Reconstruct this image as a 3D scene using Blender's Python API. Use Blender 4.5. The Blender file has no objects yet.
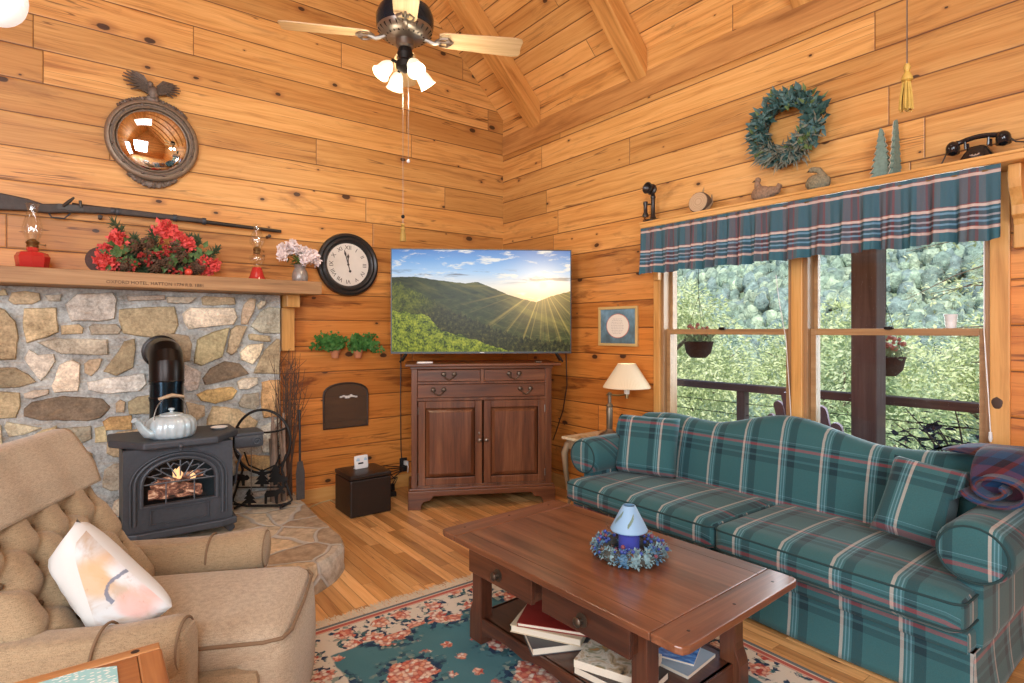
import bpy, bmesh, math, random
from mathutils import Vector, Matrix, Euler, noise as mnoise
scene = bpy.context.scene
COL = scene.collection
PI = math.pi
# ---------------------------------------------------------------- survey of the room
# corner of the two log walls = origin, left (gable) wall is the plane Y=0, window wall the plane X=0, room at X<0, Y<0
FPX = 570.0
TH = math.atan(758 / 570)
FW = (math.cos(TH), math.sin(TH)); RT = (math.sin(TH), -math.cos(TH))
CAM = (-3.295, -4.529, 1.35)
def at(x, y, X=None, Y=None, Z=None):
    u = (x - 512) / FPX
    d = (FW[0] + u * RT[0], FW[1] + u * RT[1], -(y - 331) / FPX)
    t = (X - CAM[0]) / d[0] if X is not None else (Y - CAM[1]) / d[1] if Y is not None else (Z - CAM[2]) / d[2]
    return Vector((CAM[0] + t * d[0], CAM[1] + t * d[1], CAM[2] + t * d[2]))
# ---------------------------------------------------------------- mesh builder
class MB:
    ZMIN = None
    fix = None
    keep = False
    def __init__(s):
        s.v = []; s.f = []; s.t = []; s.m = []; s.M = Matrix.Identity(4); s.tint = (1, 1, 1); s.mi = 0
    def add(s, vs, fs):
        b = len(s.v)
        for v in vs: s.v.append(s.M @ Vector(v))
        for f in fs:
            s.f.append([b + i for i in f]); s.t.append(s.tint); s.m.append(s.mi)
        return s
    def box(s, lo, hi):
        (a, b, c), (d, e, f) = lo, hi
        return s.add([(a,b,c),(d,b,c),(d,e,c),(a,e,c),(a,b,f),(d,b,f),(d,e,f),(a,e,f)],
                     [(0,3,2,1),(4,5,6,7),(0,1,5,4),(1,2,6,5),(2,3,7,6),(3,0,4,7)])
    def obox(s, c, size, rot=(0, 0, 0)):
        R = Matrix.Translation(c) @ Euler(rot).to_matrix().to_4x4()
        h = [x / 2 for x in size]
        k = s.M; s.M = k @ R; s.box((-h[0], -h[1], -h[2]), h); s.M = k
        return s
    def prism(s, poly, z0, z1, top=None):
        n = len(poly); top = top or poly
        vs = [(x, y, z0) for x, y in poly] + [(x, y, z1) for x, y in top]
        fs = [tuple(range(n - 1, -1, -1)), tuple(range(n, 2 * n))] + [(i, (i + 1) % n, n + (i + 1) % n, n + i) for i in range(n)]
        return s.add(vs, fs)
    def lathe(s, prof, n=24, c=(0, 0, 0), lobes=0, amp=0):
        vs = []; fs = []
        for r, z in prof:
            for i in range(n):
                a = 2 * PI * i / n
                k = 1 + (amp * abs(math.sin(lobes * a / 2)) if lobes else 0)
                vs.append((c[0] + r * k * math.cos(a), c[1] + r * k * math.sin(a), c[2] + z))
        m = len(prof)
        for j in range(m - 1):
            for i in range(n):
                fs.append((j*n+i, j*n+(i+1)%n, (j+1)*n+(i+1)%n, (j+1)*n+i))
        if prof[0][0] > 1e-5: fs.append(tuple(range(n - 1, -1, -1)))
        if prof[-1][0] > 1e-5: fs.append(tuple((m-1)*n+i for i in range(n)))
        return s.add(vs, fs)
    def tube(s, pts, r, n=8, closed=False, flat=1.0):
        pts = [Vector(p) for p in pts]; m = len(pts)
        rs = r if isinstance(r, (list, tuple)) else [r] * m
        vs = []; fs = []
        t0 = (pts[1] - pts[0]).normalized()
        up = Vector((0, 0, 1)) if abs(t0.z) < .9 else Vector((1, 0, 0))
        nrm = t0.cross(up).normalized()
        for i, p in enumerate(pts):
            if closed: t = (pts[(i+1) % m] - pts[i-1]).normalized()
            else: t = (pts[min(i+1, m-1)] - pts[max(i-1, 0)]).normalized()
            nrm = (nrm - t * nrm.dot(t)).normalized(); bn = t.cross(nrm)
            for k in range(n):
                a = 2 * PI * k / n
                vs.append(p + (nrm * math.cos(a) + bn * math.sin(a) * flat) * rs[i])
        for i in range(m if closed else m - 1):
            for k in range(n):
                j = (i + 1) % m
                fs.append((i*n+k, i*n+(k+1)%n, j*n+(k+1)%n, j*n+k))
        if not closed:
            fs.append(tuple(range(n - 1, -1, -1))); fs.append(tuple((m-1)*n+k for k in range(n)))
        return s.add(vs, fs)
    def sph(s, c, r, nu=12, nv=8, rough=0, seed=0, rot=None):
        r = (r, r, r) if isinstance(r, (int, float)) else r
        vs = [(0, 0, -1)]; fs = []
        for j in range(1, nv):
            b = PI * j / nv - PI / 2
            for i in range(nu):
                a = 2 * PI * i / nu
                vs.append((math.cos(b)*math.cos(a), math.cos(b)*math.sin(a), math.sin(b)))
        vs.append((0, 0, 1))
        o = []
        for v in vs:
            v = Vector(v)
            k = 1 + (rough * mnoise.noise(v * 2.2 + Vector((seed, seed * 1.7, 0))) if rough else 0)
            w = Vector((v.x*r[0]*k, v.y*r[1]*k, v.z*r[2]*k))
            if rot: w = rot @ w
            o.append(Vector(c) + w)
        for i in range(nu):
            fs.append((0, 1+(i+1)%nu, 1+i))
            for j in range(nv-2):
                fs.append((1+j*nu+i, 1+j*nu+(i+1)%nu, 1+(j+1)*nu+(i+1)%nu, 1+(j+1)*nu+i))
            fs.append((1+(nv-2)*nu+i, 1+(nv-2)*nu+(i+1)%nu, len(vs)-1))
        return s.add(o, fs)
    def surf(s, fn, nu, nv, cu=False, cv=False, cap=False):
        mu = nu if cu else nu + 1; mv = nv if cv else nv + 1
        vs = [fn(i / nu, j / nv) for j in range(mv) for i in range(mu)]
        fs = [(j*mu+i, j*mu+(i+1)%mu, ((j+1)%mv)*mu+(i+1)%mu, ((j+1)%mv)*mu+i) for j in range(nv) for i in range(nu)]
        if cap:
            if cu: fs.append(tuple(range(mu-1, -1, -1))); fs.append(tuple((mv-1)*mu+i for i in range(mu)))
            if cv: fs.append(tuple(j*mu for j in range(mv))); fs.append(tuple(j*mu+mu-1 for j in range(mv-1, -1, -1)))
        return s.add(vs, fs)
    def rbox(s, lo, hi, r, n=8, crown=(0, 0, 0), fn=None):
        lo = Vector(lo); hi = Vector(hi); c = (lo + hi) / 2; h = (hi - lo) / 2
        def mp(p):
            q = Vector(); 
            inner = Vector([max(h[i] - r, 0) for i in range(3)])
            b = Vector([p[i] * h[i] for i in range(3)])
            cl = Vector([max(-inner[i], min(inner[i], b[i])) for i in range(3)])
            d = b - cl
            if d.length > 1e-9: 
                m = max(abs(d[i]) for i in range(3)); d = d.normalized() * m
            q = cl + d
            for i in range(3):
                o = [k for k in range(3) if k != i]
                q[i] += crown[i] * (1 - p[o[0]]**2) * (1 - p[o[1]]**2) * p[i]
            q = c + q
            return fn(q) if fn else q
        e = [-1 + 2 * i / n for i in range(n + 1)]
        k = min(r / max(h), .9)
        for ax in range(3):
            for sg in (-1, 1):
                vs = []
                for j in e:
                    for i in e:
                        # cluster rows near the rounded edges
                        a = math.copysign(abs(i) ** .7, i); b = math.copysign(abs(j) ** .7, j)
                        p = [0, 0, 0]; p[ax] = sg; p[(ax+1) % 3] = a * sg; p[(ax+2) % 3] = b
                        vs.append(mp(p))
                m = n + 1
                s.add(vs, [(j*m+i, j*m+i+1, (j+1)*m+i+1, (j+1)*m+i) for j in range(n) for i in range(n)])
        return s
    def leaf(s, p, d, up, L, W, fold=.15):
        p = Vector(p); d = Vector(d).normalized(); up = Vector(up)
        sd = d.cross(up)
        if sd.length < 1e-3: sd = d.cross(Vector((1, .3, .2)))
        sd.normalize(); nn = sd.cross(d)
        return s.add([p, p + d*L*.45 + sd*W/2 + nn*fold*W, p + d*L, p + d*L*.45 - sd*W/2 + nn*fold*W], [(0, 1, 2), (0, 2, 3)])
    def build(s, name, mat, parent=None, world=True, smooth=40, bevel=0, seg=2, sub=0, kind=None, weld=0, solid=0):
        me = bpy.data.meshes.new(name)
        vs = s.v
        if s.fix:
            W_ = Matrix.Identity(4) if (world or parent is None) else wmat(parent); I_ = W_.inverted(); vs = [I_ @ s.fix(W_ @ v) for v in vs]
        if MB.ZMIN is not None: vs = [Vector((v.x, v.y, max(v.z, MB.ZMIN if world else 0.0008))) for v in vs]
        if parent is not None and world:
            inv = wmat(parent).inverted(); vs = [inv @ v for v in vs]
        me.from_pydata([tuple(v) for v in vs], [], s.f)
        for m in (mat if isinstance(mat, (list, tuple)) else [mat]): me.materials.append(m)
        me.polygons.foreach_set('material_index', s.m)
        if any(t != (1, 1, 1) for t in s.t):
            at_ = me.attributes.new('tint', 'FLOAT_COLOR', 'FACE')
            at_.data.foreach_set('color', [c for t in s.t for c in (t[0], t[1], t[2], 1.0)])
        if s.keep:
            pa = me.attributes.new('pc', 'FLOAT_VECTOR', 'POINT'); pa.data.foreach_set('vector', [c for v in s.v for c in v])
        bm = bmesh.new(); bm.from_mesh(me)
        if weld: bmesh.ops.remove_doubles(bm, verts=bm.verts, dist=weld)
        if not getattr(s, 'noflip', False): bmesh.ops.recalc_face_normals(bm, faces=bm.faces)
        bm.to_mesh(me); bm.free()
        me.validate()
        if smooth:
            me.polygons.foreach_set('use_smooth', [True] * len(me.polygons))
            if smooth < 180: me.set_sharp_from_angle(angle=math.radians(smooth))
        o = bpy.data.objects.new(name, me); COL.objects.link(o)
        if parent is not None: o.parent = parent
        if bevel:
            b = o.modifiers.new('b', 'BEVEL'); b.width = bevel; b.segments = seg; b.limit_method = 'ANGLE'; b.angle_limit = math.radians(35)
            b.harden_normals = False
        if solid:
            b = o.modifiers.new('s', 'SOLIDIFY'); b.thickness = solid; b.offset = 0
        if sub:
            b = o.modifiers.new('u', 'SUBSURF'); b.levels = sub; b.render_levels = sub
        if kind: o['kind'] = kind
        return o
def wmat(o):
    m = o.matrix_basis.copy(); p = o.parent
    while p is not None: m = p.matrix_basis @ m; p = p.parent
    return m
def thing(name, label, cat, loc=(0, 0, 0), rotz=0, group=None, rot=None):
    o = bpy.data.objects.new(name, None); COL.objects.link(o)
    o.location = loc; o.rotation_euler = rot if rot else (0, 0, rotz); o.empty_display_size = .05
    return tag(o, label, cat, group)
def tag(o, label, cat, group=None, kind=None):
    o['label'] = label; o['category'] = cat
    if group: o['group'] = group
    if kind: o['kind'] = kind
    return o
def dup(root, loc, rotz=0, label=None, group=None, scale=None):
    r = root.copy(); COL.objects.link(r); r.location = loc; r.rotation_euler = (0, 0, rotz)
    if scale: r.scale = scale
    if label: r['label'] = label
    if group: r['group'] = group
    for ch in list(root.children):
        c = ch.copy(); COL.objects.link(c); c.parent = r
        for g in list(ch.children):
            d = g.copy(); COL.objects.link(d); d.parent = c
    return r
def frame(o, x, z):
    """matrix with local x along x, local z along z, at o"""
    x = Vector(x).normalized(); z = Vector(z).normalized(); y = z.cross(x).normalized(); x = y.cross(z)
    m = Matrix((x, y, z)).transposed().to_4x4(); m.translation = Vector(o); return m
def text_mesh(mb, body, size, M, ext=.0006, align='CENTER'):
    cu = bpy.data.curves.new('lettering', 'FONT'); cu.body = body; cu.size = size; cu.extrude = ext; cu.align_x = align; cu.align_y = 'CENTER'; cu.resolution_u = 2
    o = bpy.data.objects.new('lettering', cu); COL.objects.link(o)
    bpy.context.view_layer.update()
    me = bpy.data.meshes.new_from_object(o)
    k = mb.M; mb.M = k @ M
    mb.add([v.co.copy() for v in me.vertices], [tuple(p.vertices) for p in me.polygons]); mb.M = k
    bpy.data.objects.remove(o); bpy.data.curves.remove(cu); bpy.data.meshes.remove(me)
# ---------------------------------------------------------------- material graph helper
class G:
    def __init__(s, name):
        s.m = bpy.data.materials.new(name); s.m.use_nodes = True; s.nt = s.m.node_tree; s.nt.nodes.clear()
        s.out = s.nt.nodes.new('ShaderNodeOutputMaterial')
        s.b = s.nt.nodes.new('ShaderNodeBsdfPrincipled'); s.nt.links.new(s.b.outputs[0], s.out.inputs[0])
    def n(s, ty, ins={}, **pr):
        n = s.nt.nodes.new('ShaderNode' + ty)
        for k, v in pr.items(): setattr(n, k, v)
        for k, v in ins.items(): s.set(n.inputs[k], v)
        return n
    def set(s, sock, v):
        if isinstance(v, bpy.types.NodeSocket): s.nt.links.new(v, sock)
        else:
            if sock.type == 'RGBA' and len(v) == 3: v = (*v, 1)
            sock.default_value = v
    def P(s, **k):
        for a, v in k.items(): s.set(s.b.inputs[a.replace('_', ' ')], v)
        return s.m
    def ma(s, op, a, b=0.0, c=None, clamp=False):
        n = s.n('Math', {0: a, 1: b}, operation=op, use_clamp=clamp)
        if c is not None: s.set(n.inputs[2], c)
        return n.outputs[0]
    def obj(s): return s.n('TexCoord').outputs['Object']
    def gen(s): return s.n('TexCoord').outputs['Generated']
    def sep(s, v):
        n = s.n('SeparateXYZ', {0: v}); return n.outputs[0], n.outputs[1], n.outputs[2]
    def comb(s, x=0., y=0., z=0.): return s.n('CombineXYZ', {0: x, 1: y, 2: z}).outputs[0]
    def scale(s, v, sc): return s.n('VectorMath', {0: v, 1: sc}, operation='MULTIPLY').outputs[0]
    def addv(s, v, sc): return s.n('VectorMath', {0: v, 1: sc}, operation='ADD').outputs[0]
    def noise(s, v, scale=5, detail=3, rough=.55, dist=0, col=False):
        n = s.n('TexNoise', {'Vector': v, 'Scale': scale, 'Detail': detail, 'Roughness': rough, 'Distortion': dist})
        return n.outputs['Color' if col else 'Fac']
    def vor(s, v, scale=5, feature='F1', rnd=1., out='Distance', dim='3D'):
        n = s.n('TexVoronoi', {'Vector': v, 'Scale': scale}, feature=feature, voronoi_dimensions=dim)
        if 'Randomness' in n.inputs: n.inputs['Randomness'].default_value = rnd
        return n.outputs[out] if out != 'both' else (n.outputs['Distance'], n.outputs['Color'])
    def white(s, v): 
        n = s.n('TexWhiteNoise', {'Vector': v}, noise_dimensions='3D'); return n.outputs['Value'], n.outputs['Color']
    def ramp(s, fac, stops, interp='LINEAR', alpha=False):
        n = s.n('ValToRGB', {0: fac}); r = n.color_ramp; r.interpolation = interp
        while len(r.elements) < len(stops): r.elements.new(.5)
        for e, (p, c) in zip(r.elements, stops): pass
        for i, (p, c) in enumerate(stops):
            r.elements[i].position = p
        for i, (p, c) in enumerate(stops):
            c = (c, c, c) if isinstance(c, (int, float)) else c
            r.elements[i].color = (*c, 1)
        return n.outputs[0]
    def mix(s, fac, a, b, mode='MIX'):
        n = s.n('Mix', data_type='RGBA', blend_type=mode)
        s.set(n.inputs[0], fac); s.set(n.inputs[6], a); s.set(n.inputs[7], b); return n.outputs[2]
    def smooth(s, v, a, b):  # 0 below a, 1 above b
        n = s.n('MapRange', {'Value': v, 'From Min': a, 'From Max': b}, interpolation_type='SMOOTHSTEP'); return n.outputs[0]
    def bump(s, h, strength=.3, dist=.01, normal=None):
        n = s.n('Bump', {'Height': h, 'Strength': strength, 'Distance': dist})
        if normal is not None: s.set(n.inputs['Normal'], normal)
        return n.outputs[0]
    def attr(s, name='tint'): return s.n('Attribute', attribute_name=name).outputs['Color']
def plain(name, col, rough=.5, metal=0, nz=0, nscale=40, bump=0, **k):
    g = G(name)
    c = col
    if nz or bump:
        f = g.noise(g.obj(), nscale, 3)
        if nz: c = g.mix(f, tuple(x * (1 - nz) for x in col), tuple(min(x * (1 + nz), 1) for x in col))
        if bump: g.P(Normal=g.bump(f, bump, .01))
    g.P(Base_Color=c, Roughness=rough, Metallic=metal, **k)
    return g.m
def wood(name, dark, mid, light, axis=0, cross=11, rough=.35, bump=.12, along=.8, spec=.5, coat=0):
    g = G(name); x = g.obj()
    sc = [cross] * 3; sc[axis] = along
    v = g.scale(x, tuple(sc))
    f = g.noise(v, 1.6, 5, .62, .6)
    sc2 = [cross * 9] * 3; sc2[axis] = along * 3
    f2 = g.noise(g.scale(x, tuple(sc2)), 1.5, 2)
    ff = g.ma('ADD', g.ma('MULTIPLY', f, .78), g.ma('MULTIPLY', f2, .22))
    c = g.ramp(ff, [(.3, dark), (.5, mid), (.7, light)])
    return g.P(Base_Color=c, Roughness=rough, Normal=g.bump(ff, bump, .004), Specular_IOR_Level=spec, Coat_Weight=coat, Coat_Roughness=.15)
def planks(name, ua, va, W, L, light, mid, dark, stain=.5, knots=1., rough=.38, vary=.5, groove=.004, gdark=.12, ubase=0., grain=1., lowdark=0):
    """boards: ua/va = index of the coordinate along / across the boards (or a function of the graph)"""
    g = G(name); xyz = g.sep(g.obj())
    u = ua(g, xyz) if callable(ua) else xyz[ua]; v = va(g, xyz) if callable(va) else xyz[va]
    vn = g.ma('DIVIDE', g.ma('ADD', v, ubase), W); row = g.ma('FLOOR', vn)
    rw, rc = g.white(g.comb(row, 3.7, 1.3))
    u2 = g.ma('ADD', u, g.ma('MULTIPLY', rw, 9.)); un = g.ma('DIVIDE', u2, L); cl = g.ma('FLOOR', un)
    idw, idc = g.white(g.comb(row, cl, .5)); r1, r2, r3 = g.sep(idc)
    def edge(t, size):
        fr = g.ma('FRACT', t); return g.ma('MULTIPLY', g.ma('MINIMUM', fr, g.ma('SUBTRACT', 1., fr)), size)
    e = g.ma('MINIMUM', edge(vn, W), g.ma('MULTIPLY', edge(un, L), 1.6))
    gr = g.ma('SUBTRACT', 1., g.smooth(e, groove * .35, groove))
    p = g.comb(g.ma('ADD', g.ma('MULTIPLY', u, 1.), g.ma('MULTIPLY', r1, 31.)), g.ma('ADD', v, g.ma('MULTIPLY', r2, 17.)), g.ma('MULTIPLY', r3, 9.))
    warp = g.noise(g.scale(p, (1.3, 4., 1)), 1.4, 2, .5)
    pg = g.addv(g.scale(p, (.5 * grain, 15. * grain, 1)), g.comb(0., g.ma('MULTIPLY', warp, 1.1), 0.))
    f = g.noise(pg, 2., 4, .6, .4)
    f2 = g.noise(g.scale(p, (5., 160., 1)), 1., 2)
    c = g.ramp(g.ma('ADD', g.ma('MULTIPLY', f, .72), g.ma('MULTIPLY', f2, .28)), [(.27, dark), (.45, mid), (.68, light)])
    # board to board tone
    tone = g.ma('ADD', 1. - vary * .5, g.ma('MULTIPLY', r3, vary))
    c = g.mix(1., c, g.comb(tone, g.ma('POWER', tone, 1.12), g.ma('POWER', tone, 1.3)), 'MULTIPLY')
    # streaky rough sawn stains
    if stain:
        sn = g.noise(g.addv(g.scale(p, (1.1, 7., 1)), (5.3, 2.2, 7.7)), 1.5, 5, .68, .8)
        sm = g.smooth(sn, .53, .70)
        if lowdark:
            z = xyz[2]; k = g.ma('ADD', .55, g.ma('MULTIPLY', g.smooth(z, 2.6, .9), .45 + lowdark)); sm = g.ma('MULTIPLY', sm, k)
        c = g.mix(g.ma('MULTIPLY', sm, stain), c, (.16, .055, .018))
    if stain:
        cn = g.noise(g.scale(p, (.35, 9., 1)), 1.3, 3, .5, .3); ck = g.ma('SUBTRACT', 1., g.smooth(g.ma('ABSOLUTE', g.ma('SUBTRACT', cn, .5)), .002, .009))
        msk = g.smooth(g.noise(g.scale(p, (.8, 3., 1)), 1.7, 2), .5, .58)
        c = g.mix(g.ma('MULTIPLY', g.ma('MULTIPLY', ck, msk), .75 * min(1, stain * 1.6)), c, (.1, .035, .012))
        c = g.mix(g.ma('MULTIPLY', g.smooth(g.noise(g.scale(p, (.5, 2.4, 1)), 1.1, 3), .42, .66), .42), c, g.mix(1., c, (.86, .66, .46), 'MULTIPLY'))
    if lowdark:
        c = g.mix(g.smooth(xyz[2], 2.5, 1.2), c, g.mix(1., c, (.97, .66, .40), 'MULTIPLY'))  # siding warmer and darker low down: part wood tone, part dimmer light painted in
    kd, kc = g.vor(g.comb(g.ma('MULTIPLY', g.ma('ADD', u, g.ma('MULTIPLY', r1, 5.)), 2.6), g.ma('MULTIPLY', g.ma('ADD', v, g.ma('MULTIPLY', r2, 3.)), 4.4), 0.), 1., out='both', dim='2D')
    k1, k2, k3 = g.sep(kc)
    keep = g.ma('GREATER_THAN', k1, 1 - .62 * knots)
    rad = g.ma('ADD', .022, g.ma('MULTIPLY', g.ma('POWER', k2, 1.7), .085))
    kd = g.ma('ADD', kd, g.ma('MULTIPLY', g.ma('SUBTRACT', g.noise(g.scale(p, (30., 30., 1)), 1., 2), .5), .035)); kn = g.ma('MULTIPLY', keep, g.ma('SUBTRACT', 1., g.smooth(g.ma('DIVIDE', kd, rad), .7, 1.)))
    halo = g.ma('MULTIPLY', keep, g.ma('SUBTRACT', 1., g.smooth(g.ma('DIVIDE', kd, rad), .9, 2.8)))
    c = g.mix(g.ma('MULTIPLY', halo, .45), c, (.3, .11, .035))
    c = g.mix(g.ma('MULTIPLY', kn, .92), c, (.035, .014, .008))
    c = g.mix(g.ma('MULTIPLY', gr, 1 - gdark), c, (.09, .03, .01))
    h = g.ma('SUBTRACT', g.ma('MULTIPLY', f, .25), g.ma('MULTIPLY', g.smooth(e, groove * 2.2, 0.), 1.))
    rg = g.ma('ADD', rough, g.ma('MULTIPLY', f, .15))
    return g.P(Base_Color=c, Roughness=rg, Normal=g.bump(h, .5, .006))
def plaid(name, uf, vf, Pu, Pv, su, sv, rough=.9, mixf=.5, bump=.25, sidex=False):
    g = G(name); xyz = g.sep(g.obj()); u = uf(g, xyz); v = vf(g, xyz)
    if sidex:
        ny = g.ma('ABSOLUTE', g.sep(g.n('TexCoord').outputs['Normal'])[1]); k = g.ma('GREATER_THAN', ny, .72); u = g.ma('ADD', g.ma('MULTIPLY', u, g.ma('SUBTRACT', 1., k)), g.ma('MULTIPLY', g.ma('ADD', xyz[0], .07), k)); v = g.ma('ADD', g.ma('MULTIPLY', v, g.ma('SUBTRACT', 1., k)), g.ma('MULTIPLY', xyz[2], k))
    a = g.ramp(g.ma('FRACT', g.ma('DIVIDE', u, Pu)), su, 'CONSTANT'); b = g.ramp(g.ma('FRACT', g.ma('DIVIDE', v, Pv)), sv, 'CONSTANT')
    c = g.mix(mixf, a, b)
    f = g.noise(g.obj(), 260, 2); c = g.mix(g.ma('MULTIPLY', f, .28), c, (.0, .0, .0)); 
    return g.P(Base_Color=c, Roughness=rough, Normal=g.bump(f, bump, .003), Sheen_Weight=.15, Specular_IOR_Level=.2)
# ================================================================ materials
LT, MD, DK = (.74, .43, .155), (.60, .31, .092), (.33, .13, .035)
M = {}
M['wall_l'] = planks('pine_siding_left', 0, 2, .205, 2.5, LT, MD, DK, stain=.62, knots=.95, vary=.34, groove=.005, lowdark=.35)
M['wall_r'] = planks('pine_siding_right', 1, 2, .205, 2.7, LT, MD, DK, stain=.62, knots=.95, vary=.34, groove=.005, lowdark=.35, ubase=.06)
M['ceil'] = planks('pine_ceiling', 1, lambda g, x: g.ma('MULTIPLY', x[2], 1.414), .15, 3.2, (.84, .50, .19), (.72, .38, .12), (.46, .2, .06), stain=.3, knots=.55, vary=.4, groove=.005)
M['floor'] = planks('oak_floor', 1, 0, .064, .7, (.76, .46, .2), (.62, .33, .115), (.34, .145, .045), stain=.3, knots=.1, vary=.72, groove=.0016, rough=.3, gdark=.45)
def beam_wood(n, ax): return wood(n, (.34, .14, .035), (.58, .27, .075), (.72, .39, .13), ax, 8, .42, .1)
M['beam'] = beam_wood('pine_beam', 0)
M['pine_x'] = wood('pine_x', (.45, .2, .05), (.66, .34, .1), (.76, .44, .16), 0, 9, .4, .08)
M['pine_y'] = wood('pine_y', (.45, .2, .05), (.68, .36, .11), (.78, .46, .17), 1, 9, .38, .08)
M['pine_z'] = wood('pine_z', (.45, .2, .05), (.66, .34, .1), (.76, .44, .16), 2, 9, .4, .08)
M['sash_z'] = wood('sash_z', (.24, .125, .055), (.36, .2, .09), (.45, .27, .13), 2, 9, .4, .05)
M['sash_y'] = wood('sash_y', (.26, .135, .06), (.39, .22, .095), (.48, .29, .14), 1, 9, .4, .05)
M['mantel'] = wood('rough_mantel', (.19, .1, .045), (.36, .2, .09), (.5, .31, .15), 0, 10, .6, .35)
def cherry(n, ax, cr=10): return wood(n, (.055, .018, .008), (.135, .046, .018), (.235, .092, .038), ax, cr, .33, .06, coat=.15)
for i, a in enumerate('xyz'): M['cherry_' + a] = cherry('cherry_' + a, i)
def dkwood(n, ax): return wood(n, (.032, .011, .007), (.085, .028, .014), (.15, .055, .026), ax, 9, .3, .07, coat=.3)
for i, a in enumerate('xyz'): M['dark_' + a] = dkwood('walnut_' + a, i)
M['tabletop'] = wood('tabletop', (.065, .022, .011), (.16, .057, .026), (.27, .108, .05), 1, 9, .3, .05, coat=.35)
M['tabletop_x'] = wood('tabletop_end', (.075, .025, .012), (.18, .065, .03), (.29, .118, .055), 0, 9, .3, .05, coat=.35)
M['iron'] = plain('cast_iron', (.06, .07, .085), .5, .3, .2, 60, .15)
M['black_iron'] = plain('black_iron', (.018, .016, .015), .5, .6)
M['black'] = plain('black_plastic', (.012, .012, .013), .4)
M['pipe'] = plain('stove_pipe', (.022, .018, .017), .32, .75)
M['pipe_blue'] = plain('stove_pipe_band', (.012, .026, .04), .2, .8)
M['brass'] = plain('aged_brass', (.35, .26, .13), .35, 1.)
M['pewter'] = plain('pewter', (.28, .25, .22), .35, .9)
M['white'] = plain('white_plastic', (.8, .8, .79), .4)
M['ceramic'] = plain('white_ceramic', (.85, .84, .8), .25)
def glass_mat(name, tint=(1, 1, 1), refl=.09, rough=.0):
    g = G(name); t = g.n('BsdfTransparent', {0: tint}); gl = g.n('BsdfGlossy', {0: (1, 1, 1), 1: rough})
    fr = g.n('LayerWeight', {0: .25}).outputs['Facing']
    fac = g.ma('ADD', refl * .5, g.ma('MULTIPLY', g.ma('POWER', fr, 3.), .6))
    mx = g.n('MixShader', {0: fac, 1: t.outputs[0], 2: gl.outputs[0]}); g.nt.links.new(mx.outputs[0], g.out.inputs[0]); return g.m
M['pane'] = glass_mat('window_glass', (.97, .985, .98), .03)
M['glass'] = glass_mat('clear_glass', (.93, .95, .95), .26)
# ================================================================ room shell
def struct(name, mb, mat, **k):
    o = mb.build(name, mat, **k); o['kind'] = 'structure'; return o
EAVE, PEAKX, XB, YB = 3.42, -3.4, -6.8, -8.2
PEAK = EAVE - PEAKX
m = MB(); m.box((XB - .2, YB - .2, -.12), (.2, .2, 0)); struct('floor', m, M['floor'], smooth=0)
def gable(y0, y1, name):
    m = MB(); m.M = Matrix(((1, 0, 0, 0), (0, 0, 1, 0), (0, 1, 0, 0), (0, 0, 0, 1)))
    m.prism([(XB - .2, 0), (.2, 0), (.2, EAVE - .15), (0.02, EAVE + .02), (PEAKX, PEAK + .04), (XB - .02, EAVE + .02), (XB - .2, EAVE - .15)], y0, y1)
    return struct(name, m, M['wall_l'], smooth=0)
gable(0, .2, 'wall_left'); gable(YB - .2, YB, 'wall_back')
# window wall with its opening
WY0, WY1, WZ0, WZ1 = -3.775, -1.915, .36, 2.12
m = MB()
m.box((0, YB, 0), (.16, WY0, EAVE)); m.box((0, WY1, 0), (.16, 0, EAVE))
m.box((0, WY0, 0), (.16, WY1, WZ0)); m.box((0, WY0, WZ1), (.16, WY1, EAVE))
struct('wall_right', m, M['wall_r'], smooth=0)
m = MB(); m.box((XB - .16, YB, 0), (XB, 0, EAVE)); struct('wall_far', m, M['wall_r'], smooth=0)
# wide rough plate plank high on the window wall
m = MB(); m.box((-.012, -7.5, 3.06), (0, -.004, 3.25)); struct('trim_1', m, wood('plate_plank', (.27, .11, .03), (.5, .24, .075), (.66, .36, .125), 1, 9, .5, .2), smooth=0, bevel=.004)
# ceiling slopes
for nm, xs in (('ceiling', 1), ('ceiling_rear', -1)):
    m = MB(); x0 = 0 if xs > 0 else XB
    a = [(x0 + .02 * xs, EAVE - .02), (PEAKX, PEAK), (PEAKX, PEAK + .2), (x0 + .35 * xs, EAVE - .15)]
    m.M = Matrix(((1, 0, 0, 0), (0, 0, 1, 0), (0, 1, 0, 0), (0, 0, 0, 1)))
    m.prism(a, YB - .2, .02); struct(nm, m, M['ceil'], smooth=0)
# rafters
def rafter(yc, first=True):
    m = MB(); m.M = Matrix(((1, 0, 0, 0), (0, 0, 1, 0), (0, 1, 0, 0), (0, 0, 0, 1)))
    d = .215
    m.prism([(-.003, EAVE - .003), (PEAKX, PEAK - .003), (PEAKX, PEAK - d), (-.003, EAVE - d)], yc - .075, yc + .075)
    o = m.build('ceiling_beam', M['rafter'], smooth=0, bevel=.006); o['kind'] = 'structure'; return o
g = G('rafter_wood'); x = g.obj()
xs = g.sep(x); al = g.ma('SUBTRACT', xs[0], xs[2]); ac = g.ma('ADD', xs[0], xs[2])
p = g.comb(g.ma('MULTIPLY', al, .55), g.ma('MULTIPLY', ac, 7.), g.ma('MULTIPLY', xs[1], 9.))
f = g.noise(p, 1.6, 5, .62, .6); c = g.ramp(f, [(.3, (.36, .15, .035)), (.5, (.62, .3, .085)), (.7, (.76, .42, .14))])
kd, kc = g.vor(g.comb(g.ma('MULTIPLY', al, 1.6), g.ma('MULTIPLY', ac, 3.4), g.ma('MULTIPLY', xs[1], 5.)), 1., out='both')
kn = g.ma('SUBTRACT', 1., g.smooth(kd, .07, .12)); c = g.mix(g.ma('MULTIPLY', kn, .9), c, (.05, .02, .01))
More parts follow.
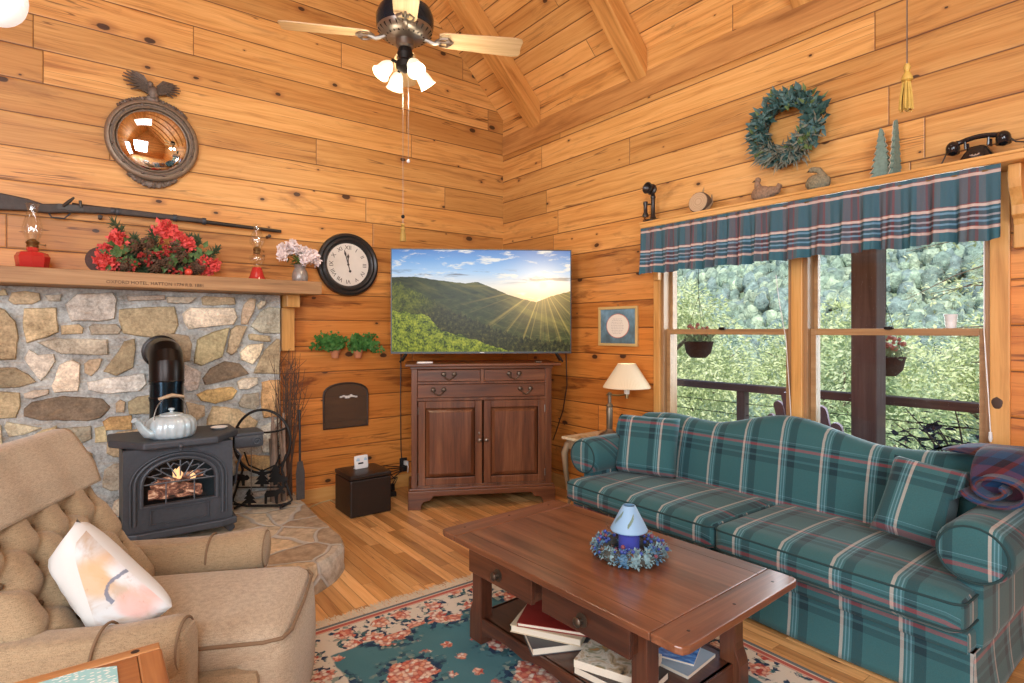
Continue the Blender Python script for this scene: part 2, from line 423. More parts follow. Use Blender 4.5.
M['rafter'] = g.P(Base_Color=c, Roughness=.42, Normal=g.bump(f, .1, .004))
for k in range(7): rafter(-.5 - 1.22 * k)
# ------------------------------------------------ windows
def bx(lo, hi): m = MB(); m.box(lo, hi); return m
XF = .0
def window(name, ya, yb):   # ya > yb
    lo, hi = min(ya, yb), max(ya, yb)
    m = MB(); j = .028
    m.box((-.004, lo, WZ0), (.15, lo + j, WZ1)); m.box((-.004, hi - j, WZ0), (.15, hi, WZ1))
    m.box((-.004, lo + j, WZ1 - j), (.15, hi - j, WZ1)); m.box((-.004, lo + j, WZ0), (.15, hi - j, WZ0 + j))
    w = m.build(name, M['sash_z'], smooth=0, bevel=.002); w['kind'] = 'structure'
    a, b = lo + j, hi - j; zm = 1.345
    def sash(x0, z0, z1, st, top, bot):
        s = MB(); x1 = x0 + .032
        s.box((x0, a, z0), (x1, a + st, z1)); s.box((x0, b - st, z0), (x1, b, z1))
        s.box((x0, a + st, z0), (x1, b - st, z0 + bot)); s.box((x0, a + st, z1 - top), (x1, b - st, z1))
        o = s.build('sash', M['sash_y'], w, smooth=0, bevel=.002)
        p = MB(); p.box((x0 + .013, a + st, z0 + bot), (x0 + .018, b - st, z1 - top)); p.build('pane', M['pane'], o, smooth=0)
        return o
    sash(.07, zm - .018, WZ1 - j, .022, .03, .036)
    l = sash(.03, WZ0 + j, zm + .018, .03, .036, .05)
    k = MB(); ym = (a + b) / 2; k.tube([(.02, ym - .02, zm + .022), (.02, ym + .02, zm + .022)], .008, 8); k.box((.012, ym - .012, zm + .012), (.045, ym + .012, zm + .022))
    k.build('sash_lock', M['black_iron'], l)
    return w
YM0 = at(788, 300, X=0).y; YM1 = at(808.5, 300, X=0).y
window('window_1', WY1, (YM0 + YM1) / 2 + .028); window('window_2', (YM0 + YM1) / 2 - .028, WY0)
ymc = (YM0 + YM1) / 2
def trim(n, lo, hi, mt): o = bx(lo, hi).build(n, mt, smooth=0, bevel=.004); o['kind'] = 'structure'; return o
yl = at(653.5, 300, X=-.02).y; yr = at(1010, 300, X=-.02).y
trim('trim_2', (-.022, WY1 - .008, .2), (-.001, yl, 2.06), M['pine_z'])
knm = MB(); knm.box((-.022, yr, .2), (-.001, WY0 + .008, 2.06)); o = knm.build('trim_3', M['pine_z'], smooth=0, bevel=.004); o['kind'] = 'structure'
kp = at(997, 403, X=-.0225); k = MB(); k.sph(kp, (.0012, .02, .026), 14, 8, .2, 2); ko = k.build('knot', plain('dark_knot', (.05, .022, .01), .5), o)
trim('trim_4', (-.02, ymc - .032, WZ0), (.14, ymc + .032, WZ1), M['pine_z'])
trim('trim_5', (-.05, WY0 - .02, WZ0 - .035), (.0, WY1 + .02, WZ0 + .002), M['pine_y'])
# skirting boards
trim('baseboard_left', (-2.0, -.02, 0), (-.03, -.001, .11), M['pine_x'])
trim('baseboard_right', (-.02, -1.85, 0), (-.001, -.03, .11), M['pine_y'])
# ================================================================ outdoors
def leafmat(name, a, b, c, tr=.4):
    g = G(name); f = g.noise(g.obj(), 2.2, 3); f2 = g.noise(g.obj(), 23., 2)
    col = g.ramp(g.ma('ADD', g.ma('MULTIPLY', f, .6), g.ma('MULTIPLY', f2, .4)), [(.32, a), (.5, b), (.66, c)])
    df = g.n('BsdfDiffuse', {0: col}); tl = g.n('BsdfTranslucent', {0: col}); mx = g.n('MixShader', {0: tr, 1: df.outputs[0], 2: tl.outputs[0]}); g.nt.links.new(mx.outputs[0], g.out.inputs[0]); return g.m
M['leaf_pale'] = leafmat('pale_leaves', (.36, .44, .2), (.62, .68, .40), (.88, .89, .68))
M['leaf_mid'] = leafmat('mid_leaves', (.24, .34, .17), (.46, .56, .34), (.72, .77, .56))
M['leaf_blue'] = leafmat('blue_green_leaves', (.22, .32, .25), (.40, .5, .42), (.62, .7, .6))
M['leaf_dark'] = leafmat('dark_purple_leaves', (.03, .03, .045), (.07, .06, .09), (.13, .13, .14))
M['bark'] = plain('bark', (.12, .09, .07), .8, 0, .4, 20, .5)
M['deck'] = wood('deck_wood', (.08, .045, .05), (.12, .07, .075), (.16, .1, .1), 1, 10, .6, .1)
M['deckpost'] = wood('deck_post', (.09, .05, .055), (.14, .085, .09), (.2, .13, .13), 2, 10, .65, .2)
m = MB(); m.box((.22, -7, -.28), (2.55, .6, -.2)); struct('deck_floor', m, M['deck'], smooth=0)
# far wooded hillside
def hz(x, y):
    k = max(0, min(1, (x - 22) / 100)); k = k * k * (3 - 2 * k)
    z = -7 + 66 * k + 5 * math.sin(y * .045 + 1.) * k + .09 * (y - 25) * k
    n = mnoise.noise(Vector((x * .16, y * .16, 0))) * .9 + mnoise.noise(Vector((x * .42, y * .42, 3))) * .8
    q = mnoise.noise(Vector((x * .33, y * .33, 7))); return z + n * (1.2 + 1.6 * k) + abs(q) * 2.6
m = MB()
m.surf(lambda a, b: ((lambda x, y: (x, y, hz(x, y)))(3.2 + 150 * a ** 1.25, -45 + 215 * b)), 130, 190)
g = G('forest_hillside'); x = g.obj()
px_, py_, pz_ = g.sep(x); hv = g.comb(py_, g.ma('MULTIPLY', pz_, 1.25), g.ma('MULTIPLY', px_, .25)); hw = g.addv(hv, g.scale(g.noise(hv, .8, 3, .6, 0, True), (1.6, 1.6, 0.)))
d1, c1 = g.vor(hw, .36, out='both'); f = g.noise(hv, 1.6, 5, .75)
s_ = g.ma('ADD', g.ma('SUBTRACT', .95, g.ma('MULTIPLY', d1, .75)), g.ma('MULTIPLY', g.ma('SUBTRACT', f, .5), 2.2))  # crown shading put into the colour: bright centres, dark gaps between
s_ = g.ma('ADD', g.ma('MULTIPLY', s_, .8), g.ma('MULTIPLY', g.ma('SUBTRACT', g.sep(c1)[0], .4), .45)); c = g.ramp(s_, [(.1, (.10, .16, .13)), (.42, (.2, .28, .19)), (.72, (.34, .42, .27)), (1., (.5, .56, .38))])
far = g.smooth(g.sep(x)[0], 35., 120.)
c = g.mix(g.ma('MULTIPLY', far, .42), c, (.30, .36, .40))  # distance haze mixed into the hill colour
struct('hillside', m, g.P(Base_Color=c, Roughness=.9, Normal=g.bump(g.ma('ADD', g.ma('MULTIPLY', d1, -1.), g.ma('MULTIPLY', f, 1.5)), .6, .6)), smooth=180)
# countless hazy tree crowns on the far slope
r = random.Random(12); m = MB(); n_ = 0
while n_ < 17000:
    x = 36 + 90 * r.random(); y = CAM[1] + (x - CAM[0]) * r.uniform(.18, .85)
    R_ = r.uniform(.32, .85) * (.6 + x / 150); z = hz(x, y) + R_ * r.uniform(.1, .9)
    k = r.random(); b = r.uniform(.8, 1.2); c = [(.15, .22, .14), (.24, .32, .2), (.38, .45, .28), (.17, .24, .21)][int(k * 4)]
    fh = min(1, max(0, (x - 40) / 90)) * .45 + .25; m.tint = tuple((q * b) * (1 - fh) + h_ * fh for q, h_ in zip(c, (.36, .44, .52)))  # bluish distance haze blended into each crown's tint
    m.sph((x, y, z), (R_, R_, R_ * 1.3), 6, 4, .5, n_ * .37); n_ += 1
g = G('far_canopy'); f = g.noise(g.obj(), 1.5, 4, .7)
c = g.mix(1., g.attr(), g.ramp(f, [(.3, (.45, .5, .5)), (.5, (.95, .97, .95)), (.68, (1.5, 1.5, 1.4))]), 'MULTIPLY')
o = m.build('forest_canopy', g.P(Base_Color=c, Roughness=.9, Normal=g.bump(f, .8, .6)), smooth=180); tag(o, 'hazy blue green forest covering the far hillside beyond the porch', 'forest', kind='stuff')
# trees between the deck and the hill
RND = random.Random(5)
def crown_mesh(seed, R, H, n, L, nclump=26):
    r = random.Random(seed); m = MB(); cl = []
    for i in range(nclump):
        a = r.random() * 6.28; q = r.random() ** .5; z = r.uniform(-1, 1)
        w = math.sqrt(max(.05, 1 - z * z * .8))
        cl.append((Vector((math.cos(a) * q * R * w * .8, math.sin(a) * q * R * w * .8, H * .5 * z)), R * r.uniform(.25, .42)))
    for i in range(n):
        c, rr = r.choice(cl)
        d = Vector((r.gauss(0, 1), r.gauss(0, 1), r.gauss(0, 1))).normalized()
        p = c + d * rr * r.uniform(.7, 1.08)
        dr = (d + Vector((r.uniform(-1, 1), r.uniform(-1, 1), r.uniform(-1, .3)))).normalized()
        m.leaf(p, dr, d, L * r.uniform(.7, 1.4), L * r.uniform(.35, .6))
    return m
def tree(label, loc, crown, R, H, mat, group=None):
    t = thing('leafy_tree', label, 'tree', loc, 0, group)
    crown.noflip = True
    crown.build('foliage', mat, t, world=False, smooth=0)
    m = MB(); m.tube([(0, 0, -8), (.05, 0, -H * .5), (.02, .05, 0), (0, 0, H * .35)], [.2, .15, .1, .03], 8)
    r = random.Random(int(loc[1] * 100) & 255)
    for k in range(6):
        a = r.random() * 6.28; z = r.uniform(-H * .4, H * .2)
        m.tube([(0, 0, z), (math.cos(a) * R * .4, math.sin(a) * R * .4, z + R * .3), (math.cos(a) * R * .75, math.sin(a) * R * .75, z + R * .45)], [.06, .04, .015], 6)
    m.build('trunk', M['bark'], t, world=False)
    return t
G_ = 'trees beyond the deck'
ta = tree('pale green bushy tree just beyond the deck rail, tallest at the left window edge', (8.2, 4.5, .0), crown_mesh(1, 1.75, 4.4, 9500, .115), 1.75, 4.4, M['leaf_pale'], G_)
tb = tree('mid green tree just beyond the deck rail behind the porch post', (8.4, .4, -.9), crown_mesh(2, 1.75, 4.2, 9500, .115), 1.75, 4.2, M['leaf_mid'], G_)
tc = tree('yellow green tree in the second row seen through the left window', (13.2, 7.4, -.9), crown_mesh(3, 2.2, 4.6, 9500, .15), 2.2, 4.6, M['leaf_pale'], G_)
td = tree('blue green tall tree far back at the left window edge', (28, 18, -1.6), crown_mesh(4, 3.4, 7.0, 9500, .24), 3.4, 7.0, M['leaf_blue'], G_)
dup(tb, (8.0, -3.6, -.7), 1.2, 'mid green tree just beyond the deck rail at the right window edge', G_)
dup(tc, (13.4, 2.2, -.8), .7, 'yellow green tree in the second row seen left of the porch post', G_)
dup(tb, (13.0, -2.4, -.5), 2.2, 'mid green tree in the second row behind the foam cup', G_)
dup(tc, (19.5, 12.2, -.3), 2.6, 'yellow green tree in the third row at the left window edge', G_)
dup(tc, (19.5, 6.4, -1.), 3.6, 'yellow green tree in the third row beside the window mullion', G_)
dup(tc, (19.5, .9, -1.), 4.6, 'yellow green tree in the third row right of the porch post', G_)
dup(td, (28, 10, -2.2), 2.0, 'blue green tall tree far back behind the porch post', G_)
dup(td, (28, 2.2, -2.0), 3.0, 'blue green tall tree far back at the right window edge', G_)
# close branch hanging into the top right pane
t = thing('tree_branch', 'slender leafy branches reaching into the top right window pane', 'branch', (4.6, -2.6, 1.6))
m = MB(); lf = MB(); lf.noflip = True; r = random.Random(8)
base = Vector((5.0, -3.0, 3.4))
m.tube([(5.2, -3.3, -3.5), (5.15, -3.25, 0), (5.05, -3.1, 2.0), base], [.07, .06, .045, .03], 8)
for k in range(15):
    o = Vector((5.1, -3.18, r.uniform(1.0, 3.4))); dr = Vector((r.uniform(-.5, .5), r.uniform(.5, 1.), r.uniform(-.25, .35))).normalized(); L = r.uniform(.7, 1.5)
    pts = [o + dr * L * s + Vector((0, 0, -.18 * s * s * L)) + Vector((r.uniform(-.03, .03), 0, r.uniform(-.03, .03))) for s in (0, .33, .66, 1)]
    m.tube(pts, [.014, .01, .007, .003], 5)
    for q in range(85):
        s = r.uniform(.15, 1); p = o + dr * L * s + Vector((r.gauss(0, .11), r.gauss(0, .11), -.18 * s * s * L + r.gauss(0, .08)))
        lf.leaf(p, (r.uniform(-1, 1), r.uniform(-1, 1), r.uniform(-.8, .5)), (r.uniform(-.4, .4), r.uniform(-.4, .4), 1), r.uniform(.05, .1), r.uniform(.025, .045))
m.build('twigs', M['bark'], t); lf.build('foliage', M['leaf_pale'], t, smooth=0)
# dark leaved shrub against the rail
t = thing('deck_shrub', 'dark leaved shrub outside the deck rail at the lower right pane', 'shrub', (3.0, -2.9, -.2))
m = MB(); lf = MB(); lf.noflip = True; r = random.Random(3)
for k in range(9):
    o = Vector((3.0, -2.95, -.3)); e = Vector((2.85 + r.uniform(-.3, .3), -2.75 + r.uniform(-.5, .55), r.uniform(.3, .75)))
    pts = [o.lerp(e, s) + Vector((0, 0, .12 * math.sin(s * 3.1))) for s in (0, .35, .7, 1)]
    m.tube(pts, [.014, .01, .007, .004], 5)
    for q in range(12):
        s = r.uniform(.55, 1.0); p = o.lerp(e, s) + Vector((r.gauss(0, .05), r.gauss(0, .06), .1 * math.sin(s * 3.1) + r.gauss(0, .04)))
        lf.leaf(p, (r.uniform(-1, 1), r.uniform(-1, 1), r.uniform(-.3, .5)), (r.uniform(-.4, .4), -.3, 1), r.uniform(.08, .14), r.uniform(.04, .07))
m.build('twigs', M['bark'], t); lf.build('foliage', M['leaf_dark'], t, smooth=0)
# deck railing
t = thing('deck_railing', 'dark brown deck railing with a flat top rail and thin cables', 'railing', (2.4, -3, -.2))
m = MB(); m.box((2.34, -6.8, .70), (2.48, .5, .775)); m.build('top_rail', M['deck'], t, smooth=0, bevel=.006)
yp = at(743, 400, X=2.42).y
for y in (yp + 2.4, yp, yp - 2.7): m = MB(); m.box((2.37, y - .045, -.2), (2.46, y + .045, .70)); m.build('rail_post', M['deckpost'], t, smooth=0)
for k in range(6): m = MB(); z = -.06 + k * .125; m.tube([(2.415, -6.8, z), (2.415, .5, z)], .004, 6); m.build('rail_cable', M['black_iron'], t)
# big porch post
a = at(850.5, 350, X=1.98).y; b = at(876.5, 350, X=1.98).y
m = MB(); m.box((1.98, b, -.2), (1.98 + a - b, a, 2.85)); o = m.build('porch_post', M['deckpost'], smooth=0, bevel=.012); tag(o, 'thick dark square porch post standing on the deck outside the right window', 'post')
# deck roof so that the porch stays in shade
m = MB(); m.M = Matrix(((1, 0, 0, 0), (0, 0, 1, 0), (0, 1, 0, 0), (0, 0, 0, 1)))
m.prism([(.2, 3.3), (2.75, 2.86), (2.75, 3.0), (.2, 3.5)], -7, .6); struct('roof_porch', m, M['deck'], smooth=0)
# hanging baskets
M['salmon'] = plain('salmon_petals', (.8, .33, .28), .7)
def basket(x, y, z, label, seed):
    t = thing('hanging_basket', label, 'hanging basket', (x, y, z), 0, 'hanging flower baskets on the porch')
    m = MB(); m.lathe([(.0, -.16), (.08, -.155), (.13, -.1), (.15, 0), (.158, .012), (.15, .02), (.14, .01), (0, .0)], 20); m.build('basket_bowl', plain('coco_basket', (.09, .045, .04), .9, 0, .4, 60, .5), t, world=False)
    r = random.Random(seed); lf = MB(); lf.noflip = True; 
    for k in range(130):
        a = r.random() * 6.28; q = r.random() ** .5 * .15
        lf.leaf((q * math.cos(a), q * math.sin(a), r.uniform(0, .1)), (math.cos(a) * .6 + r.uniform(-.4, .4), math.sin(a) * .6 + r.uniform(-.4, .4), r.uniform(-.2, 1)), (0, 0, 1), r.uniform(.05, .09), .035)
    for k in range(26):
        a = r.random() * 6.28; q = r.random() ** .5 * .14; fl = MB(); fl.sph((q * math.cos(a), q * math.sin(a), r.uniform(.08, .2)), r.uniform(.014, .026), 7, 5, .4, k); fl.build('flower', M['salmon'], t, world=False)
    lf.build('basket_leaves', M['leaf_mid'], t, world=False, smooth=0)
    w = MB()
    for k in range(3):
        a = 2.1 * k + .3; w.tube([(.15 * math.cos(a), .15 * math.sin(a), .01), (0, 0, .5)], .0025, 5)
    w.tube([(0, 0, .5), (0, 0, 2.86 - z)], .0025, 5); w.build('hanger', M['black_iron'], t, world=False)
p = at(698.5, 331, X=2.0); basket(2.0, p.y, at(698, 346, X=2.0).z + .03, 'coco hanging basket with pink flowers outside the left window', 1)
p = at(884, 331, X=2.12); basket(2.56, at(886, 360, X=2.56).y, at(886, 362, X=2.56).z + .03, 'hanging basket of salmon flowers just behind the dark porch post', 2)
# adirondack chairs
def adirondack(loc, rz, label):
    t = thing('adirondack_chair', label, 'chair', loc, rz); P_ = M['adir']
    hs = [.62, .74, .82, .85, .82, .74, .62]
    for i, h in enumerate(hs):
        m = MB(); y = (i - 3) * .085; w = .039
        m.M = Matrix.Translation((-.2, 0, .28)) @ Euler((0, -.35, 0)).to_matrix().to_4x4()
        k = .012 * (abs(i - 3))
        m.box((-.01, y * 1.0 - w, 0), (.01, y * 1.0 + w, h - .04)); m.M = m.M @ Matrix.Translation((0, y, h - .04)) @ Matrix(((0, 0, 1, 0), (1, 0, 0, 0), (0, 1, 0, 0), (0, 0, 0, 1)))
        m.prism([(w * math.cos(a_ * PI / 8), .04 * math.sin(a_ * PI / 8)) for a_ in range(9)], -.01, .01)
        m.build('back_slat', P_, t, world=False, smooth=0)
    m = MB()
    for k in range(6): m.obox((-.15 + k * .1, 0, .29 + k * .022), (.09, .56, .02), (0, -.2, 0))
    m.build('seat', P_, t, world=False, smooth=0)
    for s in (-1, 1):
        m = MB(); m.box((-.35, s * .33 - .07, .56), (.4, s * .33 + .07, .582)); m.build('armrest', P_, t, world=False, smooth=0, bevel=.008)
        m = MB(); m.box((.3, s * .3 - .02, 0), (.39, s * .3 + .02, .56)); m.build('leg', P_, t, world=False, smooth=0)
        m = MB(); m.box((-.42, s * .3 - .02, 0), (-.34, s * .3 + .02, .56)); m.build('leg', P_, t, world=False, smooth=0)
M['adir'] = plain('purple_paint', (.13, .085, .12), .6, 0, .2, 30)
pa = at(783, 420, X=1.35); pb = at(822, 420, X=.95)
pa = at(822, 400, X=1.2); adirondack((1.4, pa.y, -.16), -.12, 'purple brown adirondack chair on the deck behind the window mullion')

# ================================================================ camera, light
cam = bpy.data.cameras.new('camera'); co = bpy.data.objects.new('camera', cam); COL.objects.link(co)
cam.sensor_width = 36; cam.lens = 36 * FPX / 1024; cam.shift_y = -10.5 / 1024; cam.clip_start = .05; cam.clip_end = 500
co.location = CAM; co.rotation_euler = (PI / 2, 0, math.atan2(FW[1], FW[0]) - PI / 2); scene.camera = co
w = bpy.data.worlds.new('world'); scene.world = w; w.use_nodes = True; nt = w.node_tree
bg = nt.nodes['Background']; sky = nt.nodes.new('ShaderNodeTexSky'); sky.sky_type = 'NISHITA'; sky.sun_disc = False; sky.sun_elevation = .9; sky.sun_rotation = 2.5
nt.links.new(sky.outputs[0], bg.inputs[0]); bg.inputs[1].default_value = .26
def lamp(name, ty, loc, e, col=(1, 1, 1), size=1., rot=(0, 0, 0), sy=None):
    l = bpy.data.lights.new(name, ty); l.energy = e; l.color = col
    if ty == 'AREA':
        l.size = size
        if sy: l.shape = 'RECTANGLE'; l.size_y = sy
    elif ty != 'SUN': l.shadow_soft_size = size
    else: l.angle = size
    o = bpy.data.objects.new(name, l); COL.objects.link(o); o.location = loc; o.rotation_euler = rot; return o
s = lamp('sun', 'SUN', (-10, 5, 30), 6.2, (1, .94, .80), .02); s.rotation_euler = Vector((.62, .25, -.72)).to_track_quat('-Z', 'Y').to_euler()
# unseen fill lights added rear, mid, side; the last adds daylight at the window
lamp('fill_light_rear', 'AREA', (-4.6, -6.6, 2.5), 225, (.9, .955, 1), 2.4, (1.15, 0, -.35))
lamp('fill_light_mid', 'AREA', (-3.6, -3.0, 5.3), 16, (1, .95, .88), 1.6, (0, 0, 0))
lamp('fill_light_side', 'AREA', (-6.5, -4.5, 1.7), 150, (.86, .93, 1), 2.4, (0, -PI / 2, 0), 1.8)
lamp('window_daylight', 'AREA', (1.2, -2.85, 1.6), 78, (.84, .92, 1), 1.8, (0, PI / 2, 0), 1.5)
vs = scene.view_settings; vs.view_transform = 'Standard'; vs.look = 'None'; vs.exposure = 0.0; vs.gamma = 1.0
scene.cycles.max_bounces = 8; scene.cycles.diffuse_bounces = 4; scene.cycles.glossy_bounces = 4; scene.cycles.transparent_max_bounces = 12
scene.cycles.sample_clamp_indirect = 4; scene.cycles.caustics_reflective = False; scene.cycles.caustics_refractive = False
# ================================================================ stone fireplace
SY = -.13
ZA = lambda p: (p[0] / 3.793, 270 + p[1] / 3.793)
ZB = lambda p: (130 + p[0] / 4.019, 280 + p[1] / 4.019)
ZC = lambda p: (225 + p[0] / 4.878, 390 + p[1] / 4.878)
TAN, CRM, BRN, GRY, OCH, SPK, DRK = (.60, .48, .31), (.85, .75, .57), (.44, .345, .225), (.47, .42, .34), (.66, .44, .19), (.74, .70, .62), (.235, .185, .135)
STONES = [
(ZA,TAN,[(30,115),(45,85),(95,78),(150,88),(155,115),(120,130),(50,130)]),(ZA,TAN,[(90,145),(215,142),(222,235),(180,255),(100,278),(85,200)]),
(ZA,SPK,[(245,130),(290,90),(430,85),(445,110),(435,185),(380,195),(270,195)]),(ZA,BRN,[(-40,130),(20,150),(60,195),(70,260),(60,340),(-40,345)]),
(ZA,GRY,[(170,95),(235,92),(230,118),(185,118)]),(ZA,TAN,[(230,210),(300,205),(318,220),(312,242),(232,245)]),(ZA,GRY,[(335,215),(350,205),(440,205),(462,225),(450,243),(345,245)]),
(ZA,GRY,[(140,275),(215,258),(410,262),(414,320),(350,322),(230,318)]),(ZA,SPK,[(90,335),(110,300),(145,322),(205,318),(212,345),(180,395),(155,420),(120,380)]),
(ZA,CRM,[(195,440),(225,360),(275,338),(305,355),(302,430),(295,460),(205,465)]),(ZA,TAN,[(318,355),(340,340),(388,335),(375,370),(345,403),(320,390)]),
(ZA,BRN,[(390,385),(440,320),(470,270),(510,260),(515,300),(505,370),(440,402)]),(ZA,SPK,[(330,425),(400,410),(550,392),(558,430),(530,460),(400,470),(335,455)]),
(ZA,BRN,[(-20,370),(60,370),(110,395),(140,425),(70,445),(-20,450)]),(ZA,TAN,[(-30,460),(75,465),(78,520),(60,560),(-30,565)]),(ZA,GRY,[(90,470),(130,455),(185,452),(185,470),(120,488),(92,486)]),
(ZA,DRK,[(90,525),(120,500),(240,477),(390,488),(420,520),(385,560),(330,573),(150,570),(90,555)]),(ZA,BRN,[(438,505),(455,490),(475,500),(470,540),(440,540)]),(ZA,BRN,[(485,500),(520,480),(590,470),(588,545),(490,548)]),
(ZA,CRM,[(15,595),(25,575),(160,598),(90,625),(35,632)]),(ZA,OCH,[(388,575),(415,557),(500,550),(500,605),(400,608)]),(ZA,GRY,[(235,600),(345,590),(348,640),(300,660),(240,650)]),(ZA,TAN,[(358,600),(400,590),(410,650),(360,655)]),
(ZA,TAN,[(105,640),(160,606),(215,590),(215,640),(120,655)]),(ZA,TAN,[(-20,85),(20,72),(32,95),(-20,100)]),(ZA,GRY,[(480,100),(565,97),(625,97),(625,112),(485,118)]),(ZA,CRM,[(-30,580),(5,590),(10,660),(-30,670)]),
(ZB,BRN,[(-45,118),(60,108),(180,106),(195,180),(180,215),(100,235),(-30,215),(-46,160)]),(ZB,GRY,[(145,68),(270,68),(235,95),(150,92)]),(ZB,TAN,[(285,72),(300,65),(420,70),(425,98),(330,103),(290,100)]),
(ZB,CRM,[(210,135),(240,110),(420,112),(432,150),(415,180),(350,185),(235,198),(215,170)]),(ZB,TAN,[(445,155),(455,100),(480,72),(505,75),(495,130),(468,180),(445,178)]),(ZB,CRM,[(508,100),(525,82),(543,85),(540,100),(515,120)]),
(ZB,GRY,[(482,185),(520,130),(560,108),(602,112),(602,215),(520,212)]),(ZB,BRN,[(120,215),(135,205),(235,225),(250,260),(240,325),(215,330),(205,280),(160,245)]),(ZB,TAN,[(255,335),(268,240),(340,205),(400,190),(370,310),(330,325),(285,345)]),
(ZB,TAN,[(385,290),(403,200),(425,182),(470,185),(425,285),(405,303)]),(ZB,BRN,[(472,220),(490,215),(560,225),(565,248),(530,248),(478,240)]),(ZB,CRM,[(440,290),(470,262),(535,253),(520,300),(490,340),(445,320)]),
(ZB,BRN,[(495,375),(540,280),(590,235),(602,240),(602,380)]),(ZB,DRK,[(290,395),(320,355),(380,325),(440,335),(480,378),(380,405),(300,422)]),(ZB,OCH,[(265,460),(310,440),(410,428),(430,445),(410,478),(340,497),(285,485)]),
(ZB,CRM,[(428,410),(450,395),(510,390),(512,415),(470,440),(435,438)]),(ZB,GRY,[(435,495),(455,460),(515,452),(520,500),(500,522),(440,510)]),(ZB,OCH,[(528,410),(560,402),(602,400),(602,500),(590,550),(535,555),(525,500)]),
(ZB,SPK,[(220,340),(285,370),(270,440),(235,450),(215,420)]),(ZB,TAN,[(225,490),(300,505),(300,545),(250,575),(225,560)]),(ZB,TAN,[(308,560),(330,505),(435,518),(515,568),(500,600),(308,600)]),
(ZC,SPK,[(170,250),(175,180),(265,135),(268,300),(180,305)]),(ZC,OCH,[(50,350),(90,315),(265,320),(275,375),(240,390),(60,395)]),(ZC,GRY,[(50,430),(195,415),(190,470),(60,480)]),(ZC,CRM,[(205,410),(265,398),(262,450),(205,480)]),
(ZC,GRY,[(100,495),(190,490),(260,470),(262,520),(110,525)])]
t = thing('stone_fireplace', 'grey and tan fieldstone chimney breast behind the black stove, under the timber mantel', 'fireplace', (-3.4, 0, 0))
m = MB(); m.tint = (.44, .47, .47); m.box((-4.9, SY, 0.0), (-2.131, -.001, 1.612))
r = random.Random(4)
def stone(poly, tint, seed):
    cx = sum(p[0] for p in poly) / len(poly); cz = sum(p[1] for p in poly) / len(poly)
    pts = []
    n = len(poly)
    for i in range(n):
        a, b = poly[i], poly[(i + 1) % n]; L = math.hypot(a[0]-b[0], a[1]-b[1]); k = max(1, int(L / .035))
        for q in range(k):
            s = q / k; x = a[0] + (b[0]-a[0]) * s; z = a[1] + (b[1]-a[1]) * s
            w = .006 if q else .002
            nn = mnoise.noise(Vector((x * 23, z * 23, seed))); pts.append((x + nn * w, z + mnoise.noise(Vector((z * 21, x * 25, seed + 5))) * w))
    d = r.uniform(.018, .034); k = r.uniform(.8, 1.15); m.tint = tuple(min(1, c * k * r.uniform(.95, 1.05)) for c in tint)
    rings = []
    for sc, dd in ((1.0, 0), (.985, d * .55), (.94, d * .9), (.8, d * 1.0), (.45, d)):
        rings.append([(cx + (x - cx) * sc, SY - dd - .004 * mnoise.noise(Vector((x * 14, z * 14, seed + sc * 3))) * (dd > 0), cz + (z - cz) * sc) for x, z in pts])
    vs = [p for q in rings for p in q]; N = len(pts)
    fs = [(j*N+i, j*N+(i+1)%N, (j+1)*N+(i+1)%N, (j+1)*N+i) for j in range(len(rings)-1) for i in range(N)] + [tuple((len(rings)-1)*N+i for i in range(N))]
    m.add(vs, fs)
for i, (zf, tint, poly) in enumerate(STONES):
    pp = []
    for p in poly:
        x, y = zf(p); w = at(x, y, Y=SY); pp.append((min(w.x, -2.135), max(.156, min(w.z, 1.605))))
    stone(pp, tint, i * 3.1)
# low stones hidden from the front by stove and chair, and the far left end
for x0, x1, z0, z1, c in [(-3.18,-2.95,.55,.72,TAN),(-2.93,-2.7,.52,.7,BRN),(-2.68,-2.52,.5,.68,GRY),(-3.2,-2.9,.34,.52,GRY),(-2.87,-2.55,.33,.48,TAN),(-3.15,-2.8,.17,.31,CRM),(-2.77,-2.5,.17,.3,BRN),
      (-3.5,-3.24,.45,.62,BRN),(-3.55,-3.25,.2,.42,TAN),(-3.9,-3.6,.4,.68,GRY),(-3.95,-3.6,.18,.37,BRN),(-4.05,-3.72,.8,1.05,CRM),(-4.1,-3.73,1.1,1.4,GRY),(-4.4,-4.12,1.2,1.55,TAN),(-4.45,-4.15,.8,1.15,BRN),(-4.4,-4.1,.4,.75,TAN),(-4.8,-4.5,.9,1.4,GRY),(-4.8,-4.48,.3,.8,CRM)]:
    a = [(x0, z0 + .03), (x0 + .04, z0), (x1 - .03, z0 + .01), (x1, z0 + .04), (x1 - .01, z1 - .03), (x1 - .05, z1), (x0 + .06, z1 - .01), (x0 + .01, z1 - .04)]
    stone(a, c, x0 * 9)
g = G('fieldstone'); x = g.obj(); tn = g.attr()
f = g.noise(x, 9, 5, .7); f2 = g.noise(x, 60, 4, .75); f3 = g.noise(g.scale(x, (3, 3, 12)), 4, 3)
k = g.ramp(g.ma('ADD', g.ma('MULTIPLY', f, .55), g.ma('MULTIPLY', f2, .45)), [(.3, (.2, .17, .14)), (.42, (.66, .63, .6)), (.5, (.92, .9, .88)), (.64, (1.45, 1.45, 1.42))])
c = g.mix(1., tn, k, 'MULTIPLY'); c = g.mix(g.ma('MULTIPLY', g.smooth(f3, .5, .75), .3), c, (.5, .33, .17))
M['stone'] = g.P(Base_Color=c, Roughness=.82, Normal=g.bump(g.ma('ADD', g.ma('MULTIPLY', f, .6), g.ma('MULTIPLY', f2, .4)), .9, .012))
m.build('stone_facing', M['stone'], t, smooth=35)
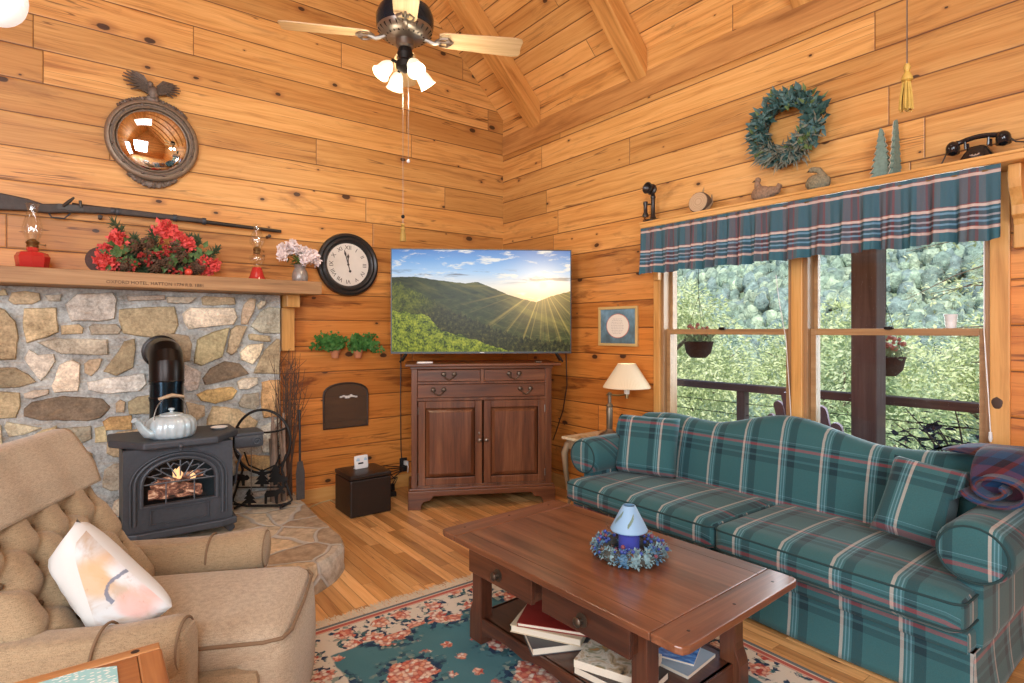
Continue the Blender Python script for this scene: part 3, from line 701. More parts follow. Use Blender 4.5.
# hearth slab
def flag_mat():
    g = G('flagstone'); x = g.obj()
    w = g.addv(x, g.scale(g.noise(x, 5, 2, .5, 0, True), (.09, .09, .0)))
    ed = g.vor(w, 3.4, 'DISTANCE_TO_EDGE'); d, cc = g.vor(w, 3.4, out='both')
    r1, r2, r3 = g.sep(cc)
    st = g.ramp(r1, [(0, (.38, .29, .2)), (.3, (.6, .5, .36)), (.6, (.5, .46, .4)), (.8, (.66, .5, .3)), (1, (.62, .58, .5))])
    f = g.noise(x, 14, 5, .7); st = g.mix(1., st, g.ramp(f, [(.3, (.55, .53, .5)), (.65, (1.25, 1.25, 1.22))]), 'MULTIPLY')
    mo = g.smooth(ed, .015, .045); c = g.mix(mo, (.5, .48, .43), st)
    return g.P(Base_Color=c, Roughness=.75, Normal=g.bump(g.ma('ADD', mo, g.ma('MULTIPLY', f, .7)), .7, .012))
M['flag'] = flag_mat()
t = thing('stone_hearth', 'raised flagstone hearth slab with a rounded corner under the stove', 'hearth', (-3.2, -.8, 0))
pl = [(-4.9, SY - .036), (-4.9, -1.62)]
for k in range(13):
    a = -PI / 2 + (PI / 2) * k / 12; pl.append((-2.5 + .42 * math.cos(a), -1.2 + .42 * math.sin(a)))
pl += [(-2.07, -.8), (-2.05, -.45), (-2.04, SY - .036)]
m = MB(); 
def ring(s, z, jit): 
    return [(x + jit * mnoise.noise(Vector((x * 7, y * 7, z * 20))) + (s if 0 else 0), y + jit * mnoise.noise(Vector((y * 7, x * 7, z * 9 + 4))), z) for x, y in pl]
fine = []
for i in range(len(pl)):
    a, b = pl[i], pl[(i + 1) % len(pl)]; k = max(1, int(math.hypot(a[0]-b[0], a[1]-b[1]) / .06))
    for q in range(k): fine.append((a[0] + (b[0]-a[0]) * q / k, a[1] + (b[1]-a[1]) * q / k))
pl = fine; lv = [ring(0, z, .012) for z in (0, .04, .09, .125)]; cx, cy = -3.2, -.8
top = [(x + (-.012 if x > -2.3 else 0), y + (.012 if y < -1.4 else 0), .148) for x, y, z in ring(0, .148, .012)]
lv.append(top); N = len(pl)
m.add([p for l in lv for p in l], [(j*N+i, j*N+(i+1)%N, (j+1)*N+(i+1)%N, (j+1)*N+i) for j in range(4) for i in range(N)] + [tuple(4*N+i for i in range(N))])
m.build('hearth_slab', M['flag'], t, smooth=40)
# mantel
HM = .1505
t = thing('mantel_shelf', 'long rough sawn timber mantel with burned lettering on its front edge', 'mantel', (-3.3, -.2, 1.615))
MZ0, MZ1, MYF = 1.614, 1.706, -.4
m = MB(); m.box((-4.9, MYF, MZ0), (-1.912, -.002, MZ1)); m.build('mantel_beam', M['mantel'], t, smooth=0, bevel=.006)
m = MB(); m.box((-2.115, -.105, 1.2), (-2.02, -.002, MZ0 - .09)); m.box((-2.115, -.24, MZ0 - .09), (-2.02, -.002, MZ0)); m.build('bracket', M['pine_z'], t, smooth=0, bevel=.005)
m = MB(); a = at(119, 285, Y=MYF); b = at(193, 288, Y=MYF); 
text_mesh(m, 'OXFORD HOTEL, HATTON 1774 R.B. 1881', .0275, frame(((a.x + b.x) / 2, MYF - .0006, 1.641), (1, 0, 0), (0, -1, 0)))
lw = max(v.x for v in m.v) - min(v.x for v in m.v)
o = m.build('carved_lettering', plain('burned_letters', (.035, .016, .01), .8), t, smooth=0); o['label'] = 'dark burned lettering'
# ================================================================ things on the wall and the mantel
# ---- convex mirror
c = at(153.5, 140, Y=-.05)
t = thing('convex_mirror', 'round convex mirror in a weathered gilt frame topped by a spread eagle', 'mirror', (c.x, -.002, c.z))
gilt = plain('weathered_gilt', (.27, .21, .155), .5, .45, .35, 50, .3); dkg = plain('dark_carving', (.19, .155, .13), .55, .5, .5, 70, .4)
WL = Matrix(((1, 0, 0, 0), (0, 0, -1, 0), (0, 1, 0, 0), (0, 0, 0, 1)))  # local z -> -Y (out of the left wall)
m = MB(); m.M = WL
m.lathe([(.315, 0), (.318, .03), (.305, .048), (.288, .05), (.284, .04), (.281, .034), (.27, .034), (.266, .043), (.26, .047), (.253, .043), (.249, .03), (.249, .01)], 56); fr = m.build('mirror_frame', gilt, t, world=False, smooth=50)
m = MB(); m.M = WL; m.tube([(.268 * math.cos(k * PI / 28), .268 * math.sin(k * PI / 28), .042) for k in range(56)], .006, 6, True); m.build('inner_rim', dkg, t, world=False)
for k in range(12):
    m = MB(); m.M = WL; a = k * PI / 6 + .26; m.sph((.276 * math.cos(a), .276 * math.sin(a), .042), .011, 10, 8); m.build('frame_ball', dkg, t, world=False)
m = MB(); m.M = WL; m.lathe([(.251 * math.cos(q), .012 + .09 * math.sin(q)) for q in [PI / 2 * i / 12 for i in range(13)]], 48); m.build('mirror_glass', plain('mirror_silver', (.9, .9, .9), .03, 1.), t, world=False, smooth=180)
m = MB()  # eagle: body, head, wings with feather ridges
m.sph((.0, -.035, .375), (.04, .03, .055), 12, 10); m.sph((-.02, -.045, .435), (.022, .022, .024), 10, 8); m.sph((-.045, -.05, .43), (.016, .009, .008), 8, 6)
m.sph((0, -.03, .325), (.05, .02, .03), 12, 8, .3, 3)
for s in (-1, 1):
    for j in range(8):
        a = .1 + j * .1; root = Vector((s * .03, -.03, .37 + j * .008)); L = (.12 + .075 * math.sin(j * .42)) * (1 if s < 0 else .9)
        d = Vector((s * math.cos(a * 1.1), -.08, math.sin(a * 1.1) * (.9 if s < 0 else .7)))
        m.tube([root, root + d * L * .5 + Vector((0, -.012, .012)), root + d * L + Vector((0, 0, -.012))], [.022, .021, .007], 6, flat=.5)
m.build('eagle_crest', dkg, t, world=False)
m = MB()
for s in (-1, 1):
    m = MB()
    for j in range(12):
        a = PI / 2 + s * (.16 + j * .055); q = .325; m.sph((q * math.cos(a), -.022, q * math.sin(a)), (.017, .014, .012), 7, 5, .5, j, Euler((0, -a, 0)).to_matrix())
    m.build('crest_garland', dkg, t, world=False)
m = MB()
m.build('base_garland', dkg, t, world=False); t.scale = (.85, .9, .85)
for j in range(22):
    a = -PI / 2 - .5 + j * .047; q = .325 + .018 * math.sin(PI * j / 21) * (1 + .4 * (j % 2)); m.sph((q * math.cos(a), -.022, q * math.sin(a)), (.02, .014, .014 + .01 * math.sin(PI * j / 21)), 7, 5, .5, j)
m.build('base_garland', dkg, t, world=False)
# ---- old rifle
a = at(0, 201, Y=-.05); b = at(280, 231, Y=-.05)
zr = lambda px, py: (lambda w: (w.x, w.z))(at(px, py, Y=-.05))
t = thing('long_rifle', 'antique flintlock long rifle mounted level on the wall above the mantel', 'rifle', (a.x, -.05, 2.08))
RM = Matrix(((1, 0, 0, 0), (0, 0, 1, 0), (0, 1, 0, 0), (0, 0, 0, 1)))
m = MB(); m.M = RM
top = [zr(-40, 188), zr(0, 193), zr(28, 199), zr(43, 204), zr(60, 204), zr(80, 205), zr(115, 208), zr(205, 219)]
bot = [zr(205, 223.5), zr(115, 214.5), zr(80, 213), zr(62, 213), zr(48, 213.5), zr(40, 212.5), zr(28, 211), zr(0, 210), zr(-40, 212)]
m.prism(top + bot, -.068, -.03); gun = plain('old_gun_wood', (.055, .045, .04), .6, 0, .5, 30, .3)
m.build('stock', gun, t, smooth=0, bevel=.008)
m = MB(); p0 = zr(72, 206); p1 = zr(281, 231.5); m.tube([(p0[0], -.05, p0[1] + .004), (p1[0], -.05, p1[1])], [.017, .0125], 10); m.build('barrel', plain('gun_steel', (.05, .047, .045), .45, .7), t)
for px in (113, 118, 175, 204):
    q = zr(px, 211.3 + (px - 115) * .112); m = MB(); m.M = Matrix.Translation((q[0], -.05, q[1])) @ Euler((0, PI / 2, 0)).to_matrix().to_4x4(); m.lathe([(.0225, -.012), (.024, -.01), (.024, .01), (.0225, .012)], 12); m.build('barrel_band', M['iron'], t)
m = MB(); q = zr(70, 206); m.tube([(q[0] - .035, -.08, q[1] - .01), (q[0] - .005, -.082, q[1] + .02), (q[0] + .02, -.08, q[1] + .05)], [.008, .011, .006], 8); m.tube([(q[0] + .055, -.08, q[1] - .005), (q[0] + .05, -.08, q[1] + .035)], .008, 8); m.box((q[0] - .06, -.074, q[1] - .03), (q[0] + .07, -.066, q[1] + .004)); m.build('flintlock', plain('lock_steel', (.07, .065, .06), .5, .7), t)
m = MB(); q = zr(58, 213); m.tube([(q[0] - .05, -.05, q[1] + .004), (q[0] - .03, -.05, q[1] - .03), (q[0] + .03, -.05, q[1] - .03), (q[0] + .06, -.05, q[1] + .004)], .005, 8); m.build('trigger_guard', M['iron'], t)
for px, py in ((268, 236.2), (100, 217.0)):
    q = at(px, py, Y=-.03); m = MB(); m.M = Matrix.Translation((q.x, -.001, q.z - .004)) @ Euler((PI / 2, 0, 0)).to_matrix().to_4x4(); m.lathe([(.011, 0), (.009, .05), (.013, .072), (0, .075)], 10)
    o = m.build('wall_peg', gun); tag(o, 'small dark peg under the %s of the long rifle' % ('muzzle end' if px > 200 else 'lock'), 'peg')
# ---- oil lamps
def lampglass(prof, t, n=20, name='chimney'): m = MB(); m.lathe(prof, n); o = m.build(name, M['glass'], t, world=False, smooth=180); return o
red = G('red_glass'); red = red.P(Base_Color=(.48, .03, .028), Roughness=.1, Coat_Weight=.6, Emission_Color=(.5, .02, .015), Emission_Strength=.05)
def burner(t, z, s=1.):
    m = MB(); m.lathe([(.028*s, z), (.031*s, z + .008), (.026*s, z + .014), (.03*s, z + .022), (.034*s, z + .03), (.02*s, z + .042), (.012*s, z + .05), (0, z + .05)], 18); m.tube([(.03*s, 0, z + .02), (.055*s, 0, z + .018)], .003, 6); m.sph((.058*s, 0, z + .018), (.003, .009, .009), 8, 6); return m.build('burner', M['brass'], t, world=False)
p = at(32.5, 268, Y=-.2); t = thing('oil_lamp', 'squat red glass oil lamp with a clear chimney at the left end of the mantel', 'oil lamp', (p.x, -.2, MZ1), 0, 'oil lamps on the mantel')
m = MB(); m.lathe([(.0, .0), (.066, .0), (.074, .012), (.079, .05), (.082, .075), (.07, .098), (.045, .107), (.03, .112), (.028, .13), (0, .13)], 8); m.build('font', red, t, world=False, smooth=25)
burner(t, .13); lampglass([(.031, .16), (.033, .18), (.046, .21), (.05, .235), (.044, .27), (.033, .305), (.027, .335), (.03, .36), (.034, .385)], t)
p = at(257, 279, Y=-.2); t = thing('oil_lamp', 'slim clear and red footed oil lamp between the red flowers and the white bouquet', 'oil lamp', (p.x, -.2, MZ1), 0, 'oil lamps on the mantel')
m = MB(); m.lathe([(0, 0), (.062, 0), (.063, .008), (.05, .03), (.038, .07), (.03, .095), (0, .095)], 18); m.build('red_foot', red, t, world=False)
m = MB(); m.lathe([(.03, .096), (.02, .11), (.045, .13), (.055, .155), (.05, .175), (.026, .188), (.02, .195)], 18); m.build('font', M['glass'], t, world=False, smooth=180)
burner(t, .195, .8); lampglass([(.026, .225), (.03, .24), (.05, .27), (.053, .29), (.04, .325), (.026, .355), (.022, .385), (.026, .4)], t)
# ---- red flower arrangement
FY = -.22
MB.ZMIN = MZ1 + .0008
t = thing('flower_arrangement', 'artificial red carnation, pinecone and evergreen arrangement lying on the mantel', 'flower arrangement', (-2.87, FY, MZ1))
petal_r = plain('red_petals', (.85, .11, .10), .6, 0, .35, 80); cone = plain('pinecone', (.13, .075, .045), .75, 0, .4, 60); fir = plain('fir_needles', (.045, .075, .03), .7, 0, .4, 30); berry = plain('berries', (.32, .03, .03), .3)
def carnation(c, R, parent, mat, seed, n=70, name='carnation'):
    r = random.Random(seed); m = MB(); m.noflip = True
    for k in range(n):
        d = Vector((r.gauss(0, 1), r.gauss(0, 1) - .4, r.gauss(0, 1) + .3)).normalized()
        p = Vector(c) + d * R * r.uniform(.35, .8); m.leaf(p, d + Vector((r.uniform(-.8, .8), r.uniform(-.8, .8), r.uniform(-.8, .8))), d.cross(Vector((r.random(), r.random(), 1))), R * r.uniform(.35, .6), R * r.uniform(.45, .7), .3)
    m.sph(c, R * .6, 8, 6); return m.build(name, mat, parent, smooth=0)
for i, (px, py, R) in enumerate([(165, 231, .078), (118, 240, .06), (106, 250, .045), (103, 262, .06), (112, 264, .06), (186, 244, .055), (213, 266, .055), (203, 262, .045), (207, 271, .04), (178, 238, .045)]):
    c = at(px, py, Y=FY - .02 - .03 * (i % 2)); c.z = max(c.z, MZ1 + R * .75); carnation(c, R, t, petal_r, i)
def pinecone(c, R, axis, parent, seed):
    r = random.Random(seed); m = MB(); m.noflip = True; axis = Vector(axis).normalized(); m.sph(c, R * .55, 8, 6)
    a = axis.orthogonal().normalized(); b = axis.cross(a)
    for k in range(60):
        s = k / 60; z = (s * 2 - 1); w = math.sqrt(1 - z * z * .85); an = k * 2.4
        d = (a * math.cos(an) + b * math.sin(an)); p = Vector(c) + axis * z * R + d * w * R * .5
        m.leaf(p, d + axis * .5, axis, R * .5, R * .4, .2)
    return m.build('pinecone', cone, parent, smooth=0)
for i, (px, py) in enumerate([(124, 267), (150, 245), (160, 262), (170, 266), (183, 258), (192, 270), (143, 258), (155, 270), (135, 248), (175, 250), (198, 268)]):
    c = at(px, py, Y=FY - .05); c.z = max(c.z, MZ1 + .045); pinecone(c, .048, (random.Random(i).uniform(-1, 1), -.8, .5), t, i)
def sprig(m, a, b, n, L, seed):
    r = random.Random(seed); a = Vector(a); b = Vector(b)
    for k in range(n):
        s = r.random(); p = a.lerp(b, s); d = (b - a).normalized()
        m.leaf(p, d * .6 + Vector((r.gauss(0, .7), r.gauss(0, .5), r.gauss(0, .7))), (0, -1, .3), L * r.uniform(.6, 1.2), L * .16, .05)
m = MB(); m.noflip = True
for i, (x0, y0, x1, y1) in enumerate([(140, 262, 114, 222), (140, 262, 134, 238), (190, 268, 198, 238), (196, 266, 218, 249), (160, 265, 152, 232), (180, 262, 190, 238), (150, 268, 110, 270), (170, 268, 190, 272), (140, 268, 160, 276), (165, 268, 180, 275), (150, 262, 175, 262), (150, 260, 130, 255), (175, 265, 200, 255), (130, 262, 140, 243)]):
    a = at(x0, y0, Y=FY); b = at(x1, y1, Y=FY - .03); a.z = max(a.z, MZ1 + .03); b.z = max(b.z, MZ1 + .01); sprig(m, a, b, 170, .05, i)
m.build('evergreen_sprigs', fir, t, smooth=0)
m = MB(); m.noflip = True; r = random.Random(2)
for k in range(70):
    c = at(r.uniform(108, 208), 0, Y=FY - .06); z = MZ1 + r.uniform(.05, .2); m.leaf((c.x, c.y, z), (r.gauss(0, 1), r.gauss(0, .5), r.gauss(0, 1)), (0, -1, 0), .06, .035)
m.build('green_leaves', plain('fabric_leaf', (.08, .16, .045), .6, 0, .4), t, smooth=0)
for i, (px, py) in enumerate([(140, 253), (148, 262), (168, 252), (174, 272), (165, 247), (136, 267), (186, 271), (158, 254)]):
    m = MB(); r = random.Random(i)
    c = at(px, py, Y=FY - .085); c.z = max(c.z, MZ1 + .03)
    for k in range(9): m.sph(c + Vector((r.gauss(0, .016), r.gauss(0, .01), r.gauss(0, .016))), .009, 7, 5)
    m.build('berry_cluster', berry, t)
c = at(188.5, 272, Y=FY - .12); m = MB(); m.sph((c.x, c.y, MZ1 + .024), .023, 12, 9); m.build('red_apple', plain('apple', (.65, .07, .04), .35), t)
c = at(102, 248, Y=-.06); m = MB(); m.M = frame((c.x, -.07, MZ1 + .09), (1, 0, 0), (0, -1, .15)); m.lathe([(0, 0), (.08, 0), (.088, .012), (.075, .02), (0, .02)], 24); m.build('backing_disc', plain('dark_wicker', (.1, .055, .045), .8, 0, .4, 60), t)
MB.ZMIN = None
# ---- white bouquet
p = at(300, 282, Y=-.2); t = thing('flower_vase', 'pewter look vase of white pink flowers at the right end of the mantel', 'vase', (p.x, -.2, MZ1))
m = MB(); m.lathe([(0, 0), (.045, 0), (.053, .01), (.057, .05), (.05, .085), (.036, .11), (.04, .125), (.05, .135), (.045, .135), (.03, .11), (0, .1)], 22); m.build('vase_body', plain('mottled_pewter', (.33, .3, .28), .35, .35, .5, 40), t, world=False)
pw = plain('white_petals', (.86, .76, .76), .6, 0, .12, 40)
for i, (px, py, R) in enumerate([(286, 250, .06), (292, 245, .045), (282, 255, .045), (303, 252, .05), (311, 256, .06), (306, 260, .05), (315, 261, .045), (297, 249, .04)]):
    carnation(at(px, py, Y=-.2 - .03 * (i % 3)), R, t, pw, 20 + i, 60, 'white_blossom')
m = MB(); m.noflip = True; r = random.Random(1)
for k in range(50):
    a = r.random() * 6.28; m.leaf((r.gauss(0, .03), r.gauss(0, .02), .14 + r.uniform(-.01, .06)), (math.cos(a), math.sin(a), r.uniform(-.2, .9)), (0, 0, 1), .06, .028)
for q in ((-.06, .22), (.0, .2), (.05, .2)): m.tube([(0, 0, .1), (q[0] * .5, 0, .15), (q[0], 0, q[1])], .003, 5)
m.build('stems_and_leaves', plain('stem_green', (.1, .2, .05), .6), t, world=False, smooth=0)
# ---- clock
c = at(349, 264.5, Y=-.04); t = thing('wall_clock', 'round black framed clock with Roman numerals beside the mantel, near twelve', 'clock', (c.x, -.002, c.z))
m = MB(); m.M = WL; m.lathe([(.25, 0), (.256, .02), (.248, .042), (.232, .05), (.218, .04), (.212, .044), (.2, .05), (.19, .044), (.178, .028), (.172, .018), (.172, .012), (0, .012)], 56); m.build('clock_frame', plain('black_lacquer', (.02, .021, .022), .32, 0, .2, 30), t, world=False, smooth=40)
m = MB(); m.M = WL; m.lathe([(0, .0165), (.173, .0165), (.173, .0195), (0, .0195)], 48); m.build('dial', plain('aged_dial', (.74, .71, .65), .6, 0, .1, 14), t, world=False, smooth=0)
m = MB(); ink = plain('clock_ink', (.06, .05, .045), .6)
for i, s in enumerate(['XII', 'I', 'II', 'III', 'IV', 'V', 'VI', 'VII', 'VIII', 'IX', 'X', 'XI']):
    a = PI / 2 - i * PI / 6; text_mesh(m, s, .046, WL @ Matrix.Translation((.137 * math.cos(a), .137 * math.sin(a), .0205)) @ Matrix.Rotation(a - PI / 2, 4, 'Z'))
m.build('numerals', ink, t, world=False, smooth=0)
def hand(name, ang, L, tail, w):
    m = MB(); m.M = WL @ Matrix.Rotation(ang, 4, 'Z'); m.prism([(-w, -tail), (w, -tail), (w, L * .55), (w * 2.6, L * .72), (0, L), (-w * 2.6, L * .72), (-w, L * .55)], .0225, .0245)
    if tail > .02: m.M = m.M @ Matrix.Translation((0, -tail, .0235)); m.lathe([(0, -.001), (.011, -.001), (.011, .001), (0, .001)], 14)
    m.build(name, ink, t, world=False, smooth=0)
hand('minute_hand', math.radians(16), .125, .055, .0035); hand('hour_hand', math.radians(1), .09, .0, .004)
m = MB(); m.M = WL; m.lathe([(.009, .02), (.009, .027), (0, .028)], 12); m.build('hand_hub', ink, t, world=False)
# ---- ivy wall pots
terr = plain('terracotta', (.5, .2, .095), .8, 0, .2, 40); ivy = leafmat('ivy_leaves', (.05, .15, .04), (.11, .3, .08), (.28, .48, .2))
def ivypot(px, seed, label):
    p = at(px, 358, Y=-.06); t = thing('potted_ivy', label, 'potted plant', (p.x, -.062, p.z), 0, 'ivy in terracotta wall pots')
    m = MB(); m.lathe([(0, 0), (.026, 0), (.034, .045), (.04, .046), (.041, .066), (.036, .068), (.034, .06), (0, .055)], 18); m.build('pot', terr, t, world=False)
    m = MB(); m.tube([(0, .02, .05), (0, .058, .055)], .004, 6); m.build('hanger', M['black_iron'], t, world=False)
    r = random.Random(seed); m = MB(); m.noflip = True; vn = MB()
    sx = -1 if px < 347 else 1
    for k in range(20):
        e = Vector((r.uniform(-.10, .10) + sx * r.uniform(-.04, .17 if sx < 0 else .1), r.uniform(-.07, .02), r.uniform(.02, .13)))
        pts = [Vector((0, 0, .06)), e * .5 + Vector((0, -.02, .11)), e + Vector((0, 0, .04))]; pts = [Vector((min(q.x, .075) if sx < 0 else max(q.x, -.075), q.y, q.z)) for q in pts]; vn.tube(pts, .002, 4)
        for q in range(34):
            s = r.random(); p = pts[0].lerp(pts[1], s * 2) if s < .5 else pts[1].lerp(pts[2], s * 2 - 1)
            p = p + Vector((r.gauss(0, .02), r.gauss(-.008, .012), r.gauss(0, .02))); p.y = min(p.y, .045)
            if abs(p.x) < .05 and p.z < .075: p.z = .075 + r.random() * .03
            p.z = max(p.z, .03)
            p.x = min(p.x, .076) if sx < 0 else max(p.x, -.076)
            m.leaf(p, (r.gauss(0, 1), r.gauss(-.3, .4), r.gauss(-.2, .8)), (0, -1, .2), r.uniform(.02, .036), r.uniform(.02, .034), .1)
    m.build('ivy_leaves', ivy, t, world=False, smooth=0); vn.build('vines', plain('vine', (.08, .12, .03), .7), t, world=False)
ivypot(335, 1, 'ivy in the left terracotta wall pot below the clock'); ivypot(358, 2, 'ivy in the right terracotta wall pot, nearer the television')
# ---- arched dark plaque
a = at(323.5, 405, Y=-.012); b = at(367.5, 405, Y=-.012); z0 = at(345, 427, Y=-.012).z; z1 = at(345, 383, Y=-.012).z
t = thing('arched_screen', 'small arched dark mesh screen with a white emblem hung below the ivy', 'wall decoration', ((a.x + b.x) / 2, -.004, z0))
W = (b.x - a.x) / 2; Hh = z1 - z0; out = [(-W, 0), (W, 0), (W, Hh * .74)] 
for k in range(1, 12): q = PI * k / 12; out.append((W * math.cos(q) if abs(math.cos(q)) < 1 else W, Hh * .74 + Hh * .26 * math.sin(q) ** .8))
out.append((-W, Hh * .74))
m = MB(); m.M = Matrix(((1, 0, 0, 0), (0, 0, 1, 0), (0, 1, 0, 0), (0, 0, 0, 1))); m.prism(out, -.012, -.008)
g = G('dark_wire_mesh'); tr = g.n('BsdfTransparent'); df = g.n('BsdfDiffuse', {0: (.12, .075, .05)}); mx = g.n('MixShader', {0: .62, 1: tr.outputs[0], 2: df.outputs[0]}); g.nt.links.new(mx.outputs[0], g.out.inputs[0])
m.build('mesh_panel', g.m, t, world=False, smooth=0)
m = MB(); m.tube([(x, -.01, z) for x, z in out], .008, 6, True); m.build('screen_frame', plain('dark_bronze', (.05, .035, .03), .5, .4), t, world=False)
m = MB(); r = random.Random(3)
for k in range(7): m.sph((.02 + (k - 3) * .021, -.0135, Hh * .69 + .006 * math.sin(k * 1.9)), (.013, .002, .007 + .005 * (k in (2, 3, 4))), 8, 5)
m.build('emblem', plain('emblem_white', (.7, .68, .64), .6), t, world=False)
# ================================================================ stove and hearth things
t = thing('wood_stove', 'black cast iron stove with an arched glass door on the hearth', 'stove', (-2.86, -.62, HM))
SX0, SX1, SF, SB = -3.125, -2.585, -.82, -.42; cx = (SX0 + SX1) / 2; Zb, Zt = .235, .70
IR = M['iron']
m = MB(); m.box((SX0, SF + .03, Zb), (SX1, SB, Zb + .045)); m.box((SX0, SB, Zb), (SX1, SB + .02, Zt)); m.box((SX0, SF + .03, Zb), (SX0 + .02, SB, Zt)); m.box((SX1 - .02, SF + .03, Zb), (SX1, SB, Zt)); m.box((SX0, SF + .03, Zt - .02), (SX1, SB, Zt))
m.build('firebox', IR, t, smooth=0, bevel=.004)
wx0, wx1, wz0, wzt = -3.04, -2.69, .385, .625
# front plate with arched opening
def arch(hw, z0, zs, zt, n=14): return [(-hw, z0)] + [(-hw * math.cos(PI * k / n), zs + (zt - zs) * math.sin(PI * k / n)) for k in range(n + 1)] + [(hw, z0)]
hw = (wx1 - wx0) / 2
zs = .50
inner = arch(hw, wz0, zs, wzt); N = len(inner)
ow = (SX1 - SX0) / 2
outer = [(-ow, Zb)] + [(-ow, Zb + (Zt - Zb) * .55)] + [(max(-ow, min(ow, -ow * 1.25 * math.cos(PI * k / 14))), Zt) for k in range(1, 14)] + [(ow, Zb + (Zt - Zb) * .55)] + [(ow, Zb)]
outer = outer[:N] if len(outer) >= N else outer
m = MB()
vs = [(cx + x, SF + .03, z) for x, z in outer] + [(cx + x, SF + .03, z) for x, z in inner] + [(cx + x, SF + .005, z) for x, z in outer] + [(cx + x, SF + .005, z) for x, z in inner]
fs = []
for i in range(N):
    j = (i + 1) % N
    fs += [(i, j, N + j, N + i), (2*N + i, 2*N + j, 3*N + j, 3*N + i), (i, j, 2*N + j, 2*N + i), (N + i, N + j, 3*N + j, 3*N + i)]
m.add(vs, fs); m.build('front_plate', IR, t, smooth=0)
def archtube(o, s, z0, rr, name, y=SF + .002):
    m = MB(); m.tube([(cx + x, y, z) for x, z in arch(hw + o, z0, zs, wzt + o * .75, 20)], rr, 8); return m.build(name, IR, t)
archtube(.012, 1, wz0 - .005, .011, 'door_rim'); archtube(.042, 1, wz0 - .1, .009, 'door_molding'); archtube(.062, 1, wz0 - .1, .005, 'outer_molding')
m = MB(); m.box((cx - hw - .012, SF - .006, wz0 - .012), (cx + hw + .012, SF + .01, wz0)); 
for z in (.275, .355): m.box((cx - hw + .03, SF - .004, z), (cx + hw - .03, SF + .006, z + .006))
for x in (-hw + .03, hw - .036): m.box((cx + x, SF - .004, .275), (cx + x + .006, SF + .006, .361))
m.build('ash_panel', IR, t, smooth=0, bevel=.002)
m = MB(); y = SF + .008
c0 = Vector((cx, y, wz0 + .115))
m.tube([(cx - hw, y, wz0 + .115), (cx + hw, y, wz0 + .115)], .0045, 6)
for k in range(1, 8):
    a = PI * k / 8; q = (hw * math.cos(a), (wzt - zs + .0) * math.sin(a))
    m.tube([c0 + Vector((.05 * math.cos(a), 0, .03 * math.sin(a))), (cx + hw * 1.0 * math.cos(a), y, zs + (wzt - zs) * math.sin(a))], .004, 6)
for k in range(7):
    a0, a1 = PI * (k + .5 if 0 else k) / 7, PI * (k + 1) / 7
    f_ = lambda a, s: Vector((cx + hw * s * math.cos(a), y, zs + (wzt - zs) * s * math.sin(a)))
    m.tube([f_(a0, .86), f_((a0 + a1) / 2, .68), f_(a1, .86)], .0035, 6)
for s in (-1, 1): m.tube([(cx + s * .07, y, wz0), (cx + s * .07, y, wz0 + .115)], .0035, 6)
m.build('door_tracery', plain('tracery_iron', (.11, .125, .145), .45, .3), t)
m = MB(); m.box((wx0, SF + .014, wz0), (wx1, SF + .018, wzt - .01)); m.build('door_glass', M['pane'], t, smooth=0)
# glowing logs and flames
g = G('burning_log'); f = g.noise(g.scale(g.obj(), (1, 1, 1.6)), 13, 5, .75, .6); c = g.ramp(f, [(.42, (.012, .008, .006)), (.53, (.25, .08, .05)), (.6, (.8, .38, .22)), (.7, (1., .78, .6))])
M['ember'] = g.P(Base_Color=(.03, .02, .015), Emission_Color=c, Emission_Strength=.9, Roughness=.9)
g = G('flame'); M['flame'] = g.P(Base_Color=(1, .5, .15), Emission_Color=(1., .6, .3), Emission_Strength=1.1)
for i, (x0, z0, x1, z1, yy, rr) in enumerate([(-3.0, .41, -2.73, .4, -.68, .032), (-2.98, .43, -2.78, .47, -.6, .03), (-2.95, .47, -2.72, .5, -.66, .025), (-2.9, .46, -2.74, .43, -.72, .02)]):
    m = MB(); m.tube([(x0, yy, z0), ((x0 + x1) / 2, yy - .01, (z0 + z1) / 2 + .006), (x1, yy, z1)], [rr * .9, rr, rr * .85], 9); m.build('burning_log', M['ember'], t)
for i, (x, z, h) in enumerate([(-2.87, .5, .05), (-2.85, .49, .07), (-2.78, .475, .05)]):
    m = MB(); m.tube([(x, -.7, z), (x + .006, -.7, z + h * .4), (x - .004, -.7, z + h * .75), (x + .004, -.7, z + h)], [.012, .017, .01, .001], 7); m.build('flame', M['flame'], t)
# top plate with chamfered corners, base rim, feet
m = MB(); oy = .055
m.prism([(SX0 - .06, SB + .02), (SX0 - .06, SF + .16), (SX0 + .09, SF - oy), (SX1 - .09, SF - oy), (SX1 + .06, SF + .16), (SX1 + .06, SB + .02)], Zt, Zt + .042); m.build('top_plate', IR, t, smooth=0, bevel=.012, seg=3)
m = MB(); m.prism([(SX0 - .025, SB), (SX0 - .025, SF), (SX0 + .06, SF - .03), (SX1 - .06, SF - .03), (SX1 + .025, SF), (SX1 + .025, SB)], Zb - .03, Zb + .012); m.build('base_rim', IR, t, smooth=0, bevel=.008)
for sx in (0, 1):
    for sy in (0, 1):
        x = (SX0 + .02, SX1 - .02)[sx]; y = (SF + .05, SB - .03)[sy]; e = (-1, 1)[sx] * .025
        m = MB(); m.tube([(x, y, Zb - .025), (x + e * .4, y, Zb - .05), (x + e, y, HM + .009)], [.036, .027, .02], 8); m.build('leg', IR, t)
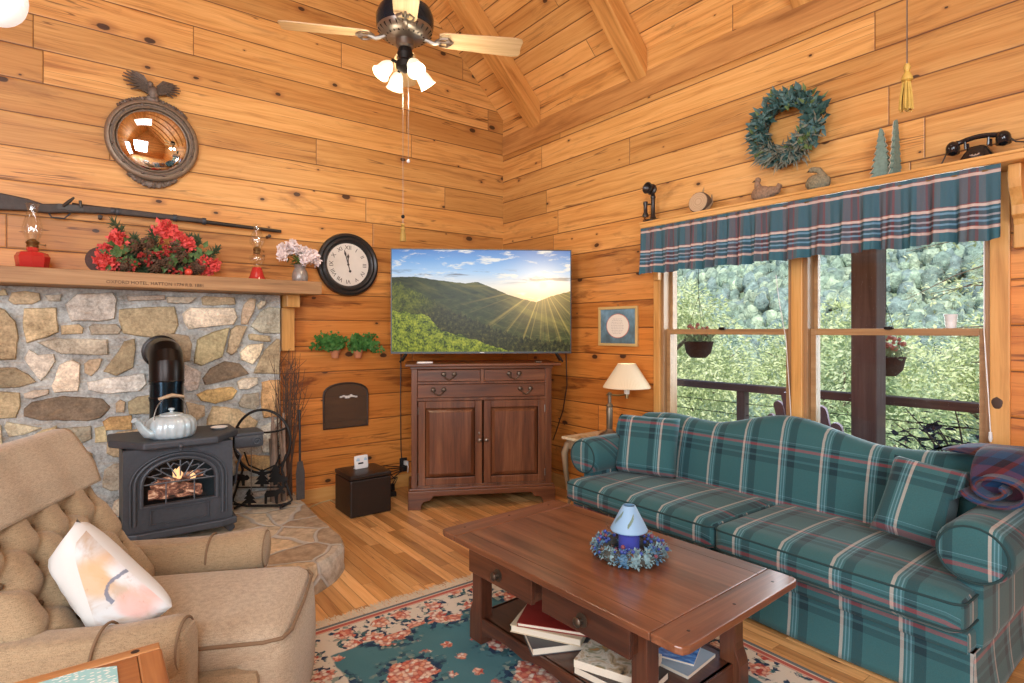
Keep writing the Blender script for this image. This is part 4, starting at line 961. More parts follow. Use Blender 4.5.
for sx in (1,):
    xa = SX1 + .03 if sx else SX0 - .03; e = 1 if sx else -1; xb = xa + e * .19
    m = MB(); m.rbox((min(xa, xb), -.66, Zt - .02), (max(xa, xb), SB - .02, Zt + .012), .018, 4)
    m.rbox((min(xa, xb) + .01, -.665, Zt - .085), (max(xa, xb) - .01, -.645, Zt - .01), .009, 4); m.build('warming_shelf', IR, t, weld=1e-5)
    m = MB()
    for y in (-.655,):
        pts = []
        for k in range(20): a = k * .5; rr = .028 * (1 - k / 26); pts.append((xb - e * .05 + e * rr * math.cos(a), y - .012, Zt - .05 + rr * math.sin(a)))
        m.tube(pts, .006, 6); pts = [(xa + e * .02, y, Zt - .09), (xa + e * .05, y, Zt - .13), (xa + e * .03, y, Zt - .18), (xa + e * .015, y, Zt - .3)]; m.tube(pts, .007, 6)
    m.build('shelf_scroll', IR, t)
m = MB(); m.sph((-2.86, SF - .05, Zt + .008), (.014, .012, .014), 10, 8); m.tube([(-2.86, SF - .05, Zt + .0), (-2.86, SF - .05, Zt - .02)], .004, 6); m.build('lid_knob', IR, t)
# stovepipe
px_, py_ = -2.89, -.5
t = thing('stovepipe', 'black stovepipe rising from the stove and elbowing into the stone wall', 'stovepipe', (px_, py_, Zt + .042)); R_ = .09
m = MB(); m.M = Matrix.Translation((px_, py_, 0)); m.lathe([(R_, Zt + .043), (R_, .93), (R_ + .003, .93), (R_ + .003, .945), (R_, .945), (R_, 1.03), (R_ + .004, 1.03), (R_ + .004, 1.05), (R_, 1.05)], 32); m.build('lower_pipe', M['pipe_blue'], t)
m = MB(); m.M = Matrix.Translation((px_, py_, 0)); pts = [(0, 0, 1.05), (0, 0, 1.095)] + [(0, .12 - .12 * math.cos(a), 1.095 + .12 * math.sin(a)) for a in (.4, .8, 1.2, PI / 2)] + [(0, .2, 1.215), (0, .333, 1.215)]
m.tube(pts, R_ + .002, 32); m.build('elbow', M['pipe'], t, smooth=15)
for z in (.95, 1.05): 
    m = MB(); m.M = Matrix.Translation((px_, py_, 0)); m.tube([((R_ + .003) * math.cos(k * PI / 16), (R_ + .003) * math.sin(k * PI / 16), z) for k in range(32)], .004, 6, True); m.build('pipe_seam', M['pipe'], t)
m = MB(); m.M = Matrix.Translation((px_, -.1665, 1.215)) @ Euler((PI / 2, 0, 0)).to_matrix().to_4x4(); m.lathe([(R_ + .004, 0), (R_ + .018, 0), (R_ + .016, .012), (R_ + .004, .016)], 32); m.build('wall_collar', M['pipe'], t)
# kettle
kx, ky, kz = -2.89, -.735, Zt + .0425
t = thing('kettle', 'pale blue white fluted enamel kettle with a wire bail standing on the stove', 'kettle', (kx, ky, kz))
ken = plain('kettle_enamel', (.55, .68, .74), .28, .2, .2, 25)
m = MB(); m.lathe([(0, 0), (.092, 0), (.104, .012), (.112, .04), (.114, .08), (.108, .108), (.09, .13), (.06, .142)], 72, lobes=18, amp=.06); m.build('kettle_body', ken, t, world=False, smooth=60)
m = MB(); m.lathe([(.062, .137), (.055, .15), (.02, .16), (.008, .163), (.008, .17), (.016, .178), (.012, .188), (0, .19)], 24); m.build('lid', ken, t, world=False)
sd = Vector((-.85, -.5, 0)).normalized()
m = MB(); m.tube([sd * .09 + Vector((0, 0, .035)), sd * .135 + Vector((0, 0, .045)), sd * .165 + Vector((0, 0, .085)), sd * .185 + Vector((0, 0, .13)), sd * .205 + Vector((0, 0, .142))], [.032, .026, .019, .015, .017], 12); m.build('spout', ken, t, world=False)
m = MB(); m.tube([sd * (.1 * math.cos(a)) + Vector((0, 0, .12 + .15 * math.sin(a))) for a in [PI * k / 14 for k in range(15)]], .003, 6); b_ = m.build('bail', M['pewter'], t, world=False)
m = MB(); m.tube([sd * .07 + Vector((0, 0, .255)), Vector((0, 0, .272)), sd * -.07 + Vector((0, 0, .255))], [.009, .012, .009], 10); m.build('grip', wood('pale_grip', (.4, .28, .16), (.55, .42, .28), (.65, .52, .36), 0), b_, world=True) if 0 else m.build('grip', wood('pale_grip', (.4, .28, .16), (.55, .42, .28), (.65, .52, .36), 0), b_, world=False)
t.scale = (1.06, 1.06, .88)
p = at(201, 431, Z=kz + .01); m = MB(); m.M = Matrix.Translation((-2.62, -.6, kz)); m.lathe([(0, 0), (.035, 0), (.05, .012), (.046, .014), (.03, .005), (0, .005)], 24); o = m.build('spoon_rest', M['ceramic']); tag(o, 'little white oval dish on the stove top right of the kettle', 'dish')
# wrought iron stand with ring and animals
o0 = Vector((-2.325, -.42, HM + .0)); t = thing('wrought_iron_stand', 'black wrought iron hearth stand with a big ring and forest animal silhouettes', 'fire tools', o0)
dx = Vector((RT[0] * .93 + .05, RT[1] * .93, 0)).normalized(); BI = M['black_iron']
Q = lambda x, z, y=0: o0 + dx * x + Vector((0, 0, z)) + Vector((FW[0], FW[1], 0)) * y
m = MB(); m.tube([Q(.19 * math.cos(a), .45 + .215 * math.sin(a)) for a in [2 * PI * k / 40 for k in range(40)]], .009, 8, True); m.build('iron_ring', BI, t)
m = MB(); m.tube([Q(.17 * math.cos(a), .5 + .05 * math.sin(a) + .06) for a in [PI + PI * k / 12 for k in range(13)]], .007, 8); m.tube([Q(-.12, .38), Q(-.09, .29), Q(0, .25), Q(.09, .29), Q(.12, .36)], .006, 6)
m.build('cross_hoop', BI, t)
for s in (-1, 1): m = MB(); m.tube([Q(s * .16, .36), Q(s * .13, .26), Q(s * .17, .14), Q(s * .2, .05), Q(s * .16, .02)], .008, 8); m.build('side_scroll', BI, t)
m = MB(); m.tube([Q(-.19, .03), Q(-.1, .014), Q(.1, .014), Q(.19, .03)], .009, 8); m.tube([Q(-.17, .14), Q(.17, .14)], .005, 6); m.build('base_bar', BI, t)
for s in (-1, 1): m = MB(); m.tube([Q(s * .15, .02, -.07), Q(s * .15, .012, .08)], .009, 8); m.build('foot', BI, t)
def plate(name, pts, ox, oz, sc):
    m = MB(); m.M = frame(Q(ox, oz, -.012), dx, Vector((-FW[0], -FW[1], 0))); m.prism([(x * sc, z * sc) for x, z in pts], -.002, .002); return m.build(name, BI, t, smooth=0)
bear = [(0, 0), (.12, 0), (.12, .22), (.3, .3), (.55, .28), (.6, 0), (.75, 0), (.75, .3), (.92, .32), (1.02, .42), (.95, .55), (.86, .62), (.8, .56), (.6, .64), (.3, .66), (.08, .55), (.0, .35)]
tree_ = [(.4, 0), (.4, .12), (0, .12), (.3, .4), (.12, .4), (.36, .68), (.22, .68), (.5, 1.1), (.78, .68), (.64, .68), (.88, .4), (.7, .4), (1, .12), (.6, .12), (.6, 0)]
moose = [(0, 0), (.1, 0), (.12, .3), (.45, .34), (.5, 0), (.6, 0), (.62, .4), (.72, .5), (.9, .46), (.95, .55), (.8, .66), (.95, .8), (.85, .95), (.78, .78), (.62, .95), (.6, .76), (.68, .68), (.5, .62), (.1, .6), (0, .45)]
plate('bear_silhouette', bear, -.2, .155, .12); plate('tree_silhouette', tree_, -.05, .15, .11); plate('tree_silhouette', tree_, .03, .16, .13); plate('moose_silhouette', moose, .02, .03, .15); plate('tree_silhouette', tree_, -.13, .025, .1); plate('bear_silhouette', bear, .08, .155, .1)
m = MB(); m.tube([Q(-.06, .47, -.03), Q(-.06, .1, -.03)], .003, 6); m.sph(Q(-.06, .48, -.03), .008, 8, 6); m.build('poker', M['pewter'], t)
# twigs and sticks leaning in the corner of the stone
t = thing('twig_bundle', 'bundle of tall thin brown twigs leaning where the stone meets the log wall', 'twigs', (-2.07, -.2, HM))
r = random.Random(6); tw = plain('twig_brown', (.1, .055, .035), .8, 0, .4, 40)
for k in range(26):
    a = Vector((-2.13 + r.uniform(-.05, .06), -.21 + r.uniform(-.03, .04), HM)); L = r.uniform(.75, 1.1); b = a + Vector((r.uniform(-.07, .17), r.uniform(-.02, .07), L)); b.y = min(b.y, -.02 if b.x > -2.02 else -.19)
    if a.y > -.19: a.y = -.2
    m = MB(); mid = a.lerp(b, .5) + Vector((r.uniform(-.02, .02), 0, 0)); m.tube([a, mid, b], [.005, .004, .0015], 5)
    for q in range(4):
        s = r.uniform(.45, .95); p = a.lerp(b, s); e = p + Vector((r.uniform(-.07, .09), -.01, r.uniform(.05, .16))); m.tube([p, e], [.0025, .001], 4)
    m.build('twig', tw, t)
t = thing('kindling_bundle', 'tight upright bundle of grey brown sticks behind the iron ring', 'kindling', (-2.2, -.3, HM))
for k in range(11):
    a = Vector((-2.2 + r.uniform(-.045, .045), -.33 + r.uniform(-.03, .03), HM)); b = a + Vector((r.uniform(-.03, .03), r.uniform(0, .04), r.uniform(.4, .62))); m = MB(); m.tube([a, a.lerp(b, .5) + Vector((r.uniform(-.01, .01), 0, 0)), b], [.014, .013, .009], 7); m.build('stick', plain('stick_bark%d' % (k % 3), [(.2, .14, .1), (.28, .2, .15), (.15, .1, .07)][k % 3], .85, 0, .4, 30, .4), t)
t = thing('hearth_broom', 'dark hearth broom with a feathered head hanging beside the sticks', 'broom', (-2.06, -.38, HM))
m = MB(); m.tube([(-2.045, -.31, .78), (-2.06, -.37, .42)], .008, 8); m.build('handle', M['black_iron'], t)
m = MB()
for k in range(9): a = (k - 4) * .022; m.tube([(-2.06 + a * .15, -.37, .42), (-2.06 + a * .26, -.375, .34), (-2.06 + a * .3, -.385, HM + .001)], [.005, .009, .003], 5)
m.build('broom_head', plain('broom_fibre', (.07, .06, .055), .8, 0, .4, 60), t)
# ================================================================ ottoman, device, cords, outlet
lea = plain('black_brown_leather', (.017, .012, .01), .38, 0, .2, 120, .15)
t = thing('storage_ottoman', 'dark brown leather cube storage ottoman on the floor left of the cabinet', 'ottoman', (-1.61, -.41, 0))
m = MB(); m.box((-1.765, -.572, .003), (-1.452, -.255, .268)); m.build('ottoman_box', lea, t, smooth=0, bevel=.008)
m = MB(); m.rbox((-1.77, -.577, .271), (-1.447, -.25, .309), .014, 6, (0, 0, .004)); m.build('lid', lea, t, weld=1e-5)
p = at(361, 470, Y=-.4); t = thing('weather_display', 'small white digital display propped on the leather ottoman', 'display', (p.x, -.41, .314), .12)
m = MB(); m.M = Euler((-.12, 0, 0)).to_matrix().to_4x4(); m.rbox((-.056, -.009, .0), (.056, .009, .098), .008, 4); m.build('case', M['white'], t, world=False, weld=1e-5)
m = MB(); m.M = Euler((-.12, 0, 0)).to_matrix().to_4x4()
for x, w_ in ((-.03, .013), (.032, .011)): m.box((x - w_, -.0105, .058), (x + w_, -.0088, .072)); m.box((x - w_ * .6, -.0105, .075), (x + w_ * .8, -.0088, .079))
m.build('blue_icons', plain('pale_blue_ink', (.35, .55, .7), .5), t, world=False)
m = MB(); m.M = Euler((-.12, 0, 0)).to_matrix().to_4x4(); m.box((-.03, -.0105, .034), (.012, -.0088, .046)); m.build('dark_readout', M['black'], t, world=False, smooth=0)
m = MB(); m.box((-.05, -.004, 0), (.05, .03, .006)); m.build('prop_foot', M['white'], t, world=False, smooth=0)
p = at(404, 465, Y=-.02); t = thing('wall_outlet', 'black wall outlet plate with a white plug low beside the cabinet', 'outlet', (p.x, -.001, p.z))
m = MB(); m.box((-.035, -.008, -.06), (.035, 0, .06)); m.build('plate', M['black'], t, world=False, smooth=0, bevel=.003)
m = MB(); m.box((.002, -.05, .0), (.026, -.008, .035)); m.tube([(.014, -.05, .02), (.02, -.06, -.01), (.02, -.05, -.06)], .004, 6); m.build('white_plug', M['white'], t, world=False, smooth=0)
m = MB(); m.box((-.028, -.055, -.045), (-.002, -.008, -.005)); m.build('adapter', M['black'], t, world=False, smooth=0, bevel=.003)
t = thing('power_strip', 'black power strip and adapters tangled on the floor between ottoman and cabinet', 'power strip', (-1.27, -.2, 0))
m = MB(); m.box((-1.415, -.24, .002), (-1.25, -.185, .04)); m.build('strip', M['black'], t, smooth=0, bevel=.004)
for i, (x, y, z) in enumerate([(-1.395, -.21, .042), (-1.34, -.215, .042), (-1.28, -.21, .042)]): m = MB(); m.obox((x, y, z + .03), (.045, .035, .055), (0, 0, .2 * i)); m.build('adapter', M['black'], t, smooth=0, bevel=.004)
m = MB(); r = random.Random(4)
for k in range(5):
    a = Vector((-1.38 + .03 * k, -.2, .07)); pts = [a, a + Vector((r.uniform(-.06, .06), -.02, .08)), a + Vector((r.uniform(-.1, .1), .03, .05)), Vector((-1.2 - .02 * k, -.06, .1 + .03 * k)), Vector((-1.11, -.03, .14 + .01 * k))]; 
    sp = [pts[0]]; 
    for i in range(len(pts) - 1): sp += [pts[i].lerp(pts[i + 1], .5), pts[i + 1]]
    m.tube(sp, .004, 6)
m.build('cables', M['black'], t)
pts = [at(x, y, Z=.008) for x, y in [(303, 512), (312, 506), (322, 502), (330, 500), (337, 503), (342, 507), (349, 505)]]
m = MB(); m.tube([(p.x, p.y, .007) for p in pts], .005, 6); o = m.build('pale_cord', plain('cream_cord', (.6, .5, .28), .6)); tag(o, 'pale cream cord lying on the floor left of the ottoman', 'cord')
# ================================================================ corner cabinet
L0 = Vector((-1.325, -.625, 0)); Rr = Vector((-.345, -1.142, 0)); cd = (Rr - L0); CW = 1.085; ang = math.atan2(cd.y, cd.x)
L0 = (L0 + Rr) / 2 - Vector((math.cos(ang), math.sin(ang), 0)) * CW / 2
t = thing('tv_cabinet', 'reddish brown cherry cabinet with two doors and three drawers standing across the room corner', 'cabinet', L0, ang)
K = dict(parent=t, world=False)
sx = lambda x: (x - 78) / 614 * CW
szz = lambda y: (665 - y) / 625 * 1.10
D_ = .45; cx_, cy_, cz_ = M['cherry_x'], M['cherry_y'], M['cherry_z']
m = MB(); m.box((0, .022, .1), (.02, D_, 1.08)); m.box((CW - .02, .022, .1), (CW, D_, 1.08)); m.box((.02, D_ - .02, .1), (CW - .02, D_, 1.08)); m.box((.02, .03, .12), (CW - .02, D_ - .02, .14)); m.build('carcass', cz_, smooth=0, **K)
m = MB()  # face frame
m.box((0, 0, .15), (sx(103), .022, 1.08)); m.box((sx(663), 0, .15), (CW, .022, 1.08))
for a, b in ((1.056, 1.08), (.945, .963), (.818, .84), (.15, .176)): m.box((sx(103), 0.001, a), (sx(663), .022, b))
m.box((sx(375), .001, .963), (sx(390), .022, 1.056)); m.build('face_frame', cz_, smooth=0, bevel=.002, **K)
m = MB(); m.box((-.045, -.05, 1.081), (CW + .065, D_ + .02, 1.102)); m.build('cabinet_top', cx_, smooth=0, bevel=.006, seg=3, **K)
m = MB(); m.box((-.01, -.012, 1.06), (CW + .01, .0, 1.081)); m.build('top_molding', cx_, smooth=0, bevel=.004, **K)
m = MB()
m.M = Matrix(((1, 0, 0, 0), (0, 0, 1, 0), (0, 1, 0, 0), (0, 0, 0, 1)))
B0, B1 = -.025, CW + .025
prof = [(B0, 0), (B0 + .10, 0), (B0 + .1, .035), (B0 + .12, .06), (B0 + .17, .07), (B0 + .19, .1), (B1 - .19, .1), (B1 - .17, .07), (B1 - .12, .06), (B1 - .1, .035), (B1 - .1, 0), (B1, 0), (B1, .14), (B0, .14)]
m.prism(prof, -.025, -.003); m.M = Matrix.Identity(4); m.box((B0, -.003, 0), (B0 + .02, D_, .14)); m.box((B1 - .02, -.003, 0), (B1, D_, .14)); m.box((B0 + .008, -.018, .14), (B1 - .008, .0, .158)); m.build('bracket_base', cx_, smooth=0, bevel=.004, **K)
M['pull'] = plain('dark_bronze_pull', (.13, .1, .075), .35, .85)
def bail(par, x, z):
    m = MB()
    for s in (-1, 1): m.sph((x + s * .04, -.02, z + .012), (.019, .008, .017), 12, 8); m.tube([(x + s * .04, -.01, z + .012), (x + s * .04, -.03, z + .012)], .006, 6)
    pts = [(x + .04 * math.cos(a) , -.03, z + .008 + .03 * math.sin(a) * (1.0 - .25 * math.cos(2 * a))) for a in [PI + PI * k / 12 for k in range(13)]]
    m.tube(pts, .0055, 6); m.build('bail_pull', M['pull'], par, world=False)
def drawer(x0, x1, z0, z1, pulls):
    m = MB(); m.box((x0 + .002, -.006, z0 + .002), (x1 - .002, .02, z1 - .002)); d = m.build('drawer', cx_, smooth=0, bevel=.004, **K)
    for px in pulls: bail(d, px, (z0 + z1) / 2)
drawer(sx(103), sx(375), .963, 1.056, [sx(238)]); drawer(sx(390), sx(663), .963, 1.056, [sx(522)]); drawer(sx(103), sx(663), .84, .945, [sx(193), sx(572)])
def door(x0, x1, z0, z1, kx, hinge):
    x0 += .002; x1 -= .002; z0 += .002; z1 -= .002; st = .055
    m = MB(); m.box((x0, -.006, z0), (x0 + st, .016, z1)); m.box((x1 - st, -.006, z0), (x1, .016, z1)); m.box((x0 + st, -.006, z0), (x1 - st, .016, z0 + st)); m.box((x0 + st, -.006, z1 - st), (x1 - st, .016, z1))
    d = m.build('door', cz_, smooth=0, bevel=.004, **K)
    a, b, c, e = x0 + st + .004, x1 - st - .004, z0 + st + .004, z1 - st - .004; q = .028
    m = MB(); m.M = Matrix(((1, 0, 0, 0), (0, 0, 1, 0), (0, 1, 0, 0), (0, 0, 0, 1)))
    m.prism([(a, c), (b, c), (b, e), (a, e)], .012, -.006, [(a + q, c + q), (b - q, c + q), (b - q, e - q), (a + q, e - q)]); m.build('raised_panel', cz_, d, world=False, smooth=0)
    m = MB(); m.M = Matrix.Translation((kx, -.006, .515)) @ Euler((PI / 2, 0, 0)).to_matrix().to_4x4(); m.lathe([(.006, 0), (.006, .012), (.014, .018), (.016, .026), (.01, .032), (0, .033)], 14); m.build('knob', M['pewter'], d, world=False)
    for z in (z0 + .07, z1 - .07): m = MB(); hx = x1 - .002 if hinge > 0 else x0 + .002; m.tube([(hx, -.008, z - .028), (hx, -.008, z + .028)], .0045, 8); m.build('hinge', M['pewter'], d, world=False)
    return d
door(sx(105), sx(383), .176, .818, sx(370), -1); d2 = door(sx(388), sx(663), .176, .818, sx(400), 1)
m = MB(); m.sph((sx(369), -.008, .565), (.008, .004, .012), 8, 6); m.build('keyhole', M['pewter'], **K)
# ---- television
tz0, tz1 = 1.172, 2.0; tw_ = 1.44; ta = math.radians(-33); cc = L0 + Vector((math.cos(ang), math.sin(ang), 0)) * (CW * .5 + .012) + Vector((-math.sin(ang), math.cos(ang), 0)) * .17
t = thing('television', 'large flat screen television showing a mountain sunrise, standing on the corner cabinet', 'television', (cc.x, cc.y, 1.103), ta)
K = dict(parent=t, world=False)
m = MB(); m.box((-tw_ / 2, -.004, .067), (tw_ / 2, .03, .9)); m.box((-.45, .03, .12), (.45, .06, .6)); m.build('tv_body', M['black'], smooth=0, bevel=.003, **K)
m = MB(); e = .008
for lo, hi in (((-tw_/2, -.01, .067), (tw_/2, -.004, .067 + .016)), ((-tw_/2, -.01, .9 - e), (tw_/2, -.004, .9)), ((-tw_/2, -.01, .083), (-tw_/2 + e, -.004, .9 - e)), ((tw_/2 - e, -.01, .083), (tw_/2, -.004, .9 - e))): m.box(lo, hi)
m.build('bezel', plain('grey_bezel', (.05, .055, .055), .35, .4), smooth=0, **K)
for s in (-1, 1):
    m = MB(); x = s * .6
    m.tube([(x, .012, .068), (x + s * .04, -.07, .006)], [.012, .008], 8); m.tube([(x, .012, .068), (x + s * .04, .1, .006)], [.012, .008], 8); m.build('tv_foot', M['black'], **K)
g = G('mountain_sunrise_picture'); gx, gy, gz = g.sep(g.gen()); u, v = gx, gz
AS = 1.77
sky = g.ramp(v, [(.52, (1., .72, .36)), (.64, (.92, .84, .72)), (.78, (.42, .62, .86)), (.9, (.17, .38, .72)), (1., (.08, .22, .55))])
cl = g.noise(g.comb(g.ma('MULTIPLY', u, 5.), g.ma('MULTIPLY', v, 11.), .3), 1.3, 5, .6, .3)
sky = g.mix(g.ma('MULTIPLY', g.smooth(cl, .54, .66), .85), sky, (.95, .88, .76))
cl2 = g.noise(g.comb(g.ma('MULTIPLY', u, 4.), g.ma('MULTIPLY', v, 17.), 4.7), 1.2, 5, .6, .3)
bandm = g.ma('MULTIPLY', g.smooth(g.ma('ABSOLUTE', g.ma('SUBTRACT', v, .74)), .09, .02), g.smooth(cl2, .54, .63)); sky = g.mix(g.ma('MULTIPLY', bandm, .8), sky, (.16, .16, .19))
du = g.ma('MULTIPLY', g.ma('SUBTRACT', u, .845), AS); dv = g.ma('SUBTRACT', v, .655)
d = g.ma('SQRT', g.ma('ADD', g.ma('MULTIPLY', du, du), g.ma('MULTIPLY', dv, dv)))
glow = g.ma('POWER', g.ma('SUBTRACT', 1., g.ma('DIVIDE', d, .75), clamp=True), 3.)
def hgt(st): return g.ramp(u, st)
n1 = g.noise(g.comb(g.ma('MULTIPLY', u, 30.), 0., 0.), 1., 4, .6)
h1 = g.ma('ADD', hgt([(0., .73), (.13, .735), (.264, .70), (.407, .672), (.474, .688), (.55, .636), (.639, .568), (.727, .52), (.804, .49), (.892, .55), (1., .6)]), g.ma('MULTIPLY', g.ma('SUBTRACT', n1, .5), .02))
m1 = g.ma('LESS_THAN', v, h1)
dep = g.ma('SUBTRACT', h1, v)
tx = g.noise(g.comb(g.ma('MULTIPLY', u, 16.), g.ma('MULTIPLY', v, 22.), 1.), 1.4, 5, .7, .5)
f1 = g.ramp(g.ma('ADD', g.ma('MULTIPLY', tx, .8), g.ma('MULTIPLY', dep, .25)), [(.25, (.012, .02, .006)), (.5, (.045, .058, .016)), (.7, (.15, .15, .04))])
sl = g.noise(g.comb(g.ma('ADD', g.ma('MULTIPLY', u, 7.), g.ma('MULTIPLY', v, 9.)), g.ma('MULTIPLY', v, 3.), 2.), 1.2, 3, .6); f1 = g.mix(g.ma('MULTIPLY', g.smooth(sl, .5, .7), .55), f1, (.22, .19, .04))
angl = g.ma('ARCTAN2', dv, du); rays = g.noise(g.comb(g.ma('MULTIPLY', angl, 9.), 0., 0.), 1., 3, .7)
rm = g.ma('MULTIPLY', g.smooth(rays, .5, .64), g.ma('POWER', g.ma('SUBTRACT', 1., g.ma('DIVIDE', d, .95), clamp=True), 1.4))
n2 = g.noise(g.comb(g.ma('MULTIPLY', u, 75.), g.ma('MULTIPLY', v, 6.), 0.), 1., 3, .7)
h2 = g.ma('ADD', hgt([(0., .66), (.055, .65), (.154, .55), (.264, .45), (.374, .36), (.485, .28), (.595, .19), (.705, .14), (.815, .1), (1., .07)]), g.ma('MULTIPLY', g.ma('SUBTRACT', n2, .45), .2))
m2 = g.ma('LESS_THAN', v, h2)
t2 = g.noise(g.comb(g.ma('MULTIPLY', u, 60.), g.ma('MULTIPLY', v, 28.), 0.), 1., 4, .7)
f2 = g.ramp(t2, [(.36, (.008, .012, .004)), (.55, (.05, .05, .015)), (.7, (.16, .14, .03))])
n3 = g.noise(g.comb(g.ma('MULTIPLY', u, 22.), 3., 0.), 1., 4, .6)
h3 = g.ma('ADD', hgt([(0., .40), (.1, .38), (.19, .36), (.28, .2), (.36, .17), (.44, .13), (.55, .06), (.66, -.05 if 0 else 0.), (1., 0.)]), g.ma('MULTIPLY', g.ma('SUBTRACT', n3, .5), .1))
m3 = g.ma('LESS_THAN', v, h3)
vd = g.ma('SUBTRACT', 1., g.noise(g.comb(g.ma('MULTIPLY', u, 26.), g.ma('MULTIPLY', v, 16.), 0.), 1., 3, .6)); t3 = g.noise(g.comb(g.ma('MULTIPLY', u, 90.), g.ma('MULTIPLY', v, 50.), 0.), 1., 3, .7)
f3 = g.ramp(g.ma('ADD', g.ma('MULTIPLY', vd, .5), g.ma('MULTIPLY', g.ma('SUBTRACT', 1., t3), .55)), [(.36, (.56, .52, .05)), (.5, (.22, .27, .02)), (.62, (.025, .045, .006))])
f2b = g.mix(g.smooth(g.ma('SUBTRACT', u, v), -.1, -.42), f2, g.mix(.6, f3, f2))
c = g.mix(m1, sky, f1); c = g.mix(g.ma('MULTIPLY', rm, g.ma('MULTIPLY', m1, .6)), c, (1., .62, .14), 'ADD')
c = g.mix(g.ma('MULTIPLY', glow, g.ma('SUBTRACT', 1., g.ma('MULTIPLY', m2, .8))), c, (1.1, .72, .28), 'ADD')
c = g.mix(m2, c, f2b); c = g.mix(m3, c, f3)
core = g.smooth(d, .06, .02); c = g.mix(core, c, (1.2, 1.1, .85))
scr = g.P(Base_Color=(.01, .01, .01), Emission_Color=c, Emission_Strength=.95, Roughness=.25, Specular_IOR_Level=.15)
m = MB(); m.box((-tw_/2 + e, -.0065, .083), (tw_/2 - e, -.0045, .9 - e)); m.build('screen', scr, smooth=0, **K)
m = MB(); m.box((-.018, -.0112, .072), (.018, -.0098, .079)); m.build('maker_badge', M['pewter'], smooth=0, **K)
# things on the cabinet top
nrm = Vector((-math.sin(ang), math.cos(ang), 0)); alg = Vector((math.cos(ang), math.sin(ang), 0))
q = L0 + alg * .1 + nrm * -.0; t = thing('remote_control', 'small white remote control lying at the left end of the cabinet top', 'remote control', (q.x, q.y, 1.1022), ang + .2)
m = MB(); m.rbox((-.06, -.02, 0), (.06, .02, .016), .007, 4); m.build('remote_body', M['white'], t, world=False, weld=1e-5)
m = MB(); [m.box((-.045 + .018 * k, -.008, .0162), (-.035 + .018 * k, .008, .018)) for k in range(5)]; m.build('buttons', plain('grey_rubber', (.25, .25, .26), .6), t, world=False, smooth=0)
q = L0 + alg * .98 + nrm * .0; m = MB(); m.M = Matrix.Translation((q.x, q.y, 1.1022)); m.rbox((-.03, -.012, 0), (.03, .012, .014), .005, 4); o = m.build('streaming_stick', M['pewter'], weld=1e-5); tag(o, 'little grey gadget lying at the right end of the cabinet top', 'gadget')
# thin black cables at both sides of the cabinet
for nm, pts, lb in (('tv_cable', [(401, 345), (400.5, 400), (401, 450), (402, 462)], 'thin black cable running down the left log wall behind the cabinet'),):
    m = MB(); m.tube([at(x, y, Y=-.012) for x, y in pts], .004, 6); o = m.build(nm, M['black']); tag(o, lb, 'cable')
m = MB(); m.tube([at(x, y, X=-.012) for x, y in ((566, 352), (567, 385), (563, 410), (556, 432), (553, 440))], .004, 6); o = m.build('tv_cable', M['black']); tag(o, 'thin black cable hanging down the window wall right of the cabinet', 'cable')
# ================================================================ picture on the window wall
RM4 = Matrix(((0, 0, -1, 0), (-1, 0, 0, 0), (0, 1, 0, 0), (0, 0, 0, 1)))  # local x -> -Y, y -> Z, z -> -X
a = at(599, 307.5, X=-.01); b = at(638, 346.5, X=-.01); c = (a + b) / 2; w2 = (a.y - b.y) / 2; h2_ = .152
t = thing('framed_print', 'small blue matted print with a round cream text panel in a pale gold frame', 'picture', (-.003, c.y, c.z + .0))
m = MB(); m.M = RM4; fw = .021
for lo, hi in (((-w2, -h2_, 0), (w2, -h2_ + fw, .018)), ((-w2, h2_ - fw, 0), (w2, h2_, .018)), ((-w2, -h2_ + fw, 0), (-w2 + fw, h2_ - fw, .018)), ((w2 - fw, -h2_ + fw, 0), (w2, h2_ - fw, .018))): m.box(lo, hi)
m.build('picture_frame', plain('pale_gold', (.68, .48, .2), .4, .2), t, world=False, smooth=0, bevel=.003)
g = G('blue_mat'); f = g.noise(g.obj(), 14, 4, .6); gx, gy, gz = g.sep(g.obj())
c_ = g.ramp(g.ma('ADD', f, g.ma('MULTIPLY', gz, 1.2)), [(.25, (.08, .12, .14)), (.5, (.12, .22, .28)), (.8, (.2, .36, .5))])
m = MB(); m.M = RM4; m.box((-w2 + fw, -h2_ + fw, .002), (w2 - fw, h2_ - fw, .008)); m.build('blue_mat', g.P(Base_Color=c_, Roughness=.6), t, world=False, smooth=0)
m = MB(); m.M = RM4 @ Matrix.Translation((0, .003, .0085)) @ Matrix.Diagonal((w2 / h2_ * .95, 1, 1, 1)); m.lathe([(.094, -.0004), (.094, .0008), (0, .0008)], 40); m.build('red_border', plain('faded_red', (.5, .16, .12), .6), t, world=False, smooth=0)
m = MB(); m.M = RM4 @ Matrix.Translation((0, .003, .0095)) @ Matrix.Diagonal((w2 / h2_ * .95, 1, 1, 1)); m.lathe([(.089, -.0004), (.089, .0008), (0, .0008)], 40); m.build('text_panel', plain('cream_paper', (.82, .76, .66), .7), t, world=False, smooth=0)
m = MB()
for k in range(10):
    zz = .055 - k * .0125; hw_ = math.sqrt(max(.0, .078 ** 2 - zz ** 2)) * .85; m.M = RM4
    rr = random.Random(k); x = -hw_
    while x < hw_ - .01: L = rr.uniform(.008, .024); m.box((x, zz, .0104), (min(x + L, hw_), zz + .0028, .0108)); x += L + .006
m.build('text_lines', plain('faint_ink', (.45, .4, .36), .8), t, world=False, smooth=0)
m = MB(); m.M = RM4; m.tube([(0, h2_, .006), (-.006, h2_ + .02, .004), (.006, h2_ + .02, .004), (0, h2_, .006)], .002, 6); m.build('hanging_loop', M['brass'], t, world=False)
